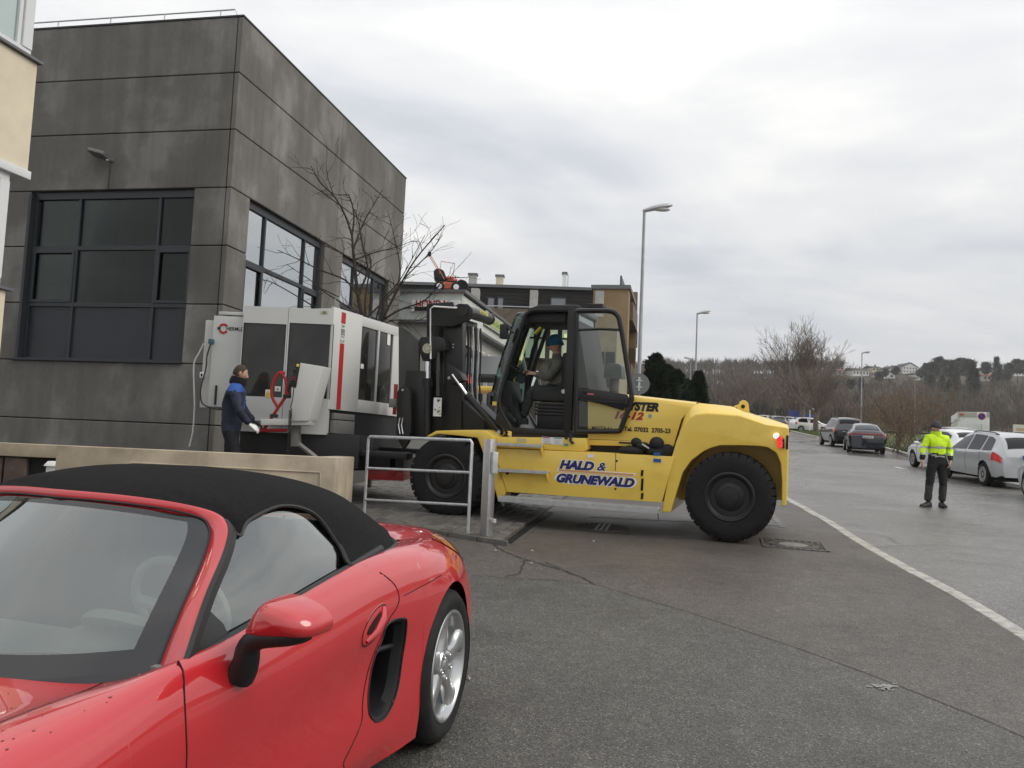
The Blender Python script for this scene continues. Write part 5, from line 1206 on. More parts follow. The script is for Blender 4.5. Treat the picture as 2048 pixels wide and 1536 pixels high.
decal('decal', 1034, 876, 1052, 884, .056, mat('decal_pale', (.5, .45, .25), .5), F_); decal('decal', 1128, 887, 1136, 892, .056, mat('decal_teal', (0, 0, 0)), F_); decal('decal', 1307, 917, 1322, 925, .026, mat('decal_blue', (.02, .1, .3), .5), sp); decal('decal', 1175, 908, 1187, 916, .026, white_print, sp)
for k in range(5): decal('decal', 1086.5, 879 + 1.8 * k, 1103 - 3 * (k % 2), 879.7 + 1.8 * k, .052, mat('print_grey', (.2, .2, .22), .6), F_); decal('decal', 1107.5, 880 + 1.8 * k, 1123 - 2 * (k % 3), 880.7 + 1.8 * k, .052, mat('print_grey', (0, 0, 0)), F_)
c = fx(1133, 876, .05); mb = MB(); mb.lathe([(.02, 0), (.02, -.03), (.001, -.03)], 14, c, (0, 1, 0)); mb.build('knob', m_blk2, F_)
mb = MB(); mb.tube(PP([(1141,868),(1141,882),(1147,887)], .03), .02, 8); mb.build('grab_hook', m_blk, F_)
# steps with serrated treads
def step(a, b, th, dep):
    p, q = fx(*a, -.0), fx(*b, -.0); ob = MB(); v0, v1 = .03 - dep, .03
    t = (q - p); L2 = t.length; t.normalize(); up = Vector((-t.z, 0, t.x))
    def pt(s, v, h): r = p + t * s + up * h; return Vector((r.x, v, r.z))
    ob.prism([pt(0, v0, -th), pt(L2, v0, -th), pt(L2, v0, 0), pt(0, v0, 0)], [pt(0, v0 + .012, -th), pt(L2, v0 + .012, -th), pt(L2, v0 + .012, 0), pt(0, v0 + .012, 0)])
    ob.prism([pt(0, v0 + .013, -.012), pt(L2, v0 + .013, -.012), pt(L2, v0 + .013, -.004), pt(0, v0 + .013, -.004)], [pt(0, v1, -.012), pt(L2, v1, -.012), pt(L2, v1, -.004), pt(0, v1, -.004)])
    nb = int(L2 / .032)
    for i in range(nb):
        for r, v in enumerate(np.arange(v0 + .012, v1 - .02, .045)):
            s = (i + .5 * (r % 2)) * .032; ob.add([pt(s, v, -.004), pt(s + .022, v, -.004), pt(s + .011, v, .014), pt(s, v + .03, -.004), pt(s + .022, v + .03, -.004), pt(s + .011, v + .03, .014)], [(0, 1, 2), (5, 4, 3), (0, 2, 5, 3), (2, 1, 4, 5)])
    so = ob.build('step', mat('step_galvanised', (.44, .45, .45), .5, .3, var=.12, vscale=12), F_)
    for s in (.02, L2 - .02):
        mb = MB(); mb.prism([pt(s - .008, v0 + .02, -.05), pt(s + .008, v0 + .02, -.05), pt(s + .008, v1, -.16), pt(s - .008, v1, -.16)], [pt(s - .008, v0 + .02, -.012), pt(s + .008, v0 + .02, -.012), pt(s + .008, v1, -.012), pt(s - .008, v1, -.012)]); mb.build('bracket', m_yel if L2 < 1 else galv, so)
step((1004, 991), (1321, 1015), .065, .2); step((997, 938), (1098.5, 943), .03, .13); step((987, 885.5), (1087, 890.5), .03, .13)
# big wheels
def big_wheel(u, v0, R, W_, rr, parent, name='wheel', lug=34):
    o = (u, v0, R - .012); ax = (0, -1, 0); mb = MB()
    mb.lathe([(rr, -W_), (R * .78, -W_ - .01), (R - .05, -W_ - .004), (R - .034, -W_ + .03), (R - .032, -.05), (R - .05, -.006), (R - .09, .008), (R * .80, .014), (R * .70, .010), (rr + .05, .012), (rr + .035, .002), (rr + .012, .0), (rr, -.02)], 96, o, ax, close=True)
    O = Vector(o); a1, a2 = Vector((1, 0, 0)), Vector((0, 0, 1)); A = Vector(ax)
    for sd in (0, 1):
        for k in range(lug):
            a = 2 * math.pi * (k + .5 * sd) / lug; w_ = 2 * math.pi / lug * .40
            ring = []
            for da, r, d in ((-w_, R - .068, .005), (-w_, R - .006, -.030), (-w_, R, -.06), (-w_ * .7, R, -W_ * .52), (w_ * .7, R, -W_ * .52), (w_, R, -.06), (w_, R - .006, -.030), (w_, R - .068, .005)):
                dd = d if sd == 0 else -W_ - d; ring.append(O + (a1 * math.cos(a + da) + a2 * math.sin(a + da)) * r + A * dd)
            base = [O + ((q - O) - A * (q - O).dot(A)) * ((R - .07) / ((q - O) - A * (q - O).dot(A)).length) + A * (q - O).dot(A) for q in ring]
            mb.add(ring + base, [(0, 1, 6, 7), (1, 2, 5, 6), (2, 3, 4, 5)] + [(i, i + 8, i + 9, i + 1) for i in range(7)])
    ty = mb.build(name, rubber, parent, angle=40, recalc=False)
    mb = MB(); mb.lathe([(rr + .03, -.05), (rr + .04, .004), (rr + .02, .016), (rr + .0, .012), (rr - .012, -.006), (rr - .03, -.02), (rr - .045, -.09), (rr - .06, -.10), (.19, -.10), (.185, -.05), (.165, -.035), (.12, -.03), (.115, -.005), (.09, .0), (.001, .0)], 64, o, ax); mb.build('rim', m_hub, ty)
    for k in range(12):
        a = 2 * math.pi * k / 12; b = O + (a1 * math.cos(a) + a2 * math.sin(a)) * .222; mb = MB(); mb.lathe([(.017, -.11), (.017, -.07), (.010, -.062), (.001, -.062)], 6, b, ax); mb.build('wheel_nut', m_hub, ty)
    mb = MB(); mb.tube([O + (a1 * math.cos(a) + a2 * math.sin(a)) * (R * .62) + A * .011 for a in np.linspace(0, 6.283, 64, endpoint=False)], .004, 5, True); mb.build('wall_ring', rubber, ty)
    return ty
rw = fx(1458.5, 1003, .0); RB = .575
ur = rw.x; uf = fx(889, 959, .0).x
big_wheel(ur, .0 + .02, RB, .36, .285, F_); big_wheel(ur, VW - .36, RB, .36, .285, F_)
big_wheel(uf, .02, RB, .33, .285, F_); big_wheel(uf, .37, RB, .33, .285, F_); big_wheel(uf, VW - .75, RB, .33, .285, F_); big_wheel(uf, VW - .38, RB, .33, .285, F_)
mb = MB(); mb.tube([(uf, .5, RB), (uf, VW - .5, RB)], .2, 14); mb.tube([(ur, .3, RB), (ur, VW - .3, RB)], .12, 12); mb.build('axle', m_blk2, F_)
# ---- cab
VC, VF = .34, 1.58
cab = [(1027,862),(1000,812),(1007,768),(1020,722),(1034,680),(1046,644),(1052,630),(1064,622),(1090,620),(1144,620)]
def path(v, dx=0): return [p + Vector((dx, 0, 0)) for p in spline(PP(cab, v), 3)]
near = path(VC); farp = [Vector((p.x, VF, p.z)) for p in near]
bp_ = PP([(1144,620),(1145,868)], VC); 
for pth in (near, farp):
    mb = MB(); mb.tube(pth, .034, 8); mb.build('cab_pillar', m_blk, F_)
    y = pth[0].y; mb = MB(); mb.bx(bp_[0].x - .05, bp_[0].x + .07, y - .04, y + .05, bp_[1].z, bp_[0].z + .03); mb.build('rear_pillar', m_blk, F_, bevel=.012)
    b0 = pth[0]; mb = MB(); mb.bx(b0.x - .02, bp_[1].x + .05, y - .04, y + .05, bp_[1].z - .03, bp_[1].z + .05); mb.build('sill_beam', m_blk, F_, bevel=.012)
rz_ = bp_[0].z; x0r, x1r = near[20].x, bp_[0].x + .07
mb = MB(); ring = [(near[17].x - .02, near[17].z + .0), (near[20].x, near[20].z + .05), (near[23].x, rz_ + .07), (x1r + .02, rz_ + .07), (x1r + .02, rz_ - .03), (near[20].x + .05, rz_ - .03)]
mb.prism([(x, VC - .03, z) for x, z in ring], [(x, VF + .03, z) for x, z in ring]); mb.build('cab_roof', m_blk, F_, bevel=.02)
mb = MB(); a = fx(1062, 645, VC + .3); b = fx(1138, 642, VC + .3); mb.bx(a.x, b.x, VC + .08, VF - .05, a.z - .02, rz_ - .03); mb.build('roof_lining', m_blk2, F_, bevel=.02)
mb = MB(); a = fx(1040, 868, VC); mb.bx(near[0].x - .02, bp_[1].x + .07, VC - .02, VF, bp_[1].z - .10, bp_[1].z - .02); mb.build('cab_floor', m_blk2, F_)
mb = MB(); mb.prism(PP([(1000,812),(1027,862),(1010,862),(988,845)], VC), [p + Vector((0, VF - VC, 0)) for p in PP([(1000,812),(1027,862),(1010,862),(988,845)], VC)]); mb.build('cab_nose', m_blk, F_, bevel=.015)
# bulging windscreen
fr_ = [Vector(p) for p in near[3:21]]; rws = []
for p in fr_:
    rws.append([Vector((p.x - .20 * min(1, t / .10, (1 - t) / .10) ** .6 - .05 * math.sin(math.pi * t) + .02, lerp(VC, VF, t), p.z + .01)) for t in (0, .01, .03, .06, .1, .2, .35, .5, .65, .8, .9, .94, .97, .99, 1)])
mb = MB(); mb.grid(rws); wsc = mb.build('cab_windscreen', glass('screen_glass', (.50, .68, .62), 0, .80, 1.4), F_)
for j in (0, 14):
    mb = MB(); mb.tube([r[j] + Vector((-.005, 0, 0)) for r in rws], .012, 6); mb.build('screen_seal', m_blk2, wsc)
for vv in (VF,):
    mb = MB(); q = [Vector((p.x, vv, p.z)) for p in near[3:]] + [Vector((bp_[0].x, vv, bp_[0].z)), Vector((bp_[1].x, vv, bp_[1].z))]; mb.add(q, [tuple(range(len(q)))]); mb.build('side_glass', m_cabglass, F_)
mb = MB(); mb.add([(bp_[0].x + .05, VC + .06, bp_[0].z), (bp_[0].x + .05, VF - .04, bp_[0].z), (bp_[1].x + .05, VF - .04, bp_[1].z + .6), (bp_[1].x + .05, VC + .06, bp_[1].z + .6)], [(0, 1, 2, 3)]); mb.build('rear_glass', m_cabglass, F_)
# open door, swung back along the hood
VD = .16
dp = [(1153,622),(1216,621.5),(1229,624),(1238,634),(1244,665),(1254,728),(1263,786),(1263.5,797),(1261,808),(1240,862.5),(1153,863)]
dpp = roundpoly(PP(dp, VD), [.03, .05, .08, .08, .02, .02, .05, .05, .05, .03, .03], 3)
door_root = tag(empty('cab_door')); adopt(door_root, F_)
mb = MB(); mb.tube(dpp, .036, 8, True); df = mb.build('door_frame', m_blk, door_root)
slab('door_panel', [(1153,776),(1205,781),(1254,789),(1259,800),(1246,821),(1200,808),(1160,799),(1153,798)], VD - .02, VD + .02, m_blk, .01, door_root)
mb = MB(); mb.tube(PP([(1155,660),(1200,658),(1243,660)], VD), .020, 6); mb.build('door_bar', m_blk, door_root)
mb = MB(); mb.tube(PP([(1162,800),(1200,803),(1252,806)], VD - .05), .009, 6); mb.tube(PP([(1252,798),(1252,810)], VD - .03), .022, 8); mb.build('door_handle', m_blk2, door_root)
q = PP([(1155,624),(1216,624),(1236,636),(1253,735),(1260,786),(1204,780),(1155,775)], VD); mb = MB(); mb.add(q, [tuple(range(len(q)))]); mb.build('door_glass', m_cabglass, door_root)
q = PP([(1158,801),(1200,809),(1244,822),(1252,822),(1238,860),(1155,860)], VD); mb = MB(); mb.add(q, [tuple(range(len(q)))]); mb.build('door_glass', m_cabglass, door_root)
c = fx(1168, 783, VD - .02); mb = MB(); mb.lathe([(.035, 0), (.03, -.02), (.001, -.025)], 16, c, (0, 1, 0)); mb.build('door_lock', m_blk2, door_root)
a, b = fx(1176, 786.5, VD), fx(1188, 790, VD); mb = MB(); mb.bx(a.x, b.x, VD - .024, VD - .019, b.z, a.z); mb.build('decal', mat('decal_pink', (.5, .12, .13), .5), door_root)
put_text('lettering', 'MISTRAL', .08, black_print, hood_o, (fx(1205, 857, .258)) + Vector((0, -.004, 0)), UD, WD, width=.30, bold=.001)
# rear pillar strips and black gap between cab and hood
slab('cab_back', [(1150,640),(1156,640),(1178,780),(1178,882),(1150,872)], .30, 1.6, m_blk2, .01)
# cab interior
mb = MB(); c = fx(1036, 739, .95); ax = Vector((.55, 0, .83)).normalized(); e = Vector((0, 1, 0)); e_ = ax.cross(e); mb.tube([c + (e * math.cos(a) + e_ * math.sin(a)) * .17 for a in np.linspace(0, 6.283, 28, endpoint=False)], .016, 8, True); mb.tube([c + e * .16, c - ax * .04, c - e * .16], .014, 6); mb.tube([c - ax * .02, c - ax * .5], .03, 8); mb.build('steering_wheel', m_blk2, F_)
mb = MB(); a = fx(1022, 800, .95); mb.prism([(a.x - .16, .7, a.z - .35), (a.x + .18, .7, a.z - .35), (a.x + .05, .7, a.z + .28), (a.x - .1, .7, a.z + .3)], [(a.x - .16, 1.2, a.z - .35), (a.x + .18, 1.2, a.z - .35), (a.x + .05, 1.2, a.z + .28), (a.x - .1, 1.2, a.z + .3)]); mb.build('steering_column', m_blk2, F_, bevel=.04)
seat_u = fx(1105, 800, .95); flz = bp_[1].z
mb = MB(); z0 = fx(1100, 796, .95).z; z1 = fx(1100, 780, .95).z; mb.bx(fx(1072, 800, .95).x, fx(1140, 800, .95).x, .7, 1.22, z0 - .06, z1); mb.bx(fx(1128, 800, .95).x, fx(1148, 800, .95).x, .72, 1.2, z1, z1 + .55); mb.build('seat', m_blk2, F_, bevel=.05, seg=3)
mb = MB()
for k in range(4): mb.bx(fx(1078, 800, .95).x, fx(1136, 800, .95).x, .74, 1.18, z0 - .11 - k * .05, z0 - .075 - k * .05)
mb.bx(fx(1082, 800, .95).x, fx(1134, 800, .95).x, .78, 1.14, flz, z0 - .1); mb.build('seat_base', m_blk, F_, bevel=.01)
mb = MB(); a = fx(1128, 780, .72); mb.lathe([(.035, 0), (.03, -.02), (.001, -.02)], 14, (a.x, .70, z1 - .02), (0, 1, 0)); mb.build('seat_badge', white_print, F_)
mb = MB(); mb.tube([fx(1084, 652, 1.4), fx(1066, 700, 1.45), fx(1056, 745, 1.5), fx(1050, 800, 1.5)], .03, 8); mb.build('far_pillar', m_blk2, F_)
mb = MB(); c = fx(1083, 660, 1.2); mb.tube([c + Vector((-.1, 0, -.06)), c + Vector((.02, 0, .06))], .03, 8); mb.build('work_lamp', yellow_print, F_)
mb = MB(); c = fx(1056, 645, .6); mb.bx(c.x - .07, c.x + .09, .5, .75, c.z - .07, c.z + .06); mb.build('rear_view_mirror', m_blk2, F_, bevel=.02)
mb = MB(); mb.tube(PP([(1028,666),(1018,658),(1010,650)], .3), .018, 6); c = fx(1010, 660, .28); mb.bx(c.x - .06, c.x + .04, .22, .34, c.z - .13, c.z + .08); mb.build('side_mirror', m_blk, F_, bevel=.02)
mb = MB(); c = fx(1195, 608, .7); mb.bx(c.x - .12, c.x + .1, .6, .9, rz_ + .05, rz_ + .13); mb.build('roof_lamp', m_blk2, F_, bevel=.02)
# air intake on the hood
c0, c1 = fx(1211, 757, .95), fx(1249, 728, .95); mb = MB(); mb.prism([(c0.x, .78, c0.z), (c1.x, .78, c0.z), (c1.x - .02, .8, c1.z - .04), (c1.x - .07, .84, c1.z), (c0.x + .06, .84, c1.z), (c0.x + .015, .8, c1.z - .05)], [(c0.x, 1.12, c0.z), (c1.x, 1.12, c0.z), (c1.x - .02, 1.1, c1.z - .04), (c1.x - .07, 1.06, c1.z), (c0.x + .06, 1.06, c1.z), (c0.x + .015, 1.1, c1.z - .05)]); mb.tube([((c0.x + c1.x) / 2, .95, c0.z), ((c0.x + c1.x) / 2, .95, c0.z - .35)], .07, 12); mb.build('air_intake', mat('intake_grey', (.045, .05, .05), .5), F_, bevel=.015)
# ---- mast
VM0, VM1 = .72, 1.70
for v in (VM0, VM1 - .16):
    slab('mast_rail', [(889,632),(925,628),(925,700),(922,875),(886,875)], v, v + .16, m_blk, .01)
    slab('inner_rail', [(858,611),(872,607),(888,640),(886,870),(862,870)], v + .2, v + .32, m_blk, .01)
    slab('mast_plate', [(853,614),(857,607),(905,603.5),(908,612),(918,607),(935,608),(945,618),(946,628),(938,640),(906,653),(872,652),(868,716),(853,716)], v - .10, v - .05, m_blk, .008)
    slab('hose_sheave_block', [(838,680),(842,674),(876,673),(890,680),(892,700),(874,702),(870,716),(862,722),(845,722),(838,700)], v - .14, v - .03, m_blk, .012)
    mb = MB(); mb.tube(PP([(855,722),(855,762)], v - .06), .043, 14); mb.build('lift_rod', chrome, F_)
    mb = MB(); mb.tube(PP([(854,757),(854,876)], v - .06), .062, 14); mb.tube(PP([(854,757),(854,775)], v - .06), .08, 14); mb.build('lift_cylinder', m_blk, F_)
    mb = MB(); mb.tube(PP([(876,700),(876,792)], v - .09), .03, 8); mb.build('hose_guard', m_gplate, F_)
    for x, y in ((896,689),(907,689),(896,695),(907,695)): c = fx(x, y, v); mb = MB(); mb.lathe([(.011, 0), (.011, -.02), (.001, -.02)], 8, (c.x, v - .0, c.z), (0, 1, 0)); mb.build('bolt', alu, F_)
    # tilt cylinder
    vt = v - .22; a, b, c2, d = (PP([(905,749),(920,770),(934,790),(1001,864)], vt))
    mb = MB(); mb.tube([a, c2], .026, 10); mb.build('tilt_rod', chrome, F_)
    mb = MB(); mb.tube([lerp(c2, d, .0), lerp(c2, d, .08), lerp(c2, d, .085), d], [.062, .062, .052, .052], 14); mb.build('tilt_cylinder', m_blk, F_)
    mb = MB(); mb.lathe([(.062, .07), (.062, -.07), (.05, -.08), (.022, -.082), (.02, -.07), (.001, -.07)], 20, d, (0, 1, 0)); pv_ = mb.build('tilt_pivot', m_blk, F_); mb = MB(); mb.lathe([(.028, -.083), (.026, -.088), (.012, -.088), (.001, -.08)], 16, d, (0, 1, 0)); mb.build('pivot_pin', alu, pv_)
    slab('tilt_bracket', [(893,725),(920,745),(926,760),(905,768),(893,768)], vt - .02, v, m_blk, .01)
    c = fx(899, 756, vt); mb = MB(); mb.lathe([(.025, 0), (.02, -.01), (.001, -.01)], 14, (c.x, vt - .02, c.z), (0, 1, 0)); mb.build('pin', alu, F_)
    mb = MB(); mb.prism(PP([(985,872),(1004,856),(1012,866),(1000,880)], vt - .05), [p + Vector((0, .12, 0)) for p in PP([(985,872),(1004,856),(1012,866),(1000,880)], vt - .05)]); mb.build('cylinder_lug', m_yel, F_, bevel=.008)
# cross beam cylinder with the maker's name, running across the mast top
ca, cb = fx(918, 622, VM0 - .08), fx(918, 622, VM0 - .08) + Vector((0, VM1 - VM0 + .1, 0))
mb = MB(); c = fx(931, 622, VM0); mb.tube([(c.x, VM0 - .12, c.z), (c.x, VM1 + .1, c.z)], .092, 24); cbm = mb.build('top_cross_tube', m_blk, F_)
mb = MB(); mb.lathe([(.10, 0), (.10, .05), (.09, .055)], 24, (c.x, VM1 + .05, c.z), (0, 1, 0)); mb.build('end_flange', m_blk, cbm)
tm = text_mesh('HYSTER', .105, bold=.003)
for v_ in tm.vertices: th = R_(24) + v_.co.y / .094; v_.co = Vector((c.x + .0945 * math.cos(th) * 1.0, (VM0 + VM1) / 2 + .1 + v_.co.x, c.z + .0945 * math.sin(th)))
tm.materials.clear(); tm.materials.append(yellow_print); mesh_obj('lettering', tm, None, cbm)
for k, zz in enumerate((640, 700, 770, 850)):
    a = fx(905, zz, VM0); mb = MB(); mb.bx(a.x - .05, a.x + .08, VM0 + .1, VM1 - .1, a.z - .07, a.z + .05); mb.build('mast_crossbar', m_blk, F_, bevel=.01)
mb = MB(); mb.tube(PP([(862,718),(862,618),(868,613),(915,616)], VM0 - .13), .018, 8); mb.build('hydraulic_pipe', chrome, F_)
for k in range(6):
    x = 936 + k * 5; mb = MB(); mb.tube([fx(x, 652 + k, 1.0 + .05 * k), fx(x + 1, 700, 1.0 + .05 * k), fx(x - 2, 770, 1.0 + .05 * k), fx(x + 4 * (k % 2), 862, 1.0)], .014 + .006 * (k % 3 == 0), 6); mb.build('hydraulic_hose', m_blk2 if k not in (2, 4) else galv, F_)
mb = MB(); c = fx(854.5, 697, VM0 - .145); mb.lathe([(.075, 0), (.075, -.012), (.06, -.014), (.055, -.004), (.035, -.004), (.03, -.016), (.001, -.016)], 24, c, (0, 1, 0)); dialo = mb.build('gauge', mat('dial_pale', (.45, .45, .3), .5), F_); mb = MB(); mb.lathe([(.034, -.017), (.001, -.018)], 16, c, (0, 1, 0)); mb.build('gauge_hub', alu, dialo)
# decal strip on the mast
a, b = fx(868, 795, VM0 - .12), fx(882, 833, VM0 - .12); mb = MB(); mb.bx(a.x, b.x, VM0 - .125, VM0 - .115, b.z, a.z); ds = mb.build('warning_decal', white_print, F_)
random.seed(2)
for k in range(3):
    zc3 = a.z - (k + .5) * (a.z - b.z) / 3; mb = MB()
    for _ in range(4):
        p = Vector((random.uniform(a.x + .02, b.x - .02), VM0 - .128, zc3 + random.uniform(-.03, .03))); q = p + Vector((random.uniform(-.03, .03), 0, random.uniform(-.04, .04))); mb.tube([p, q], .006, 4)
    mb.build('pictogram', black_print, ds)
slab('mast_skirt', [(860,800),(925,800),(968,840),(968,868),(860,868)], VM0 + .05, VM1 - .05, m_blk2, .01)
# carriage, backrest and forks
slab('carriage_plate', [(797,653),(806,654),(818,662),(838,683),(836,792),(797,790)], .62, .68, m_gplate, .008); slab('carriage_plate', [(797,653),(806,654),(818,662),(838,683),(836,792),(797,790)], 1.75, 1.8, m_gplate, .008)
slab('carriage', [(812,740),(850,742),(850,880),(800,880),(806,800)], .6, 1.85, m_blk, .02)
sh = [(792,872),(794,785),(798,776),(806,771),(814,774),(820,785),(822,860),(816,885),(806,900)]
slab('fork_hanger', sh, .40, .48, m_blk, .012); slab('fork_hanger', sh, 1.92, 2.0, m_blk, .012)
c = fx(806, 780, .40); mb = MB(); mb.lathe([(.018, .0), (.018, -.02), (.001, -.02)], 12, c, (0, 1, 0)); mb.build('pin', alu, F_)
fz = fx(780, 902, .45).z
for v in (.42, 1.82):
    mb = MB(); mb.prism([(fx(815, 900, .45).x, v, fz - .02), (fx(815, 900, .45).x, v, fz - .12), (-3.2, v, fz - .08), (-3.2, v, fz - .04)], [(fx(815, 900, .45).x, v + .24, fz - .02), (fx(815, 900, .45).x, v + .24, fz - .12), (-3.2, v + .24, fz - .08), (-3.2, v + .24, fz - .04)]); mb.build('fork', m_blk, F_, bevel=.01)
mb = MB()
for k, x in enumerate((800, 806)): mb.tube(PP([(x, 835), (x - 3, 850), (x, 868)], .38), .012, 6)
mb.build('hydraulic_hose', chrome, F_)
decal('warning_decal', 985, 803, 993, 811, VC - .05, yellow_print, F_)
# bag and gloves on the running board
bp0 = fx(1297, 905, .2); BG = Frame(FF.matrix() @ Vector((bp0.x, .16, fx(1297, 911, .1).z)), FF.u, GN)
BAG = thing('tool_bag', 'black fabric bags lying on the ledge above the yellow side panel', 'bag', BG.matrix())
m_bag = mat('bag_fabric', (.012, .012, .013), .8, bump=.4, bscale=40)
k_ = mpp(1297, 900, .15) * 1.22
mb = MB()
for x, z, rx, rz, ry in ((-27, 6, 22, 8, .12), (-20, 20, 9, 8, .07), (-10, 14, 12, 7, .08), (16, 6, 20, 9, .12), (14, 20, 12, 11, .1), (30, 8, 14, 12, .1)):
    mb.sphere((x * k_, random.uniform(-.02, .02), z * k_), (rx * k_, ry, rz * k_), 16, 10)
bo = mb.build('bag_body', m_bag, BAG, angle=80)
md = bo.modifiers.new('lump', 'DISPLACE'); tx_ = bpy.data.textures.new('lump', 'CLOUDS'); tx_.noise_scale = .08; md.texture = tx_; md.strength = .03
mb = MB(); mb.tube([(-8 * k_, -.1, 18 * k_), (-2 * k_, -.12, 15 * k_), (3 * k_, -.1, 12 * k_)], .012, 6); mb.build('buckle', alu, BAG)
mb = MB(); mb.bx(12 * k_, 22 * k_, -.135, -.12, 1 * k_, 6 * k_); mb.build('blue_tag', mat('decal_blue', (0, 0, 0)), BAG)
# ================================================================== MACHINE TOOL ON THE FORKS
m_mwhite = mat('machine_white', (.56, .57, .56), .42, var=.03, vscale=1.5)
m_mgrey = mat('machine_base_black', (.014, .014, .015), .55)
m_mwin = mat('machine_window', (.028, .028, .027), .08, spec=.5, var=.35, vscale=1.4)
m_mred = mat('machine_red', (.42, .02, .022), .4)
m_steel = mat('grey_sheet', (.24, .235, .225), .5, .3, var=.1)
o0 = at_y(571, 740, 12.95); FX = Frame((o0.x, o0.y, 0), (1, 0, 0), ZU)
MT = thing('milling_machine', 'white machining centre with red stripe and dark windows carried on the forklift', 'machine', FX.matrix())
gx = FX.px
def fslab(name, x0, y0, x1, y1, v0, v1, m, bevel=.008, parent=None):
    a, b = gx(x0, y0, v0), gx(x1, y1, v0); mb = MB(); mb.bx(a.x, b.x, v0, v1, b.z, a.z); return mb.build(name, m, parent or MT, bevel=bevel, seg=2)
# side (chamfer) face axes
c0 = gx(663, 700, .0); SD = Vector((.37, .93, 0)).normalized(); SN = Vector((SD.y, -SD.x, 0))
FS = Frame(FX.matrix() @ Vector((c0.x, 0, 0)), SD, ZU)       # u runs back along the side, v points into the machine
if FS.v.dot(-(FX.matrix().to_3x3() @ SN)) < 0: pass
def sx(x, y, d=0): return FS.px(x, y, d)
SL = sx(801, 700).x
zt, zb2 = gx(572, 615, 0).z, gx(640, 869, 0).z; zsb = sx(730, 826).z; zst = sx(735, 634).z
MS = FX.matrix().inverted() @ FS.matrix()
def sbox(name, u0, u1, z0, z1, d0, d1, m, parent=None, bevel=.005):
    mb = MB(); mb.bx(u0, u1, d0, d1, z0, z1, 0, MS); return mb.build(name, m, parent or MT, bevel=bevel)
# enclosure body: front doors, then side panel
xl, xr = gx(482, 700, 0).x, c0.x
mid_ = gx(572.5, 700, 0).x
dw = [((487.5, 645), (563.5, 795)), ((579.5, 645.5), (658, 798))]
for k, (a0, a1) in enumerate(((xl, mid_ - .004), (mid_ + .004, xr))):
    wa, wb = gx(*dw[k][0], 0), gx(*dw[k][1], 0); z0d = zb2
    mb = MB(); mb.bx(a0, a1, 0, .05, wa.z, zt); mb.bx(a0, a1, 0, .05, z0d, wb.z); mb.bx(a0, wa.x, 0, .05, wb.z, wa.z); mb.bx(wb.x, a1, 0, .05, wb.z, wa.z)
    d = mb.build('door', m_mwhite, MT, merge=False)
    mb = MB(); mb.bx(wa.x, wb.x, .02, .035, wb.z, wa.z); mb.build('window', m_mwin, d)
    mb = MB(); ring = [(wa.x, wb.z), (wb.x, wb.z), (wb.x, wa.z), (wa.x, wa.z)]; mb.tube([(x, .012, z) for x, z in ring], .012, 6, True); mb.build('window_seal', m_trim, d)
mb = MB(); mb.bx(xl, xr, .055, 1.5, zb2 + .02, zt - .01); mb.build('enclosure', m_mwhite, MT, bevel=.01)
mb = MB(); mb.bx(xl + .05, xr + .5, .06, 2.0, zb2 - .5, zb2 + .02); mb.build('base', m_mgrey, MT, bevel=.02)
# side face: panel pieces around two windows
sw_ = [(sx(724.5, 700).x, sx(755.5, 700).x), (sx(758.5, 700).x, sx(786, 700).x)]; szt, szb = sx(735, 655).z, sx(735, 801.5).z
for nm, u0, u1, z0, z1 in (('side_panel', 0, sx(722, 700).x, zsb, zst), ('side_panel', sx(722, 700).x, SL, szt, zst - .01), ('side_panel', sx(722, 700).x, SL, zsb, szb), ('side_panel', sw_[0][1], sw_[1][0], szb, szt), ('side_panel', sw_[1][1], SL, szb, szt)):
    sbox(nm, u0, u1, z0, z1, 0, .04, m_mwhite)
for a, b in sw_: sbox('window', a, b, szb, szt, .02, .03, m_mwin)
mb = MB(); mb.bx(.01, SL, .045, 1.2, zsb + .01, zst - .02, 0, MS); mb.build('enclosure_side', m_mwhite, MT)
mb = MB(); mb.bx(.06, SL + .3, .05, 1.2, zb2 - .55, zsb, 0, MS); mb.build('base', m_mgrey, MT)
sbox('side_vent', sx(665, 850).x, sx(706, 850).x, sx(690, 868).z, sx(690, 842).z, -.03, .05, m_steel); sbox('side_vent', sx(666, 850).x, sx(708, 850).x, sx(690, 840).z, sx(690, 828).z, -.005, .05, m_steel)
# red stripe with model lettering
sa, sbb = sx(681.5, 660).x, sx(690, 660).x
sbox('red_stripe', sa, sbb, sx(686, 647).z, sx(686, 624.5).z, -.004, -.001, m_mred, bevel=0); sbox('red_stripe', sa, sbb, zsb + .01, sx(684, 687).z, -.004, -.001, m_mred, bevel=0)
ct = MS @ Vector(((sa + sbb) / 2, -.004, (sx(686, 650).z + sx(686, 685).z) / 2)); xd = (MS.to_3x3() @ Vector((0, 0, 1))); yd = (MS.to_3x3() @ Vector((-1, 0, 0)))
put_text('lettering', 'C 1200 V', .15, black_print, MT, ct, xd, yd, width=(sx(686, 650).z - sx(686, 685.5).z), bold=.001)
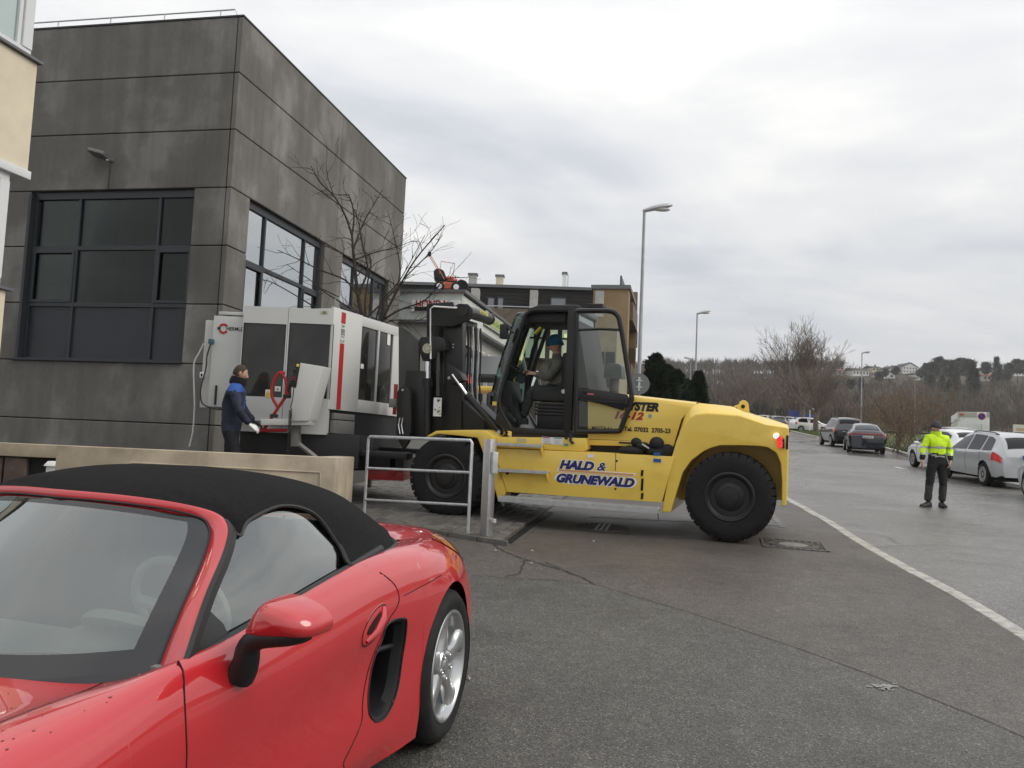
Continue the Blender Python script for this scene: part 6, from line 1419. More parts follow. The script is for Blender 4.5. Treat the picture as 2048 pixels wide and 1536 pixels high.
# left cabinet with the maker's mark
fslab('cabinet', 428, 631, 487, 816, .16, 1.2, m_mwhite); fslab('cabinet_top', 438, 622.5, 487, 631, .17, 1.0, m_mwhite); fslab('cabinet', 411.5, 640, 430, 816, .24, 1.2, m_mwhite)
c = gx(447, 657, .155); rr = 10.5 * 12.95 / 1700
for a0, a1 in ((35, 150), (210, 325)):
    pts = []; mb = MB()
    n = 14; oi = [(c.x + r * math.cos(R_(lerp(a0, a1, i / n))), c.z + r * math.sin(R_(lerp(a0, a1, i / n)))) for r in (rr,) for i in range(n + 1)] + [(c.x + rr * .62 * math.cos(R_(lerp(a1, a0, i / n))), c.z + rr * .62 * math.sin(R_(lerp(a1, a0, i / n)))) for i in range(n + 1)]
    mb.prism([(x, .150, z) for x, z in oi], [(x, .158, z) for x, z in oi]); mb.build('emblem', m_mred, MT)
mb = MB()
for k in range(3): mb.bx(c.x - rr - .01 + .016 * k, c.x - rr + .001 + .016 * k, .150, .158, c.z - .022, c.z + .022)
mb.build('emblem', black_print, MT)
a, b = gx(453, 657, .155), gx(486, 657.5, .155); put_text('lettering', 'HERMLE', .078, black_print, MT, ((a.x + b.x) / 2, .152, a.z), (1, 0, 0), (0, 0, 1), width=(b.x - a.x) * .98, bold=.0012)
# loose bits on the enclosure
def fdecal(name, x0, y0, x1, y1, m, v=-.004): a, b = gx(x0, y0, v), gx(x1, y1, v); mb = MB(); mb.bx(a.x, b.x, v, v + .003, b.z, a.z); return mb.build(name, m, MT)
fdecal('label', 641, 621, 656, 629, mat('label_cream', (.5, .48, .33), .6)); put_text('lettering', '-20-', .05, black_print, MT, (gx(648.5, 625, -.008)), (1, 0, 0), (0, 0, 1), bold=.001)
fdecal('warning_label', 531, 779, 541, 795, white_print); fdecal('warning_label', 532, 787, 540, 794.5, yellow_print, -.007)
a = gx(536, 783, -.008); mb = MB(); mb.prism([(a.x - .025, -.009, a.z - .025), (a.x + .025, -.009, a.z - .025), (a.x, -.009, a.z + .02)], [(a.x - .025, -.005, a.z - .025), (a.x + .025, -.005, a.z - .025), (a.x, -.005, a.z + .02)]); mb.build('warning_label', yellow_print, MT)
fdecal('sticker', 550, 772.5, 561, 783, white_print); a = gx(555.5, 778, -.008); mb = MB(); mb.prism([(a.x + .026 * (1 if k % 2 == 0 else .28) * math.cos(R_(45 * k)), -.009, a.z + .026 * (1 if k % 2 == 0 else .28) * math.sin(R_(45 * k))) for k in range(8)], [(a.x + .026 * (1 if k % 2 == 0 else .28) * math.cos(R_(45 * k)), -.005, a.z + .026 * (1 if k % 2 == 0 else .28) * math.sin(R_(45 * k))) for k in range(8)]); mb.build('sticker', black_print, MT)
a = sx(723.5, 732, -.006); sbox('sticker', a.x - .03, a.x + .06, a.z - .04, a.z + .035, -.006, -.002, white_print, bevel=0)
a = sx(778, 680); sbox('paper', sx(776, 680).x, sx(782, 680).x, sx(778, 690).z, sx(778, 666).z, .012, .016, white_print, bevel=0)
fslab('lower_ledge', 483, 838, 600, 846, -.06, .0, m_mwhite)
# roof bits
for x, w in ((556, 34), (582, 10)): a = gx(x, 612, .6); mb = MB(); mb.bx(a.x - w * .004, a.x + w * .004, .5, .7, zt - .01, zt + .035); mb.build('roof_fitting', m_trim, MT)
a = gx(672, 607, .3); mb = MB(); mb.bx(a.x - .06, a.x + .05, .25, .4, zt - .02, zt + .10); mb.tube([(a.x, .3, zt + .1), (a.x - .02, .3, zt + .22)], .012, 6); mb.build('roof_fitting', m_steel, MT)
# control pendant
pv0, pv1 = -.62, -.16
pd = [(593, 724.5), (646, 733), (617, 842), (583, 842), (582, 778)]
mb = MB(); A = [gx(x, y, pv0) for x, y in pd]; mb.prism(A, [p + Vector((.03, pv1 - pv0, .02)) for p in A]); pend = mb.build('control_pendant', m_mwhite, MT, bevel=.015)
A = [gx(x, y, pv0 - .006) for x, y in ((592, 723.5), (601, 726), (592, 776), (581, 773))]; mb = MB(); mb.prism(A, [p + Vector((0, .05, 0)) for p in A]); kp_ = mb.build('key_panel', m_trim, pend, bevel=.006)
for x, y, m, s in ((595.5, 731, yellow_print, 3.2), (588.5, 740, m_trim, 3), (587, 755, red_print, 1.2), (590, 755, red_print, 1.2), (586, 759, red_print, 1.2), (589.5, 760, red_print, 1.2)):
    a = gx(x, y, pv0 - .01); r = s * .0073; mb = MB(); mb.lathe([(r, .01), (r, -.008), (r * .7, -.014), (.001, -.014)], 12, a, (0, 1, 0)); mb.build('button', m, kp_)
A = [gx(x, y, pv0 + .05) for x, y in ((521, 850.5), (616, 850.5), (620, 838), (521, 838))]; mb = MB(); mb.prism(A, [p + Vector((0, .45, 0)) for p in A]); mb.build('pendant_tray', m_mwhite, MT, bevel=.01)
A = [gx(x, y, -.3) for x, y in ((581, 851), (596, 851), (596, 893), (581, 893))]; mb = MB(); mb.prism(A, [p + Vector((0, .2, 0)) for p in A]); mb.build('pendant_column', m_steel, MT, bevel=.01)
mb = MB(); mb.tube([gx(590, 882, -.2), gx(632, 915, -.2)], .04, 6); mb.build('strut', m_steel, MT)
# red tube frame round the sticker and handle bar
hv = -.45
loop = [gx(x, y, hv) for x, y in ((570, 746), (560.5, 745), (553, 752), (545, 768), (543.5, 792), (555, 814))]
mb = MB(); mb.tube(spline(loop, 3), .022, 8); mb.tube(spline([gx(x, y, hv) for x, y in ((560.5, 745), (567, 752), (572.5, 764), (571.5, 790))], 3), .022, 8); mb.build('red_tube', m_mred, MT)
mb = MB(); mb.tube([gx(577, 785, hv), gx(560, 810, hv), gx(527, 860, hv), gx(517, 861, hv)], .024, 8); mb.tube([gx(522, 861, hv), gx(574, 860.5, hv)], .024, 8); hb = mb.build('handle_bar', m_mred, MT)
for x, y in ((574, 793), (548, 832)): a = gx(x, y, hv); mb = MB(); mb.bx(a.x - .05, a.x + .05, hv - .04, hv + .04, a.z - .025, a.z + .025); mb.build('clamp', m_trim, hb)
# coiled cable
pts = []; cv = pv0 - .09; p0, p1 = gx(581, 820, cv), gx(577, 905, cv)
for i in range(260):
    t = i / 259; a = i * .52; p = lerp(p0, p1, t); pts.append(p + Vector((.022 * math.cos(a), .022 * math.sin(a), 0)))
mb = MB(); mb.tube(spline([gx(588, 772, cv), gx(585, 800, cv), gx(581, 815, cv)], 6) + pts, .007, 5); mb.build('coiled_cable', m_trim, MT)
a = gx(588, 832, hv); mb = MB(); mb.bx(a.x - .03, a.x + .03, hv - .1, hv, a.z - .02, a.z + .02); mb.build('cable_clip', m_trim, MT)
# black cable and socket on the cabinet
mb = MB(); mb.tube(spline([gx(x, y, .13) for x, y in ((421, 688), (414, 712), (412, 735), (403, 770), (401, 790), (406, 808), (430, 818), (450, 819))], 5), .011, 6); mb.build('power_cable', m_trim, MT)
a = gx(421.5, 683, .1); mb = MB(); mb.bx(a.x - .035, a.x + .035, .08, .2, a.z - .035, a.z + .04); mb.build('socket', mat('socket_blue', (.05, .12, .17), .5), MT, bevel=.008)
a = gx(404.5, 750, .2); mb = MB(); mb.bx(a.x - .035, a.x + .03, .18, .24, a.z - .045, a.z + .045); mb.build('switch_plate', white_print, MT, bevel=.006); mb = MB(); mb.bx(a.x - .012, a.x + .012, .165, .182, a.z - .02, a.z + .02); mb.build('switch_plate', m_trim, MT)
mb = MB(); a = gx(431, 790, .13); mb.bx(a.x - .015, a.x + .012, .13, .2, a.z - .15, a.z + .15); mb.build('side_handle', m_trim, MT)
fslab('red_bracket', 788, 768, 792, 829, .62, .68, m_mred); fslab('grey_bracket', 778, 797, 792, 815, .58, .66, m_steel)
fslab('red_skid', 735, 940, 806, 962, .5, 1.6, m_mred); fslab('skid_foot', 700, 900, 806, 938, .45, 1.8, m_mgrey); fslab('red_post', 780, 905, 790, 950, .45, .5, m_mred)
a = gx(778, 803, .3)
# hanging white hose behind the cabinet
hs_ = [gx(x, y, .9) for x, y in ((409, 684), (398, 706), (388, 728), (388, 770), (389, 810), (386, 860), (379, 893))]
HP = thing('hanging_hose', 'thin white hose hanging down beside the left end of the white machine', 'hose', FX.matrix())
mb = MB(); mb.tube(spline(hs_, 6), .012, 6); mb.build('hose_line', white_print, HP); mb = MB(); mb.tube([gx(407, 683, .9), gx(421, 682, .3)], .018, 6); mb.build('fitting', alu, HP)
# ================================================================== PEOPLE
m_eye = mat('eye_white', (.6, .58, .55), .3); m_iris = mat('eye_dark', (.03, .02, .015), .2)
m_lip = mat('lips', (.36, .15, .12), .5)
def skin_body(joints, bones, res=2):
    """one continuous skinned surface through joints {name: (pos, radius)}"""
    names = list(joints); me = bpy.data.meshes.new('body'); me.from_pydata([tuple(joints[k][0]) for k in names], [(names.index(a), names.index(b)) for a, b, _ in bones], [])
    o = bpy.data.objects.new('body', me); COL.objects.link(o)
    md = o.modifiers.new('s', 'SKIN'); md.use_smooth_shade = True
    for i, k in enumerate(names):
        r = joints[k][1]; me.skin_vertices[0].data[i].radius = r if isinstance(r, tuple) else (r, r); me.skin_vertices[0].data[i].use_root = (k == 'pelvis')
    sb = o.modifiers.new('d', 'SUBSURF'); sb.levels = res; sb.render_levels = res
    bpy.context.view_layer.update(); dg = bpy.context.evaluated_depsgraph_get(); ev = bpy.data.meshes.new_from_object(o.evaluated_get(dg))
    vs = [v.co.copy() for v in ev.vertices]; fs = [tuple(p.vertices) for p in ev.polygons]
    COL.objects.unlink(o); bpy.data.objects.remove(o); bpy.data.meshes.remove(ev)
    return vs, fs
def seg_d(p, a, b):
    ab = b - a; t = max(0, min(1, (p - a).dot(ab) / max(1e-9, ab.length_squared))); return (p - (a + ab * t)).length
def hand(mb, w, d, up, side, s=1.0, curl=.5, mi=0):
    """palm and five fingers: w wrist, d pointing direction, up = back of the hand, side = +1 / -1 thumb side along d x up"""
    d = Vector(d).normalized(); up = Vector(up); up = (up - d * up.dot(d)).normalized(); x = d.cross(up) * side; w = Vector(w)
    rows = []
    for t, hw, th in ((-.02, .026, .02), (.02, .032, .019), (.06, .042, .016), (.09, .042, .013), (.10, .036, .008)):
        rows.append([w + d * t * s + (x * math.cos(a) * hw + up * math.sin(a) * th) * s for a in np.linspace(0, 2 * math.pi, 10, endpoint=False)])
    mb.grid(rows, mi, True); mb.add(rows[-1], [tuple(range(10))], mi)
    for k, (off, ln) in enumerate(((.030, .072), (.010, .080), (-.010, .075), (-.029, .060))):
        p = w + (d * .088 + x * off) * s; pts = [p - d * .02 * s, p]; dr = d.copy()
        for j in range(3):
            dr = (dr - up * curl * (.5 + .25 * j)).normalized(); p = p + dr * ln * (.45, .32, .25)[j] * s; pts.append(p)
        mb.tube(pts, [.0095 * s, .0095 * s, .009 * s, .008 * s, .006 * s], 7, mi=mi)
    p = w + (d * .03 + x * .03) * s; q = p + (d * .035 + x * .03 - up * .01) * s; r = q + (d * .032 + x * .004 - up * .012) * s
    mb.tube([w + d * .01 * s, p, q, r], [.013 * s, .012 * s, .0105 * s, .008 * s], 7, mi=mi)
def head(mb, c, fwd, up, s=1.0, mi=0):
    """skull, jaw, nose, ears"""
    f = Vector(fwd).normalized(); u = Vector(up); u = (u - f * u.dot(f)).normalized(); l = u.cross(f); c = Vector(c); rows = []
    for i in range(15):
        a = math.pi * i / 14; z = math.cos(a); r = math.sin(a); row = []
        for j in range(20):
            b = 2 * math.pi * j / 20; X, Y = r * math.cos(b), r * math.sin(b)      # X forward, Y left
            k = 1.0 - (.20 * max(0, -z) ** 1.2); fx_ = .098 * (1 + (.06 if X > 0 and z < 0 else 0)); p = f * (X * fx_ * (k if X < 0 else (1 - .08 * max(0, -z)))) + l * (Y * .076 * k) + u * (z * .118)
            if X < 0 and z < -.2: p += f * .03 * min(1, (-z - .2) * 2) * (-X)
            if X > .3 and -.45 < z < .15: p += f * .004
            row.append(c + p * s)
        rows.append(row)
    mb.grid(rows, mi, True)
    n0 = c + (f * .100 + u * .018) * s; tip = c + (f * .126 - u * .026) * s
    for sd in (-1, 1): pass
    mb.add([n0 + l * .009 * s, n0 - l * .009 * s, tip + l * .014 * s, tip - l * .014 * s, c + (f * .098 - u * .036) * s + l * .017 * s, c + (f * .098 - u * .036) * s - l * .017 * s, c + (f * .09 + u * .01) * s + l * .018 * s, c + (f * .09 + u * .01) * s - l * .018 * s], [(0, 1, 3, 2), (2, 3, 5, 4), (0, 2, 4, 6), (1, 7, 5, 3)], mi)
    for sd in (-1, 1):
        e = c + (l * .077 * sd - f * .012 - u * .008) * s; mb.tube([e + (u * .03 * math.cos(t) + f * .016 * math.sin(t)) * s for t in np.linspace(0, 2 * math.pi, 10, endpoint=False)], .006 * s, 5, True, mi); mb.sphere(e, (.012 * s, .012 * s, .022 * s), 8, 6, mi)
    return f, u, l
def face_bits(c, ax, s, parent, brow):
    f, u, l = ax; c = Vector(c)
    mb = MB()
    for sd in (-1, 1): mb.sphere(c + (f * .086 + l * .032 * sd + u * .010) * s, .0125 * s, 10, 6, 0); mb.sphere(c + (f * .0945 + l * .032 * sd + u * .010) * s, .006 * s, 8, 6, 1); mb.tube([c + (f * .094 + l * (.018 * sd) + u * .028) * s, c + (f * .091 + l * (.045 * sd) + u * .030) * s], .004 * s, 5, mi=2)
    mb.tube([c + (f * .094 + l * .022 - u * .058) * s, c + (f * .104 - u * .057) * s, c + (f * .094 - l * .022 - u * .058) * s], .005 * s, 6, mi=3)
    return mb.build('face', [m_eye, m_iris, brow, m_lip], parent)
def person(label, M, joints, bones, region, mats, hc, hf, hu, hs, hands, brow, shoes):
    P = thing('person', label, 'person', M)
    vs, fs = skin_body(joints, bones, 3); mb = MB(); J = {k: Vector(v[0]) for k, v in joints.items()}
    vs = [v + mnoise.noise_vector(v * 9) * .010 + mnoise.noise_vector(Vector((v.x * 16, v.y * 16, v.z * 34))) * .007 for v in vs]
    b = len(mb.v); mb.v += [tuple(v) for v in vs]
    for f_ in fs:
        c = sum((vs[i] for i in f_), Vector()) / len(f_); tg = min(bones, key=lambda q: seg_d(c, J[q[0]], J[q[1]]))[2]
        mb.f.append(list(f_)); mb.m.append(region(c, tg))
    ax = head(mb, hc, hf, hu, hs, 0)
    for h in hands: hand(mb, *h[:4], s=h[4], curl=h[5], mi=h[6] if len(h) > 6 else 0)
    body = mb.build('body', mats, P, angle=75)
    face_bits(hc, ax, hs, P, brow)
    return P, ax
m_hivis = mat('hi_vis_yellow', (.62, .95, .02), .7, var=.12, vscale=9, bump=.3, bscale=14)
m_refl = mat('reflective_band', (.36, .38, .36), .35, .3)
m_navyc = mat('dark_workwear', (.010, .011, .016), .85, var=.25, vscale=12, bump=.3, bscale=18)
m_trou = mat('grey_workwear', (.035, .035, .036), .88, var=.3, vscale=8, bump=.35, bscale=16)
m_knitg = mat('grey_knit', (.055, .057, .063), .95, bump=.6, bscale=110)
m_boot = mat('work_boot', (.012, .012, .012), .6, var=.3, vscale=20)
m_hair = mat('brown_hair', (.045, .028, .018), .7, bump=.6, bscale=150, var=.3, vscale=60)
def boots(P, feet, s=1.0):
    for (p, d) in feet:
        p = Vector(p); d = Vector((d[0], d[1], 0)).normalized(); n = Vector((-d.y, d.x, 0)); rows = []
        for t, hw, h in ((-.085, .028, .07), (-.07, .042, .105), (-.02, .045, .115), (.04, .045, .085), (.10, .050, .062), (.16, .044, .052), (.195, .026, .036)):
            rows.append([p + (d * t + n * hw * a) * s + Vector((0, 0, h * b * s)) for a, b in ((-1, 0), (-1.02, .35), (-.75, .85), (0, 1), (.75, .85), (1.02, .35), (1, 0), (0, 0))])
        mb = MB(); mb.grid(rows, 0, True); mb.add(rows[0], [tuple(range(8))]); mb.add(rows[-1], [tuple(range(8))]); bt = mb.build('boot', m_boot, P, angle=60)
        mb = MB(); mb.grid([[r[0] - Vector((0, 0, .0)), r[6]] for r in rows]); 
def beanie(P, c, ax, s, m, name='knit_hat'):
    f, u, l = ax; c = Vector(c); mb = MB(); rows = []
    for i in range(9):
        a = math.pi * .56 * i / 8; z = math.cos(a); r = math.sin(a)
        rows.append([c + (f * (r * math.cos(b) * .110) + l * (r * math.sin(b) * .089) + u * (z * .138 + .004 + (.012 * math.cos(b) if i > 5 else 0))) * s for b in np.linspace(0, 2 * math.pi, 22, endpoint=False)])
    mb.grid(rows, 0, True); o = mb.build(name, m, P, angle=80)
    mb = MB(); q = [p + (p - c - u * (p - c).dot(u)).normalized() * .003 for p in rows[-1]]; q2 = [p + u * .035 * s for p in q]; mb.grid([[p - u * .006 * s for p in q], [p + (p - c).normalized() * .007 for p in q], [p + (p - c).normalized() * .006 for p in q2], q2], 0, True); mb.build('hat_cuff', m, o, angle=80)
    return o
# --- man in the high visibility jacket on the road
g = at_g(1872, 1015); k = 1.0
def S3(x, y, z): return Vector((x, y, z))
J = {'pelvis': (S3(.02, 0, .93), (.145, .115)), 'waist': (S3(.02, 0, 1.04), (.16, .125)), 'chest': (S3(.015, .0, 1.22), (.185, .135)), 'upper': (S3(.01, .0, 1.36), (.16, .115)), 'neck': (S3(-.0, -.005, 1.45), .062), 'nape': (S3(-.01, -.01, 1.52), .055),
 'sh_l': (S3(-.17, .0, 1.375), .082), 'sh_r': (S3(.19, .0, 1.375), .082), 'el_l': (S3(-.275, -.02, 1.14), .064), 'el_r': (S3(.30, .05, 1.13), .066), 'wr_l': (S3(-.325, -.07, .92), .046), 'wr_r': (S3(.235, -.10, .93), .046),
 'hip_l': (S3(-.085, 0, .88), (.105, .115)), 'hip_r': (S3(.115, 0, .88), (.105, .115)), 'kn_l': (S3(-.135, -.02, .48), .082), 'kn_r': (S3(.135, -.01, .48), .082), 'sh2l': (S3(-.15, 0, .28), .078), 'sh2r': (S3(.135, .01, .28), .078), 'an_l': (S3(-.165, .01, .10), .070), 'an_r': (S3(.13, .02, .10), .070)}
BN = [('pelvis', 'waist', 't'), ('waist', 'chest', 't'), ('chest', 'upper', 't'), ('upper', 'neck', 't'), ('neck', 'nape', 'n'), ('upper', 'sh_l', 'a'), ('upper', 'sh_r', 'a'), ('sh_l', 'el_l', 'a'), ('sh_r', 'el_r', 'a'), ('el_l', 'wr_l', 'f'), ('el_r', 'wr_r', 'f'), ('pelvis', 'hip_l', 'l'), ('pelvis', 'hip_r', 'l'), ('hip_l', 'kn_l', 'l'), ('hip_r', 'kn_r', 'l'), ('kn_l', 'sh2l', 's'), ('kn_r', 'sh2r', 's'), ('sh2l', 'an_l', 's'), ('sh2r', 'an_r', 's')]
def reg1(c, t):
    if t == 'n': return 1 if c.z < 1.50 else 0
    if t in 'ls' and c.z < .955: return 4 if (c.z > .42) else 5
    if t == 'f': 
        if c.z < 1.035: return 3
        return 2 if 1.045 < c.z < 1.075 else 1
    z = c.z
    if z < 1.065: return 2 if 1.0 < z < 1.035 else 3
    if 1.165 < z < 1.205: return 2
    return 1
HV, ax = person('man in a yellow high visibility jacket and grey knit hat standing on the wet road', Matrix.Translation(Vector((g.x, g.y, g.z + .008))), J, BN, reg1, [skin_m, m_hivis, m_refl, m_navyc, mat('black_workwear', (.014, .014, .015), .88, bump=.3, bscale=16), m_trou], (-.018, -.02, 1.592), (-.85, -.5, -.02), (0, 0, 1), .98,
  [((-.325, -.075, .91), (-.1, -.25, -1), (-1, .1, 0), -1, 1.0, .45), ((.235, -.105, .92), (-.35, -.2, -1), (.9, -.2, 0), 1, 1.0, .5)], m_hair, None)
boots(HV, [((-.165, .01, 0), (-.9, -.5, 0)), ((.13, .02, 0), (-.15, -1, 0))], 1.1)
beanie(HV, (-.018, -.02, 1.597), ax, .98, m_knitg)
mb = MB(); cpt = Vector((-.0, -.005, 1.44)); mb.lathe([(.098, -.03), (.095, .03), (.090, .075), (.080, .07), (.082, .0)], 20, cpt, (-.08, -.1, 1), close=True); mb.build('collar', m_hivis, HV, angle=80)
mb = MB(); mb.bx(-.30 + .12, -.17 + .0, -.11, -.06, .66, .84); mb.bx(.19, .235, -.08, .07, .64, .84); mb.build('cargo_pocket', m_navyc, HV, bevel=.02)
# --- man in the blue jacket guiding the machine, seen from the side
yb = 12.38; bx_ = at_y(468, 870, yb).x; fz_ = gz(yb) + rise(bx_, yb) + .055
def BQ(px, py, dy=0): p = at_y(px, py, yb + dy); return Vector((p.x - bx_, dy, p.z - fz_))
J = {'pelvis': (BQ(463, 866), (.135, .145)), 'waist': (BQ(463, 846), (.15, .155)), 'chest': (BQ(468, 805), (.165, .185)), 'upper': (BQ(471, 780), (.125, .165)), 'neck': (BQ(475, 762), .07), 'nape': (BQ(477, 752), .058),
 'sh_n': (BQ(472, 786, -.17), .085), 'sh_f': (BQ(473, 784, .17), .085), 'el_n': (BQ(478, 822, -.24), .07), 'el_f': (BQ(487, 820, .2), .066), 'wr_n': (BQ(500, 848, -.16), .05), 'wr_f': (BQ(507, 842, .12), .048),
 'hip_n': (BQ(462, 872, -.09), (.11, .12)), 'hip_f': (BQ(464, 872, .09), (.11, .12)), 'kn_n': (BQ(470, 918, -.11), .085), 'kn_f': (BQ(458, 916, .11), .085)}
for s_, dx, dy in (('n', .02, -.11), ('f', -.18, .11)): J['an_' + s_] = (Vector((BQ(462, 900).x + dx, dy, .09)), .062)
BN2 = [('pelvis', 'waist', 't'), ('waist', 'chest', 't'), ('chest', 'upper', 't'), ('upper', 'neck', 't'), ('neck', 'nape', 'n')] + [q for s_ in 'nf' for q in (('upper', 'sh_' + s_, 'a'), ('sh_' + s_, 'el_' + s_, 'a'), ('el_' + s_, 'wr_' + s_, 'f'), ('pelvis', 'hip_' + s_, 'l'), ('hip_' + s_, 'kn_' + s_, 'l'), ('kn_' + s_, 'an_' + s_, 'l'))]
m_jack = mat('navy_jacket', (.016, .020, .042), .75, var=.25, vscale=10, bump=.5, bscale=16); m_royal = mat('royal_blue_yoke', (.025, .085, .34), .7, bump=.4, bscale=16)
zsh = BQ(470, 790).z; zhem = BQ(470, 862).z
def reg2(c, t):
    if t == 'n': return 3
    if t == 'l' and c.z < zhem: return 4
    if t in 'ta' and c.z > zsh + .045 and abs(c.y) < .26: return 2
    if t == 't' and c.x > BQ(488, 820).x - .03 and BQ(470, 835).z < c.z < zsh: return 2
    return 1
hcb = BQ(481, 746)
BM, ax = person('man in a navy and blue work jacket steadying the white machine behind the low wall', Matrix.Translation(Vector((bx_, yb, fz_))), J, BN2, reg2, [skin_m, m_jack, m_royal, m_navyc, m_navyc, white_print], hcb, (.86, .45, -.25), (0.2, 0, 1), 1.02,
  [(BQ(501, 850, -.16), (.8, .3, -.5), (.3, -.6, .8), -1, 1.05, .75, 5), (BQ(508, 843, .12), (.8, .1, -.4), (.3, 0, .8), 1, 1.05, .75, 3)], m_hair, None)
boots(BM, [((J['an_n'][0].x, -.11, 0), (1, 0, 0)), ((J['an_f'][0].x, .11, 0), (1, .1, 0))])
mb = MB(); f, u, l = ax; rows = []
for i in range(9):
    row = []
    for b in np.linspace(0, 6.283, 24, endpoint=False):
        k = max(0, math.cos(b) * .9 + .1); a = math.pi * lerp(.64, .30, min(1, k * 1.6)) * i / 8; row.append(hcb + (f * (math.sin(a) * math.cos(b) * .102 - .004) + l * math.sin(a) * math.sin(b) * .080 + u * math.cos(a) * .123) * 1.02)
    rows.append(row)
mb.grid(rows, 0, True); mb.build('hair', m_hair, BM, angle=80)
mb = MB(); mb.lathe([(.115, -.05), (.125, .0), (.11, .075), (.095, .07), (.09, 0)], 20, BQ(476, 764), (.22, 0, 1), close=True); mb.build('fleece_collar', mat('black_fleece', (.008, .008, .009), .95, bump=.6, bscale=80), BM, angle=80)
# --- driver in the cab
def DQ(px, py, v): return fx(px, py, v)
J = {'pelvis': (DQ(1126, 786, .96), (.16, .16)), 'waist': (DQ(1122, 766, .96), (.165, .17)), 'chest': (DQ(1118, 742, .96), (.16, .185)), 'upper': (DQ(1115, 722, .96), (.12, .16)), 'neck': (DQ(1113, 708, .96), .062), 'nape': (DQ(1113, 701, .96), .055),
 'sh_n': (DQ(1117, 727, .78), .085), 'sh_f': (DQ(1117, 727, 1.14), .085), 'el_n': (DQ(1096, 757, .74), .066), 'el_f': (DQ(1094, 757, 1.18), .066), 'wr_n': (DQ(1072, 749, .85), .042), 'wr_f': (DQ(1066, 747, 1.08), .042),
 'hip_n': (DQ(1118, 786, .86), (.11, .12)), 'hip_f': (DQ(1118, 786, 1.06), (.11, .12)), 'kn_n': (DQ(1064, 779, .80), .085), 'kn_f': (DQ(1062, 780, 1.14), .085), 'an_n': (DQ(1046, 836, .82), .062), 'an_f': (DQ(1042, 836, 1.12), .062)}
m_sweat = mat('grey_sweatshirt', (.10, .102, .092), .9, var=.2, vscale=10, bump=.4, bscale=14); m_blueh = mat('teal_knit', (.012, .10, .17), .95, bump=.8, bscale=100)
def reg3(c, t): return {'n': 0, 't': 1, 'a': 1, 'f': 1, 'l': 2}[t]
hcd = DQ(1111, 688, .96)
DR, ax = person('forklift driver in a blue knit hat and grey sweatshirt seated in the black cab', FF.matrix(), J, BN2, reg3, [skin_m, m_sweat, m_trou], hcd, (-.97, -.12, -.22), (-.18, 0, 1), 1.1,
  [(DQ(1071, 748, .85), (-1, 0, .15), (0, -.5, .85), 1, 1.0, .8), (DQ(1065, 746, 1.08), (-1, 0, .15), (0, .5, .85), -1, 1.0, .8)], m_hair, None)
f, u, l = ax
mb = MB(); rows = []
for p, q in (((1046, 836, .82), (-1, -.1)), ((1042, 836, 1.12), (-1, .1))): pass
boots(DR, [((J['an_n'][0].x, .82, J['an_n'][0].z - .095), (-1, -.1, 0)), ((J['an_f'][0].x, 1.12, J['an_f'][0].z - .095), (-1, .1, 0))])
beanie(DR, hcd + u * .004, ax, 1.06, m_blueh)
mb = MB()
for sd in (-1, 1): mb.tube([hcd + (f * .112 + l * (.034 * sd + .022 * math.cos(t)) + u * (.008 + .016 * math.sin(t))) * 1.06 for t in np.linspace(0, 6.283, 12, endpoint=False)], .0025, 5, True); mb.tube([hcd + (f * .11 + l * .056 * sd + u * .012) * 1.06, hcd + (l * .08 * sd + u * .01) * 1.06], .0025, 5)
mb.build('glasses', black_paint, DR)
# ================================================================== LAMP POSTS AND SIGNS
m_pole = mat('lamp_pole_grey', (.30, .31, .32), .5, .4, var=.15, vscale=2)
m_lhead = mat('lamp_head', (.42, .43, .43), .4, .2); m_ldiff = mat('lamp_diffuser', (.6, .6, .58), .15, spec=.6)
def lamp(px, ytop, y, label, yaw=10, hl=.88, first=None):
    p = at_y(px, ytop, y); z0 = gz(y); h = p.z - z0
    t = thing('street_lamp', label, 'street lamp', Matrix.Translation((p.x, y, z0)) @ Matrix.Rotation(R_(yaw), 4, 'Z'), 'street lamps along the road')
    mb = MB(); mb.tube([(0, 0, -.1), (0, 0, 1.3), (0, 0, 1.35), (0, 0, h - .15)], [.085, .08, .065, .042], 12); mb.build('pole', m_pole, t)
    mb = MB(); rows = []
    for s, w, a, b in ((-.06, .05, -.05, .04), (.08, .08, -.07, .06), (.3, .13, -.06, .10), (.7, .16, -.05, .12), (1.0, .15, -.04, .10), (1.18, .09, -.02, .06), (1.24, .03, .0, .03)):
        q = Vector((s * hl / 1.25, 0, h - .1 + s * .17)); rows.append([q + Vector((0, w * math.cos(x), (b if math.sin(x) > 0 else -a) * math.sin(x))) for x in np.linspace(0, 6.283, 12, endpoint=False)])
    mb.grid(rows, 0, True); mb.add(rows[0], [tuple(range(12))]); mb.add(rows[-1], [tuple(range(12))]); hd = mb.build('lamp_head', m_lhead, t, angle=60)
    mb = MB(); mb.sphere((.72 * hl / 1.25, 0, h - .1 + .72 * .17 - .045), (.30, .12, .07), 12, 8); mb.build('diffuser', m_ldiff, hd)
lamp(1289, 414, 25, 'tallest street lamp rising behind the open cab door', 8)
lamp(1394.5, 624, 52, 'street lamp standing behind the yellow engine hood by the conifers', 8)
lamp(1724, 704, 79, 'street lamp behind the dark blue hatchback', 8)
lamp(1830, 759, 125, 'street lamp rising out of the brown bush', 8)
lamp(1342, 741, 110, 'far street lamp with a pale head above the conifers', 30, 1.4)
lamp(1382, 716, 98, 'far street lamp just left of the lamp by the conifers', 150)
lp = at_y(1289, 414, 25); sp_ = at_y(1278, 768, 24.9)
rs = thing('round_sign', 'round traffic sign seen from its grey back on the tallest lamp post', 'traffic sign', Vector((sp_.x, 24.88, sp_.z)))
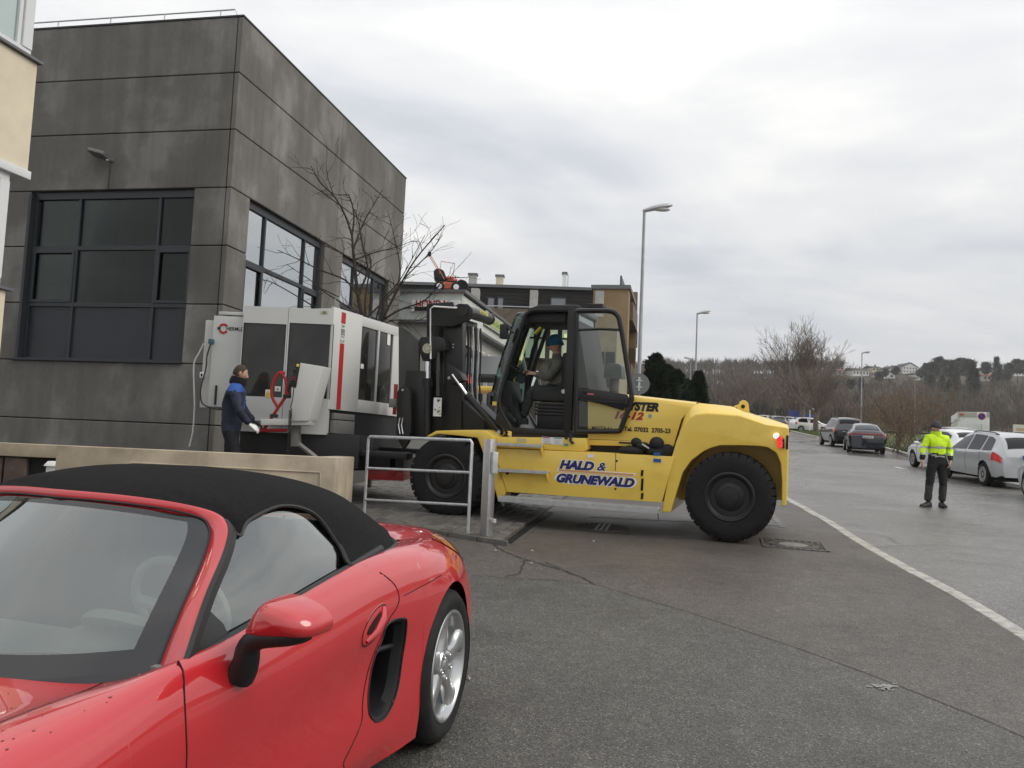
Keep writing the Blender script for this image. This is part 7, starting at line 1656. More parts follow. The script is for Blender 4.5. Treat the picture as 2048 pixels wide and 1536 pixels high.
mb = MB(); mb.lathe([(.31, -.006), (.31, .006), (.001, .006)], 36); mb.build('sign_disc', mat('sign_back', (.16, .165, .17), .5, .3), rs); mb = MB(); mb.bx(-.03, .03, -.03, -.008, -.2, .2); mb.bx(-.09, .09, -.05, -.03, .08, .11); mb.bx(-.09, .09, -.05, -.03, -.11, -.08); mb.build('bracket', galv, rs)
# street name sign
p = at_y(1620, 816, 86); t = thing('street_name_sign', 'street name sign on a thin white pole by the white hatchback', 'street sign', Vector((p.x, 86, gz(86) + .1)))
h = p.z - gz(86) - .1; mb = MB(); mb.tube([(0, 0, 0), (0, 0, h)], .055, 8); mb.build('pole', white_print, t); mb = MB(); mb.bx(.03, .95, -.02, .02, h - .3, h - .02); s = mb.build('name_plate', white_print, t); mb = MB()
for k in range(6): mb.bx(.14 + .125 * k, .2 + .125 * k, -.026, -.021, h - .22, h - .1)
mb.build('lettering', mat('print_grey', (.1, .1, .1), .6), s)

# ================================================================== PARKED CARS
m_cglass = mat('car_window', (.006, .007, .008), .05, spec=.3); m_cglass2 = mat('car_window_light', (.015, .017, .02), .06, spec=.4)
def paint(n, c, r=.35): return mat('paint_' + n, c, r, coat=1, coatr=.04, spec=.4)
def wheel_simple(parent, x, y, s, R, rr, rimm, ns=9, cover=False):
    o = (x, y * s, R - .008); ax = (0, s, 0); mb = MB(); mb.lathe([(rr, -.2), (R - .02, -.2), (R, -.17), (R, -.03), (R - .02, -.004), (rr + .02, .004), (rr, -.01)], 30, o, ax, close=True); w = mb.build('wheel', rubber, parent)
    mb = MB(); mb.lathe([(rr, -.01), (rr - .015, -.004), (rr - .03, -.03), (rr - .035, -.08), (.001, -.08)], 30, o, ax); mb.build('rim', m_trim if not cover else rimm, w)
    O = Vector(o); A = Vector(ax); mb = MB(); mb.lathe([(rr + .004, -.012), (rr - .0, .006), (rr - .028, .002), (rr - .03, -.03)], 30, o, ax, close=True); mb.lathe([(.07, -.05), (.06, -.008), (.001, .0)], 14, o, ax)
    for k in range(ns):
        a = 6.283 * k / ns; d = Vector((math.cos(a), 0, math.sin(a))); n = A.cross(d); p, q = O + d * .05 - A * .012, O + d * (rr - .01) - A * .006; hw = .055 if ns < 7 else .034
        mb.prism([p - n * .028, p + n * .028, q + n * hw, q - n * hw], [v - A * .03 for v in (p - n * .028, p + n * .028, q + n * hw, q - n * hw)])
    mb.build('spokes', rimm, w)
def car(label, M, col, prof, L=4.2, Wd=1.76, wb=2.55, R=.31, wins=(), rear=None, front=None, lights=None, plate=None, group='cars parked along the road', name='parked_car', rails=None, rimm=None, ns=9, roofcol=None, ap=.88, mirror=True, plate_txt=None):
    """prof: list of (x, z_sill, z_belt, z_top, half_width, half_top) from rear (x=0) to front; S(x,t): t 0 sill, 1 belt, 2 roof edge, 3 centre"""
    T = thing(name, label, 'car', M, group)
    pr = np.array(prof, float); X = pr[:, 0]; ord_ = np.argsort(X); X = X[ord_]; V = pr[ord_, 1:]
    def S(x, t, off=0.0):
        zs, zb, ztp, hw, ht = _herm(X, V, np.array([min(max(x, X[0]), X[-1])]))[0]; zt_e = ztp - .055 * (1 if ztp - zb > .15 else .3)
        if t <= 1: y = hw * (1 - .10 * (1 - t) ** 2.5 - .035 * t ** 4); z = zs + (zb - zs) * t
        elif t <= 2: k = t - 1; y = hw * .965 + (ht - hw * .965) * k ** .92; z = zb + (zt_e - zb) * (k ** .96)
        else: k = t - 2; y = ht * (1 - k); z = zt_e + (ztp - zt_e) * (1 - (1 - k) ** 2.6)
        return Vector((x, y, z)) if not off else Vector((x, y + off * (1.0 if t < 2 else .1), z + off * (.25 if t < 2 else 1)))
    ax_r, ax_f = prof[0][0] + (L - wb) * .46 if False else wheel_x(prof, L, wb), None
    ax_f = ax_r + wb; ra = R + .055
    n = 90; xg = np.linspace(X[0], X[-1], n); xg = np.unique(np.concatenate([xg] + [[w + s * ra * .999, w + s * ra * 1.003] for w in (ax_r, ax_f) for s in (-1, 1)]))
    for s in (1, -1):
        rows = []
        for x in xg:
            az = 0
            for w in (ax_r, ax_f):
                q = (x - w) / ra
                if abs(q) < 1: az = R + ra * math.sqrt(1 - q * q)
            zs, zb = S(x, 0).z, S(x, 1).z; t0 = max(0, (az - zs) / (zb - zs)) if az else 0
            rows.append([Vector((p.x, p.y * s, p.z)) for p in [S(x, lerp(t0, 1, k)) for k in np.linspace(0, 1, 9)] + [S(x, 1 + k) for k in np.linspace(.12, 1, 7)] + [S(x, 2 + k) for k in np.linspace(.12, 1, 7)]])
        mb = MB(); mb.grid(rows)
        for r_ in (rows[0], rows[-1]): mb.add(r_ + [Vector((r_[0].x, 0, r_[0].z))], [tuple(range(len(r_) + 1))])
        mb.build('body', paint(*col), T, angle=48)
        for nm, poly in wins:      # side windows: polygons in (x, t)
            g = MB(); e = [S(a, b, .008) for a, b in poly]; m_ = len(e) // 2
            g.grid([[Vector((p.x, p.y * s, p.z)) for p in [S(lerp(poly[i][0], poly[-1 - i][0], k), lerp(poly[i][1], poly[-1 - i][1], k), .008) for k in np.linspace(0, 1, 7)]] for i in range(m_)]); g.build(nm, m_cglass, T)
        if lights:
            for nm, m, (x0, x1, t0, t1) in lights:
                g = MB(); g.grid([[Vector((p.x, p.y * s, p.z)) for p in [S(x, t, .012) for t in np.linspace(t0, t1, 5)]] for x in np.linspace(x0, x1, 6)]); g.build(nm, m, T)
        if mirror: mb = MB(); q = S(mirror, 1.12); mb.sphere((q.x, (q.y + .10) * s, q.z), (.07, .1, .065), 10, 7); mb.build('door_mirror', paint(*col) if mirror > 0 else m_trim, T)
        wheel_simple(T, ax_r, Wd / 2 - .02, s, R, R * .66, rimm or m_rim, ns); wheel_simple(T, ax_f, Wd / 2 - .02, s, R, R * .66, rimm or m_rim, ns)
        if rails: mb = MB(); mb.tube([S(x, 2.12, .03 if 0 < i < 6 else .0) for i, x in enumerate(np.linspace(rails[0], rails[1], 7))], .018, 6); mb.v = [(x, y * s, z) for x, y, z in mb.v]; mb.build('roof_rail', m_trim, T)
        gl = MB()
        for x in ap if isinstance(ap, tuple) else (): gl.tube([Vector((p.x, p.y * s, p.z)) for p in [S(x, t, .002) for t in np.linspace(.1, .98, 8)]], .004, 4)
        if gl.v: gl.build('door_gap', m_gap, T)
    for nm, x0, x1, k0, m in [w for w in (rear, front) if w]:      # screens across the car: strip x0..x1 on the roof-side surface
        g = MB(); rows = []
        for x in np.linspace(x0, x1, 8):
            h = [S(x, t, .01) for t in np.linspace(2.0 + k0, 3, 6)]; rows.append([Vector((p.x, p.y, p.z)) for p in h] + [Vector((p.x, -p.y, p.z)) for p in h[-2::-1]])
        g.grid(rows); g.build(nm, m, T)
    mb = MB(); mb.bx(X[0] + .15, X[-1] - .15, -Wd / 2 + .22, Wd / 2 - .22, .18, .34); mb.build('underbody', m_gap, T)
    if plate:
        pz, px_ = plate; mb = MB(); mb.bx(px_ - .03, px_, -.26, .26, pz - .055, pz + .055); pl = mb.build('number_plate', plate_white, T, bevel=.004)
        mb = MB(); mb.bx(px_ - .032, px_ - .030, .215, .258, pz - .053, pz + .053); mb.build('plate_band', mat('plate_blue', (.01, .04, .3), .5), pl)
        put_text('lettering', plate_txt or 'ES VN 81', .085, black_print, pl, (px_ - .033, -.02, pz), (0, -1, 0), (0, 0, 1), width=.40, bold=.004)
    return T
def wheel_x(prof, L, wb): return prof[0][0] + min(.85, (L - wb) * .48)
def ground_M(px, py, yaw, dx=0, dy=0):
    p = at_g(px, py); y = p.y; sl = (gz(y + 1) - gz(y - 1)) / 2; return Frame((p.x + dx, p.y + dy, gz(p.y + dy) + .006), (math.cos(R_(yaw)), math.sin(R_(yaw)), 0), Vector((0, -sl, 1))).matrix()
def place(px, y, yaw, z=0): 
    x = at_y(px, 900, y).x; sl = (gz(y + 1) - gz(y - 1)) / 2; return Frame((x, y, gz(y) + .006 + z), (math.cos(R_(yaw)), math.sin(R_(yaw)), 0), Vector((0, -sl, 1))).matrix()
HATCH = [(0, .27, .80, .86, .74, .62), (.06, .30, .86, 1.0, .80, .62), (.22, .26, .90, 1.26, .86, .58), (.5, .24, .92, 1.40, .875, .57), (.9, .22, .92, 1.455, .88, .575), (1.6, .21, .90, 1.475, .88, .58), (2.2, .21, .88, 1.42, .88, .56), (2.6, .21, .87, 1.24, .88, .55), (2.95, .21, .86, 1.02, .88, .56), (3.15, .22, .84, .93, .87, .62), (3.6, .23, .76, .84, .83, .60), (3.9, .27, .62, .70, .74, .52), (4.0, .32, .52, .56, .60, .45)]
HW = [('side_window', [(.42, 1.12), (.75, 1.06), (1.42, 1.06), (1.42, 1.90), (.85, 1.92), (.50, 1.80)]), ('side_window', [(1.52, 1.06), (2.1, 1.06), (2.72, 1.06), (2.74, 1.2), (2.15, 1.86), (1.52, 1.90)])]
m_redlamp = mat('tail_lens', (.42, .02, .025), .15, coat=1, emit=((1, .02, .02), .12)); m_headl = mat('head_lens', (.6, .62, .63), .1, spec=.8)
ESTATE = [(0, .30, .80, .86, .74, .62), (.05, .34, .86, .98, .80, .66), (.14, .30, .93, 1.16, .87, .64), (.42, .28, .95, 1.41, .90, .62), (.8, .26, .95, 1.475, .905, .60), (1.5, .25, .94, 1.505, .91, .60), (2.3, .25, .92, 1.49, .91, .59), (2.8, .25, .91, 1.38, .91, .57), (3.2, .25, .90, 1.14, .905, .57), (3.45, .25, .89, .99, .90, .62), (4.1, .26, .82, .90, .88, .64), (4.6, .3, .66, .74, .80, .55), (4.75, .36, .54, .58, .66, .45)]
EW = [('side_window', [(.46, 1.10), (.8, 1.06), (1.02, 1.06), (1.06, 1.86), (.84, 1.86), (.58, 1.74)]), ('side_window', [(1.12, 1.06), (1.5, 1.06), (1.92, 1.06), (1.95, 1.90), (1.5, 1.90), (1.14, 1.88)]), ('side_window', [(2.02, 1.06), (2.6, 1.06), (3.2, 1.05), (3.22, 1.16), (2.65, 1.82), (2.05, 1.90)])]
SUV = [(0, .36, .94, 1.0, .76, .64), (.05, .40, 1.0, 1.12, .84, .64), (.16, .36, 1.05, 1.36, .89, .62), (.36, .34, 1.07, 1.58, .905, .60), (.8, .32, 1.06, 1.66, .91, .60), (1.5, .31, 1.04, 1.69, .91, .60), (2.2, .31, 1.02, 1.64, .91, .58), (2.6, .31, 1.0, 1.46, .91, .57), (2.95, .31, .99, 1.20, .905, .58), (3.2, .32, .98, 1.08, .90, .64), (3.8, .34, .90, .98, .87, .62), (4.15, .38, .70, .78, .78, .54), (4.3, .44, .58, .62, .64, .45)]
SW = [('side_window', [(.40, 1.12), (.62, 1.06), (.86, 1.06), (.9, 1.84), (.7, 1.86), (.52, 1.76)]), ('side_window', [(.98, 1.06), (1.3, 1.06), (1.65, 1.06), (1.68, 1.88), (1.3, 1.88), (1.0, 1.86)]), ('side_window', [(1.75, 1.06), (2.3, 1.06), (2.78, 1.05), (2.8, 1.2), (2.3, 1.8), (1.78, 1.88)])]
LIFT = [(0, .26, .82, .86, .74, .62), (.05, .34, .92, 1.0, .82, .64), (.16, .30, .96, 1.10, .87, .63), (.5, .28, .96, 1.25, .885, .58), (.9, .27, .95, 1.36, .89, .56), (1.5, .26, .93, 1.44, .89, .55), (2.0, .26, .91, 1.43, .89, .55), (2.5, .26, .89, 1.28, .89, .54), (2.95, .26, .87, 1.04, .885, .56), (3.25, .27, .85, .92, .88, .62), (3.8, .28, .74, .82, .85, .6), (4.1, .33, .60, .68, .76, .5), (4.25, .40, .52, .56, .60, .42)]
LW_ = [('side_window', [(.62, 1.06), (.9, 1.06), (1.3, 1.06), (1.34, 1.86), (.95, 1.80), (.72, 1.5)]), ('side_window', [(1.42, 1.06), (2.0, 1.06), (2.7, 1.05), (2.72, 1.15), (2.05, 1.80), (1.45, 1.87)])]
# silver estate, rear three-quarter view
car('silver estate car with a red rear lamp standing behind the man in yellow', place(2062, 22.8, 84), ('silver', (.46, .475, .49), .3), ESTATE, 4.75, 1.82, 2.75, .325, EW, ('rear_window', .10, .36, .12, m_cglass2), ('windscreen', 2.5, 3.3, .1, m_cglass), [('tail_light', m_redlamp, (.02, .34, .68, 1.0))], (.86, -.005), rails=(.7, 2.4), ns=14, mirror=3.05, ap=(1.08, 2.0, 3.15), plate_txt='ES X 71')
car('white hatchback with a black mirror parked ahead of the silver estate', place(1954, 28.4, 86), ('white', (.80, .80, .79), .35), HATCH, 4.0, 1.74, 2.5, .30, HW, ('rear_window', .20, .46, .10, m_cglass2), ('windscreen', 2.35, 2.95, .1, m_cglass), [('tail_light', m_redlamp, (.05, .25, .72, 1.0))], (.75, .0), mirror=2.72, ap=(1.5, 2.8))
car('silver car at the right edge with only its front wheel and wing in view', place(2300, 17.2, 84), ('silver', (0, 0, 0)), HATCH, 4.0, 1.74, 2.5, .30, HW, ('rear_window', .20, .46, .10, m_cglass2), ('windscreen', 2.35, 2.95, .1, m_cglass), None, None, mirror=2.72, ns=5)
car('dark blue hatchback with a full-width red lamp bar parked on the road edge', place(1734, 41.0, 72), ('dark_blue', (.005, .007, .018), .3), LIFT, 4.25, 1.76, 2.62, .32, LW_, ('rear_window', .24, .92, .10, m_cglass2), ('windscreen', 2.3, 2.95, .1, m_cglass), [('tail_light', m_redlamp, (.03, .12, .84, 1.0))], (.80, -.01), mirror=2.6, plate_txt='ES GH 52')
g_ = CH[[o for o in bpy.data.objects if o.get('label', '').startswith('dark blue hatch')][0].name]
T_ = [o for o in bpy.data.objects if o.get('label', '').startswith('dark blue hatch')][0]
mb = MB(); mb.bx(.0, .06, -.7, .7, .90, .985); mb.build('lamp_bar', mat('lamp_bar_red', (.3, .07, .07), .2), T_, bevel=.02); mb = MB(); mb.bx(.45, .56, -.54, .54, 1.19, 1.22); mb.build('spoiler', m_trim, T_, bevel=.01)
car('black tall estate car parked in front of the dark blue hatchback', place(1700, 47.5, 82), ('black', (.006, .006, .007), .3), SUV, 4.3, 1.82, 2.6, .34, SW, ('rear_window', .15, .34, .10, m_cglass), ('windscreen', 2.3, 2.95, .1, m_cglass), [('tail_light', m_redlamp, (.04, .24, .72, 1.12))], None, rails=(.6, 2.0), mirror=2.75)
car('white three-door hatchback seen from the side behind the bare tree', place(1581, 87, 4), ('white', (0, 0, 0)), HATCH, 4.0, 1.74, 2.5, .30, HW, ('rear_window', .20, .46, .10, m_cglass), ('windscreen', 2.35, 2.95, .1, m_cglass), [('tail_light', m_redlamp, (.06, .30, .74, 1.25))], None, mirror=2.72)
for px_, y_, yw, c_, pr_, ws_, lb in ((1520, 92, 60, ('silver', (0, 0, 0)), ESTATE, EW, 'grey car half hidden by the yellow counterweight in the far car park'), (1547, 95, 62, ('white', (0, 0, 0)), HATCH, HW, 'white car in the far car park next to the grey one'), (1556, 89, 64, ('dark_grey', (.04, .042, .046), .35), HATCH, HW, 'dark car in the far car park left of the blue tarpaulin'), (1572, 90, 60, ('silver', (0, 0, 0)), HATCH, HW, 'silver car in the far car park touching the blue tarpaulin')):
    car(lb, place(px_, y_, yw), c_, pr_, pr_[-1][0], 1.76, 2.55, .31, ws_, ('rear_window', .20, .44, .10, m_cglass), ('windscreen', 2.35, 2.95, .1, m_cglass), [('tail_light', m_redlamp, (.06, .26, .74, 1.1))], None, mirror=2.72, group='cars in the far car park')
car('dark car behind the white hatchback and the lorry', place(1940, 40, 88), ('dark_grey', (0, 0, 0)), HATCH, 4.0, 1.76, 2.5, .30, HW, ('rear_window', .20, .46, .10, m_cglass2), ('windscreen', 2.35, 2.95, .1, m_cglass), None, None, mirror=2.72)
# blue covered trailer
bt = thing('covered_trailer', 'trailer under a dark blue tarpaulin behind the white hatchback', 'trailer', place(1579, 97, 5))
m_tarp = mat('blue_tarpaulin', (.014, .025, .16), .55, bump=.4, bscale=6, var=.15); mb = MB(); mb.prism([(0, -.9, .6), (2.5, -.9, .6), (2.5, -.8, 1.75), (.1, -.8, 2.15)], [(0, .9, .6), (2.5, .9, .6), (2.5, .8, 1.75), (.1, .8, 2.15)]); mb.build('tarpaulin', m_tarp, bt, bevel=.05); mb = MB(); mb.bx(.05, 2.45, -.85, .85, .35, .6); mb.build('bed', m_gap, bt)
for s in (1, -1): wheel_simple(bt, 1.2, .85, s, .3, .19, m_rim)
# white lorry box
lb0 = at_y(1915, 860, 55); LB = thing('white_lorry', 'white box lorry seen from behind with its tail lift folded up', 'lorry', Frame((lb0.x, 55, gz(55)), (.92, -.40, 0), ZU).matrix())
lf_ = Frame((lb0.x, 55, gz(55)), (.92, -.40, 0), ZU); lt = lf_.px(1940, 824, 0).z; lw_ = lf_.px(1979, 850, 0).x
m_lor = mat('lorry_white', (.78, .78, .77), .5, var=.04)
mb = MB(); mb.bx(0, lw_, 0, 5.5, .9, lt); mb.build('box_body', m_lor, LB, bevel=.03)
mb = MB(); mb.bx(.0, lw_, -.06, .02, lt - .30, lt - .02); fr_o = mb.build('top_frame', mat('lorry_frame', (.42, .40, .36), .5), LB)
for u in (.25, lw_ - .3): mb = MB(); mb.sphere((u, -.07, lt - .16), (.14, .05, .07), 10, 6); mb.build('marker_lamp', mat('lamp_orange', (.5, .12, .05), .3), fr_o)
mb = MB(); mb.bx(-.3, lw_ * .62, -.12, -.03, .5, lt - 1.35); mb.build('tail_lift', mat('lift_white', (.6, .6, .57), .5, var=.05), LB, bevel=.02)
mb = MB(); mb.bx(lw_ * .64, lw_ - .05, -.03, .01, .9, lt - 1.3); mb.build('rear_door', m_steel, LB)
for u in (.3, lw_ - .5):
    mb = MB(); mb.bx(u, u + .25, .3, 1.3, 0, .9); mb.build('rear_wheel', rubber, LB, bevel=.08)
npx = lf_.px(1963, 833, -.5); ns_ = thing('no_parking_sign', 'round no-parking sign with a plate below in front of the lorry', 'traffic sign', lf_.matrix() @ Matrix.Translation((npx.x, -.6, npx.z)))
mb = MB(); mb.bx(-.26, .26, -.01, .01, -.5, .28); mb.build('sign_board', white_print, ns_); mb = MB(); mb.lathe([(.22, .012), (.22, .02), (.001, .02)], 28, (0, 0, 0), (0, -1, 0)); dsc = mb.build('red_ring', mat('sign_red', (.35, .03, .05), .5), ns_); mb = MB(); mb.lathe([(.165, .021), (.165, .024), (.001, .024)], 28, (0, 0, 0), (0, -1, 0)); mb.build('blue_disc', mat('sign_blue', (.015, .03, .2), .5), ns_); mb = MB(); mb.bx(-.02, .02, -.03, -.025, -.2, .2, 0, Matrix.Rotation(R_(-45), 4, 'Y')); mb.build('red_bar', mat('sign_red', (0, 0, 0)), ns_); mb = MB(); mb.tube([(0, .04, -.5), (0, .04, -3.2)], .035, 8); mb.build('pole', galv, ns_)
p = at_y(2042, 862, 60); pb = thing('white_board', 'small pale notice board at the right edge by the field', 'sign', Vector((p.x, 60, p.z))); mb = MB(); mb.bx(-.55, .7, 0, .05, -.5, .45); mb.build('board', mat('board_white', (.55, .54, .5), .6), pb); mb = MB(); mb.bx(-.05, .05, .06, .12, -2.5, .3); mb.build('post', m_steel, pb); mb = MB(); mb.bx(-.35, .4, -.006, 0, .0, .2); mb.build('notice', mat('notice_tan', (.45, .32, .18), .6), pb)
# small yellow truck with a beacon behind the mast
yf = at_y(985, 780, 22); YT = thing('yellow_lift_truck', 'small yellow truck with an orange beacon half hidden behind the mast', 'truck', Vector((yf.x - .35, 22, gz(22))))
zb_ = yf.z - gz(22)
mb = MB(); mb.bx(-.55, .9, 0, 1.6, .5, zb_ - .75); mb.build('body', m_yel, YT, bevel=.05); mb = MB(); mb.bx(-.55, .85, .05, 1.5, zb_ - .02, zb_ + .1); mb.build('roof', m_yel, YT, bevel=.03)
for x, y in ((-.5, .1), (.78, .1), (-.5, 1.4), (.78, 1.4)): mb = MB(); mb.tube([(x, y, zb_ - .8), (x, y, zb_)], .04, 6); mb.build('post', m_blk, YT)
mb = MB(); mb.bx(.25, .5, -.1, -.04, zb_ - .45, zb_ - .05); mb.build('side_mirror', m_gplate, YT, bevel=.03)
mb = MB(); mb.tube([(-.32, .3, zb_ + .1), (-.32, .3, zb_ + .32), (-.32, .3, zb_ + .40)], [.09, .085, .04], 14); mb.build('beacon', mat('beacon_orange', (.75, .07, .02), .3, emit=((1, .12, .03), .5)), YT)
for s in (-.3, .6): mb = MB(); mb.lathe([(.1, -.1), (.36, -.1), (.38, .1), (.1, .1)], 20, (s, .1, .38)); mb.build('wheel', rubber, YT)

# ================================================================== BARE TREES, BUSHES, CONIFERS
m_bark = mat('dark_bark', (.030, .024, .019), .9, var=.4, vscale=8, bump=.5, bscale=30)
m_bark2 = mat('grey_bark', (.11, .09, .07), .9, var=.35, vscale=3)
m_twig = mat('twig_brown', (.15, .118, .095), .95, var=.3, vscale=.6)
def rnd_dir(d, spread, rng):
    d = Vector(d).normalized(); a = d.orthogonal().normalized(); b = d.cross(a); t = rng.uniform(0, 6.283); s = math.tan(spread) * rng.uniform(.6, 1.15)
    return (d + (a * math.cos(t) + b * math.sin(t)) * s).normalized()
def grow(mb, p, d, L, r, lev, rng, up=.12, spread=.6, nseg=4, taper=.6, sides=None, kids=(3, 4), minr=.0025, wob=.12, ratio=.68):
    pts, rs = [p.copy()], [r]; q = p.copy(); dd = d.copy(); st = []
    for i in range(nseg):
        dd = (dd + Vector((rng.gauss(0, wob), rng.gauss(0, wob), rng.gauss(0, wob) + up * .25))).normalized(); q = q + dd * L / nseg; pts.append(q.copy()); rs.append(max(minr, r * (1 - (1 - taper) * (i + 1) / nseg))); st.append((q.copy(), dd.copy(), rs[-1]))
    mb.tube(pts, rs, sides or (8 if lev > 4 else 5 if lev > 2 else 3), caps=False)
    if lev <= 0: return
    n = rng.randint(*kids)
    for k in range(n):
        i = rng.randint(max(0, nseg - 3), nseg - 1) if k else nseg - 1; q, dd, rr = st[i]
        grow(mb, q, rnd_dir(dd if k else dd, spread if k else spread * .4, rng) + Vector((0, 0, up)), L * rng.uniform(ratio - .1, ratio + .12) * (1 if k else 1.05), rr * (.62 if k else .85), lev - 1, rng, up, spread, nseg, taper, None, kids, minr, wob, ratio)
# tree between the machine and the concrete building: main limbs traced, twigs grown
rng = random.Random(11); ty = 15.6
TR = thing('bare_tree', 'dark bare tree with thin spurred branches against the concrete building', 'tree', Vector((at_y(742, 700, ty).x, ty, gz(ty))))
limbs = [([(748, 760), (745, 690), (728, 640), (716, 590), (708, 520), (704, 470)], .075, 0), ([(704, 470), (690, 430), (668, 392), (640, 365), (622, 332)], .032, -.3), ([(704, 475), (708, 430), (700, 395), (692, 388)], .03, .3), ([(668, 392), (657, 360), (652, 335)], .014, -.2), ([(706, 500), (730, 440), (765, 380)], .03, .5), ([(716, 590), (735, 540), (725, 490), (716, 440), (700, 400)], .035, .4),
 ([(745, 690), (765, 640), (790, 590), (830, 520), (890, 450)], .045, -.6), ([(728, 640), (770, 600), (820, 545), (860, 505), (885, 470)], .03, .8), ([(745, 680), (730, 620), (736, 560), (742, 520), (725, 500)], .035, -.7), ([(716, 590), (690, 560), (640, 540), (600, 520), (555, 500)], .03, -.5), ([(728, 640), (690, 610), (650, 585), (620, 560), (575, 530)], .028, .6), ([(745, 690), (700, 650), (640, 620), (590, 590), (545, 565), (525, 560)], .028, -.8), ([(708, 520), (680, 505), (650, 490), (625, 470)], .02, .4), ([(708, 520), (750, 505), (790, 495), (830, 480)], .02, -.4), ([(765, 640), (800, 620), (850, 600), (890, 560), (930, 555)], .03, -1.0), ([(790, 590), (800, 540), (790, 480), (775, 420)], .024, .5), ([(765, 650), (790, 640), (840, 640), (900, 600)], .022, .2), ([(745, 690), (760, 610), (800, 560), (850, 470)], .026, -1.2)]
tk_, cr2 = MB(), MB()
for i, (pl, r, dv_) in enumerate(limbs):
    P3 = spline([at_y(x, y, ty + dv_ * t) for (x, y), t in zip(pl, np.linspace(.2 if i else 0, 1, len(pl)))], 4)
    if i == 0: P3 = [Vector((P3[0].x, ty, gz(ty)))] + P3
    n = len(P3); (tk_ if i == 0 else cr2).tube(P3, [lerp(r, r * .3, k / (n - 1)) * (.66 if i else .85) for k in range(n)], 7, caps=False)
    for k in range(2, n - 1):
        for _ in range(rng.choice((0, 1, 1)) if i else 1):
            d = (P3[k + 1] - P3[k]).normalized(); grow(cr2, P3[k], rnd_dir(d, .85, rng), rng.uniform(.18, .45) * (1.1 if i else .8), r * lerp(.16, .10, k / n) + .0025, rng.choice((0, 1, 1)), rng, .04, .6, 4, .5, 4, (2, 3), .003, .18)
        for _ in range(1): q = P3[k] + Vector((rng.uniform(-.05, .05), 0, rng.uniform(-.05, .05))); cr2.tube([P3[k], P3[k] + Vector((rng.gauss(0, .035), rng.gauss(0, .035), rng.gauss(.02, .03)))], [.006, .004], 4, caps=True)
tk_.build('trunk', m_bark, TR, worldspace=True); cr2.build('crown', m_bark, TR, worldspace=True, recalc=False)
def bare_tree(px, y, h, label, seed, levels=5, m=None, spread=.55, kids=(3, 4), r=None, sink=0, up=.1, group=None, mt=None, th=.3):
    rng = random.Random(seed); x = at_y(px, 850, y).x; z = (gz(y) if y < 125 else hz_(x, y)) - .1; t = thing('bare_tree', label, 'tree', Vector((x, y, z)), group); r = r or h * .018
    tr = MB(); tr.tube([(0, 0, 0), (0, 0, .3), (rng.uniform(-.1, .1), 0, h * th * .6), (rng.uniform(-.2, .2), 0, h * th)], [r * 1.35, r * 1.05, r * .95, r * .85], 10, caps=False); top = Vector(tr.v[-1]); top = Vector((0, 0, h * th)); tr.build('trunk', mt or m_bark2, t)
    mb = MB()
    for k in range(6 if kids[1] > 3 else 4):
        a = 6.283 * k / 5 + rng.uniform(-.4, .4); d = Vector((math.cos(a) * .62, math.sin(a) * .62, rng.uniform(.6, 1.2) if k < 5 else 2)).normalized(); grow(mb, Vector((0, 0, h * rng.uniform(th * .75, th))), d, h * .225, r * .55, levels, rng, up, spread, 3, .6, None, kids, h * .0009, .1, .70)
    mb.build('crown', m or m_twig, t, recalc=False, smooth=False)
bare_tree(1604, 92, 12.4, 'large bare tree with a rounded crown standing above the hillside wood', 5, 5, None, .55, (3, 4), .30, th=.28)
bare_tree(1632, 84, 7.6, 'brown leafless tree with a low crown beside the street name sign', 8, 5, None, .62, (3, 4), .26, up=.02, th=.3)
bare_tree(1592, 100, 7.6, 'brown-red leafless tree left of the street name sign', 9, 5, None, .6, (3, 4), .2, up=.02, th=.3)
bare_tree(1497, 105, 8.2, 'slender grey leafless tree behind the lifting eye', 14, 4, None, .5, (3, 4), .16)
bare_tree(1549, 110, 8.0, 'grey leafless tree behind the row of far cars', 15, 4, None, .5, (3, 4), .17)
bare_tree(1455, 112, 6.6, 'small grey leafless tree right of the conifers', 17, 4, None, .5, (3, 4), .15)
bare_tree(1672, 110, 6.6, 'spreading leafless tree behind the black estate car', 18, 4, None, .6, (3, 4), .16, up=.03)
# bushes with old leaves
m_shrub = mat('shrub_stems', (.155, .105, .07), .95, var=.3, vscale=1.5); m_oldleaf = mat('old_leaf', (.26, .18, .085), .8, var=.35, vscale=3)
def bush(px, y, h, w, label, seed, leaves=900, n=30):
    rng = random.Random(seed); x = at_y(px, 880, y).x; t = thing('leafless_bush', label, 'bush', Vector((x, y, gz(y) + .05)), None); mb = MB()
    for k in range(n):
        a = rng.uniform(0, 6.283); d = Vector((math.cos(a) * w * .34, math.sin(a) * w * .34, h * rng.uniform(.35, .75))).normalized(); grow(mb, Vector((rng.gauss(0, w * .12), rng.gauss(0, w * .12), 0)), d, h * rng.uniform(.35, .55), .018, 3, rng, .08, .45, 3, .6, 4, (3, 4), .0055, .12, .62)
    tips = [mb.v[i] for i in range(0, len(mb.v), 3) if mb.v[i][2] > h * .35]; mb.build('stems', m_shrub, t, recalc=False, smooth=False)
    lf = MB()
    for _ in range(leaves):
        p = Vector(rng.choice(tips)); s = rng.uniform(.02, .05); a = Vector((rng.gauss(0, 1), rng.gauss(0, 1), rng.gauss(0, 1))).normalized(); b = a.orthogonal().normalized(); lf.add([p, p + (a + b * .4) * s, p + a * s * 2, p + (a - b * .4) * s], [(0, 1, 2, 3)])
    lf.build('leaves', m_oldleaf, t, smooth=False, recalc=False)
bush(1828, 50, 3.7, 3.2, 'large brown leafless bush with scattered old leaves behind the man in yellow', 31, 1300)
bush(1770, 56, 3.4, 2.0, 'brown leafless bush right of the dark blue hatchback', 32, 260, 14)
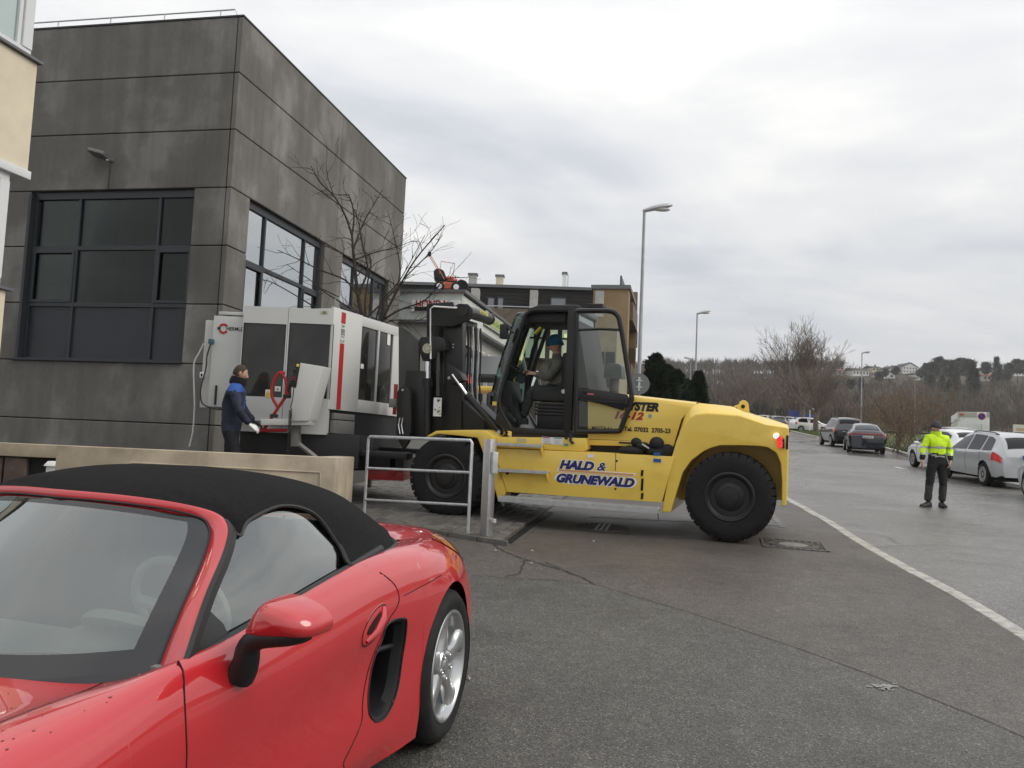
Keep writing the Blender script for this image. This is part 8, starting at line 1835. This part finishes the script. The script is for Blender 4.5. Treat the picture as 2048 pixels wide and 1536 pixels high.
bush(1792, 43, 2.0, 1.6, 'small leafless bush on the verge in front of the larger bushes', 33, 90, 14)
bush(1745, 64, 3.0, 3.6, 'thin leafless bush behind the dark blue hatchback', 34, 120, 12)
# conifers
m_con = mat('conifer_needles', (.010, .019, .010), .85, spec=.2, var=.5, vscale=.9, cols=(.022, .036, .018))
def conifer(px, y, h, w, label, seed, n=7000, m=None, shape='column', zoff=0, name='conifer_tree', group=None, leaf=.12):
    rng = random.Random(seed); x = at_y(px, 860, y).x; z = (gz(y) if y < 125 else hz_(x, y)) - .1 + zoff; t = thing(name, label, 'tree', Vector((x, y, z)), group)
    mb = MB(); mb.tube([(0, 0, 0), (0, 0, h * .85)], [h * .018, h * .004], 6); mb.build('trunk', m_bark, t); cr = MB()
    ph = [rng.uniform(0, 6.283) for _ in range(5)]
    for _ in range(n):
        f = rng.random() ** .75; a = rng.uniform(0, 6.283)
        if shape == 'column': env = (1 - f) ** .55 * (.85 + .15 * math.sin(5 * f * 6 + 3 * a + ph[0])) * min(1, .55 + f * 2.2)
        elif shape == 'pine': f = .42 + .58 * f; env = math.sin(min(1, (f - .38) / .62) * math.pi) ** .6 * (.7 + .4 * math.sin(4 * a + ph[1] + f * 9))
        else: env = (1 - f) ** .8 * (.75 + .25 * math.sin(f * 46))
        k = env * rng.uniform(.55, 1.05) * (1 + .22 * math.sin(2 * a + ph[2] + 7 * f) + .15 * math.sin(4 * a + ph[3] - 11 * f)); p = Vector((math.cos(a) * w * k, math.sin(a) * w * k, h * f)); s = leaf * rng.uniform(.6, 1.4) * (h / 6) ** .5
        out = Vector((math.cos(a), math.sin(a), rng.uniform(.1, 1.6))).normalized(); b = out.orthogonal().normalized(); b = (b + out.cross(b) * rng.uniform(-2, 2)).normalized()
        cr.add([p - b * s * .5, p + b * s * .5, p + out * s * 1.7], [(0, 1, 2)])
    cr.build('crown', m or m_con, t, smooth=False, recalc=False); return t
conifer(1308, 40, 4.35, 1.3, 'tallest pointed dark conifer beside the lamp post', 41, 7000); conifer(1330, 41, 3.9, 1.4, 'dark conifer second from the lamp post', 42, 6500); conifer(1350, 42, 3.75, 1.3, 'dark conifer in the middle of the row behind the hood', 43, 6500); conifer(1370, 42.5, 3.3, 1.0, 'lower dark conifer left of the second lamp post', 44, 5500); conifer(1381, 44, 3.3, 1.0, 'dark conifer tucked behind the last one by the second lamp post', 46, 5000); conifer(1395, 43, 3.75, .95, 'dark conifer at the right end of the row by the second lamp post', 45, 6500)
# ================================================================== HILLSIDE
def far_xy(px, y): return at_y(px, 800, y).x
def hill_at(px, py):
    """where the sight line meets the hill"""
    d = ray(px, py); prev = 130
    for i in range(131, 520):
        p = CAMPOS + d * (i / d.y)
        if p.z < hz_(p.x, p.y): return p
    p = CAMPOS + d * (455 / d.y); return Vector((p.x, 455, hz_(p.x, 455)))
HOUSES = []
def topix(P):
    q = Vector(P) - CAMPOS; d = q.dot(FW); return 1024 + FPX * q.dot(RT) / d, 768 - FPX * q.dot(UP) / d
# houses
m_hw = mat('house_white', (.62, .62, .60), .8); m_hr = mat('house_roof_dark', (.06, .055, .055), .8, var=.2, vscale=.5); m_hr2 = mat('house_roof_red', (.22, .085, .055), .8, var=.2, vscale=.5); m_hwin = mat('house_window', (.05, .055, .06), .3); m_hcream = mat('house_cream', (.5, .46, .34), .8)
def house(px, py, wpx, hpx, label, roof=m_hr, wall=m_hw, gable='side', nw=4, rows_=1, yy=None, dep=8):
    """px, py: middle of the foot of the wall"""
    p = hill_at(px, py); x, y, z = p.x, p.y - 1, p.z; s = y / FPX; HOUSES.append((px, py, wpx / 2 + 3, y)); w, h = wpx * s, hpx * s
    H = thing('hillside_house', label, 'house', Matrix.Translation((x, y, z)) @ Matrix.Rotation(R_(12), 4, 'Z'), None); eh = h * .62; zg = min(-1.5, hz_(x, y) - z - 1)
    mb = MB(); mb.bx(-w / 2, w / 2, 0, dep, zg, eh)
    if gable == 'front': mb.prism([(-w / 2, 0, eh), (w / 2, 0, eh), (0, 0, h * .97)], [(-w / 2, dep, eh), (w / 2, dep, eh), (0, dep, h * .97)])
    mb.build('wall', wall, H)
    mb = MB(); o = .35
    if gable == 'front':
        for sd in (-1, 1): mb.prism([(sd * (w / 2 + o), -o, eh - .2), (0, -o, h), (0, -o, h + .25), (sd * (w / 2 + o), -o, eh + .05)], [(sd * (w / 2 + o), dep + o, eh - .2), (0, dep + o, h), (0, dep + o, h + .25), (sd * (w / 2 + o), dep + o, eh + .05)])
    else: mb.prism([(-w / 2 - o, -o, eh), (-w / 2 - o, dep / 2, h), (-w / 2 - o, dep + o, eh)], [(w / 2 + o, -o, eh), (w / 2 + o, dep / 2, h), (w / 2 + o, dep + o, eh)])
    rf = mb.build('roof', roof, H); mb = MB(); mb.bx(w * .2, w * .2 + .6, dep / 2 - .3, dep / 2 + .3, h * .8, h + .8); mb.build('chimney', m_hr2, rf)
    for r in range(rows_):
        for k in range(nw):
            u = -w / 2 + (k + .5) * w / nw; zc4 = eh * (r + .55) / rows_; mb = MB(); mb.bx(u - w / nw * .22, u + w / nw * .22, -.06, .02, zc4 - eh / rows_ * .24, zc4 + eh / rows_ * .24); mb.build('window', m_hwin, H)
house(1819, 747, 34, 21, 'biggest white house with a dark gabled roof and many windows on the ridge', gable='front', nw=5, rows_=2)
house(1788, 747, 22, 15, 'white gabled house left of the biggest white house', gable='front', nw=3)
house(1775, 757, 30, 14, 'white bungalow with a low gable below the other ridge houses', gable='front', nw=2, yy=370)
house(1753, 744, 24, 13, 'cream house with a dark roof on the ridge', wall=m_hcream, nw=3)
house(1720, 752, 36, 17, 'wide white house on the ridge behind the lamp post', nw=5)
house(1686, 751, 26, 14, 'house with a red-brown roof at the left end of the ridge row', roof=m_hr2, wall=m_hcream, nw=3)
house(1846, 755, 30, 9, 'low white terrace house below the biggest white house', nw=5)
house(1872, 748, 18, 15, 'white block between the pines', nw=2, rows_=2)
house(1880, 765, 30, 9, 'long white bungalow below the pines', nw=5, yy=370)
house(1975, 762, 26, 16, 'house with an orange-red roof on the right slope', roof=m_hr2, wall=m_hcream, nw=3, yy=380)
house(1963, 751, 14, 12, 'small white house behind the orange-red roof', nw=2)
house(2037, 752, 24, 12, 'white house at the right edge of the ridge', nw=3)
house(1985, 748, 16, 11, 'small house with a red roof right of the tall firs', roof=m_hr2, nw=2)
house(1413, 758, 20, 14, 'white block of flats with rows of windows on the left hillside', nw=5, rows_=3, roof=m_hr, yy=420)
house(1436, 768, 20, 14, 'white and red house cluster right of the white flats', nw=3, rows_=2, roof=m_hr2, yy=410)
house(1515, 757, 14, 6, 'low pale house in the middle of the hillside wood', nw=3, yy=400, roof=m_hr2)
house(1528, 757, 16, 7, 'low pale house right of the other one in the wood', nw=3, yy=405)
m_wood = mat('bare_wood', (.078, .068, .058), .95, spec=.1, var=.25, vscale=.012, cols=(.13, .105, .082))
rng = random.Random(77); wd = MB()
m_woods = [m_wood, mat('bare_wood_grey', (.10, .094, .086), .95, spec=.1), mat('bare_wood_red', (.11, .082, .064), .95, spec=.1), mat('bare_wood_olive', (.10, .093, .062), .95, spec=.1), mat('bare_wood_dark', (.055, .050, .044), .95, spec=.1)]
def far_xy(px, y): return at_y(px, 800, y).x
def twigs(mb, x, y, z, h, n, mi, wr=.33):
    c = Vector((x, y, z + h * .58)); r = h * wr
    for k in range(n):
        a = rng.uniform(0, 6.283); e = rng.uniform(-.5, 1.15); d = Vector((math.cos(a) * math.cos(e), math.sin(a) * math.cos(e), math.sin(e) * 1.15)); b = c - Vector((0, 0, r * .7)) + d * r * .25; t = c + d * r * rng.uniform(.75, 1.15); sd = d.cross(Vector((rng.gauss(0, 1), rng.gauss(0, 1), rng.gauss(0, 1)))).normalized() * h * rng.uniform(.008, .022) * (.55 if y < 200 else 1); m = lerp(b, t, .55)
        mb.add([b, m + sd, t, m - sd], [(0, 1, 2, 3)], mi)
    mb.tube([(x, y, z - .3), (x, y, z + h * .5)], [h * .02, h * .01], 3, mi=mi, caps=False)
for i in range(3600):
    near_ = i < 500
    y = rng.uniform(122, 170) if near_ else 160 + 290 * rng.random() ** .8; px = rng.uniform(1200, 2160); x = far_xy(px, y)
    if px > 1700 and y < 150: continue
    if px > 1660 and y > 345 and rng.random() < .82: continue
    if y > 345 and any(abs(px - h_[0]) < h_[2] + 5 and y < h_[3] + 9 and topix((x, y, hz_(x, y) + 4.5))[1] < h_[1] - 2 for h_ in HOUSES): continue
    h = rng.uniform(3.6, 6.5) if px > 1640 else rng.uniform(5, 8.5)
    if near_: h *= .8
    twigs(wd, x, y, hz_(x, y), h, 60 if y < 200 else 30 if y < 260 else 20, min(4, int(abs(rng.gauss(0, 1.6)) + max(0, mnoise.noise(Vector((x * .02, y * .02, 3)))) * 4)))
tag(wd.build('hillside_wood', m_woods, smooth=False, recalc=False), kind='stuff', label='bare brown wood covering the hillside')
# tree fringe on the crest
fr2 = MB()
for i in range(250):
    px = rng.uniform(1285, 1690) if i < 250 else rng.uniform(1690, 2150); y = rng.uniform(425, 455); x = far_xy(px, y); z = hz_(x, y); h = rng.uniform(6, 10)
    twigs(fr2, x, y, z, h, 26, 0, .36)
    for k in range(9):
        a = rng.uniform(0, 6.283); b = Vector((x, y, z + h * rng.uniform(.3, .6))); t = b + Vector((math.cos(a) * h * .25, math.sin(a) * h * .25, h * rng.uniform(.2, .4))); fr2.tube([b, lerp(b, t, .5) + Vector((0, 0, .2)), t], [.12, .07, .03], 3, caps=False)
tag(fr2.build('crest_trees', m_wood, smooth=False, recalc=False), kind='stuff', label='line of bare trees along the crest of the hill')
# evergreen pines among the houses
m_pine = mat('pine_green', (.055, .066, .048), .9, spec=.1, cols=(.12, .13, .10), vscale=.15)
pines = [(1722, 757, 9, 'n'), (1757, 745, 8, 'pine'), (1770, 738, 7, 'pine'), (1790, 735, 7, 'pine'), (1853, 728, 12, 'pine'), (1866, 726, 13, 'pine'), (1878, 716, 14, 'pine'), (1890, 722, 13, 'pine'), (1905, 723, 15, 'pine'), (1920, 718, 14, 'pine'), (1932, 720, 15, 'pine'), (1912, 745, 17, 'n'), (1945, 722, 18, 'n'), (1950, 740, 17, 'n'), (1972, 726, 11, 'pine'), (1993, 716, 15, 'n'), (2000, 730, 12, 'n'), (2020, 728, 11, 'pine'), (2035, 720, 13, 'pine'), (2046, 722, 12, 'pine'), (1860, 750, 9, 'pine'), (1884, 752, 10, 'n'), (1700, 760, 7, 'pine'), (1664, 733, 6, 'pine'), (2015, 742, 9, 'pine'), (1898, 760, 10, 'n'), (2070, 722, 13, 'pine'), (1842, 738, 8, 'pine')]
def ordinal(n): return ('first second third fourth fifth sixth seventh eighth ninth tenth eleventh twelfth thirteenth fourteenth fifteenth sixteenth seventeenth eighteenth nineteenth twentieth'.split())[n - 1]
srt = {k: sorted(p[0] for p in pines if p[3] == k) for k in ('pine', 'n')}
for i, (px, pt, h, sh) in enumerate(pines):
    d = ray(px, pt); best = min(range(300, 452, 3), key=lambda y: abs(hz_(d.x * y / d.y, y) + h * .8 - (CAMPOS.z + d.z * y / d.y))); y = best
    x = far_xy(px, y); z0 = hz_(x, y); hh = max(4, CAMPOS.z + d.z * y / d.y - z0)
    conifer(px, y, hh, hh * (.26 if sh == 'pine' else .19), 'dark green %s, %s from the left of the hillside %s' % ('spreading pine' if sh == 'pine' else 'pointed fir', ordinal(srt[sh].index(px) + 1), 'pines' if sh == 'pine' else 'firs'), 100 + i, 560, m_pine, 'pine' if sh == 'pine' else 'fir', 0, 'pine_tree' if sh == 'pine' else 'fir_tree', 'hillside pines' if sh == 'pine' else 'hillside firs', .55)
# crane
p = at_y(1464, 757, 415); CRN = thing('tower_crane', 'thin orange tower crane standing in the hillside wood', 'crane', Vector((p.x, 415, p.z)))
m_crane = mat('crane_orange', (.32, .17, .06), .7); hh = 20 * 415 / FPX; mb = MB(); mb.bx(-.35, .35, -.3, .3, -4, hh); mb.build('mast', m_crane, CRN); mb = MB(); mb.bx(-.6, 3.6, -.25, .25, hh - .3, hh + .3); mb.build('jib', mat('crane_pale', (.42, .36, .28), .7), CRN)
# olive shrub clumps on the slope
m_olive = mat('olive_shrub', (.10, .095, .04), .9, spec=.1, cols=(.17, .15, .065), vscale=.8)
for i, (px, py, w) in enumerate(((1705, 797, 5), (1748, 800, 4), (1905, 818, 7), (1960, 812, 8), (1990, 806, 6), (2020, 836, 6), (1880, 800, 6))):
    y = 170 + i * 6; p_ = hill_at(px, py); x, y, z = p_.x, p_.y, p_.z + 1; t = thing('olive_shrub', 'olive green shrub clump on the wooded slope, %s from the left of the clumps' % ordinal([1705, 1748, 1880, 1905, 1960, 1990, 2020].index(px) + 1), 'shrub', Vector((x, y, hz_(x, y))), 'olive shrubs on the slope'); mb = MB(); r2 = random.Random(i)
    zc5 = max(.5, z - hz_(x, y))
    for _ in range(500):
        a, b, c = r2.gauss(0, 1), r2.gauss(0, 1), r2.gauss(0, 1); k = (a * a + b * b + c * c) ** .5; q = r2.random() ** .4; s = .25; P_ = Vector((a / k * w * .5 * q, b / k * w * .5 * q, zc5 + c / k * w * .32 * q)); D_2 = Vector((r2.gauss(0, 1), r2.gauss(0, 1), r2.gauss(.5, 1))).normalized(); E_ = D_2.orthogonal(); mb.add([P_ - E_ * s * .5, P_ + E_ * s * .5, P_ + D_2 * s * 1.5], [(0, 1, 2)])
    mb.build('foliage', m_olive, t, smooth=False, recalc=False)
    mb = MB(); mb.tube([(0, 0, -.2), (0, 0, zc5)], .12, 5); mb.build('stem', m_bark2, t)

# ------------------------------------------------------------------ damp winter air
mb = MB(); mb.bx(-440, 800, -70, 1210, -5, 78); hzo = mb.build('haze', [], None, smooth=False); hm = bpy.data.materials.new('damp_air'); hm.use_nodes = True; nt = hm.node_tree; nt.nodes.clear()
ho = nt.nodes.new('ShaderNodeOutputMaterial'); pvn = nt.nodes.new('ShaderNodeVolumePrincipled'); pvn.inputs['Color'].default_value = (.92, .93, .95, 1); pvn.inputs['Density'].default_value = .0003; nt.links.new(pvn.outputs[0], ho.inputs['Volume']); hzo.data.materials.append(hm); tag(hzo, kind='stuff')
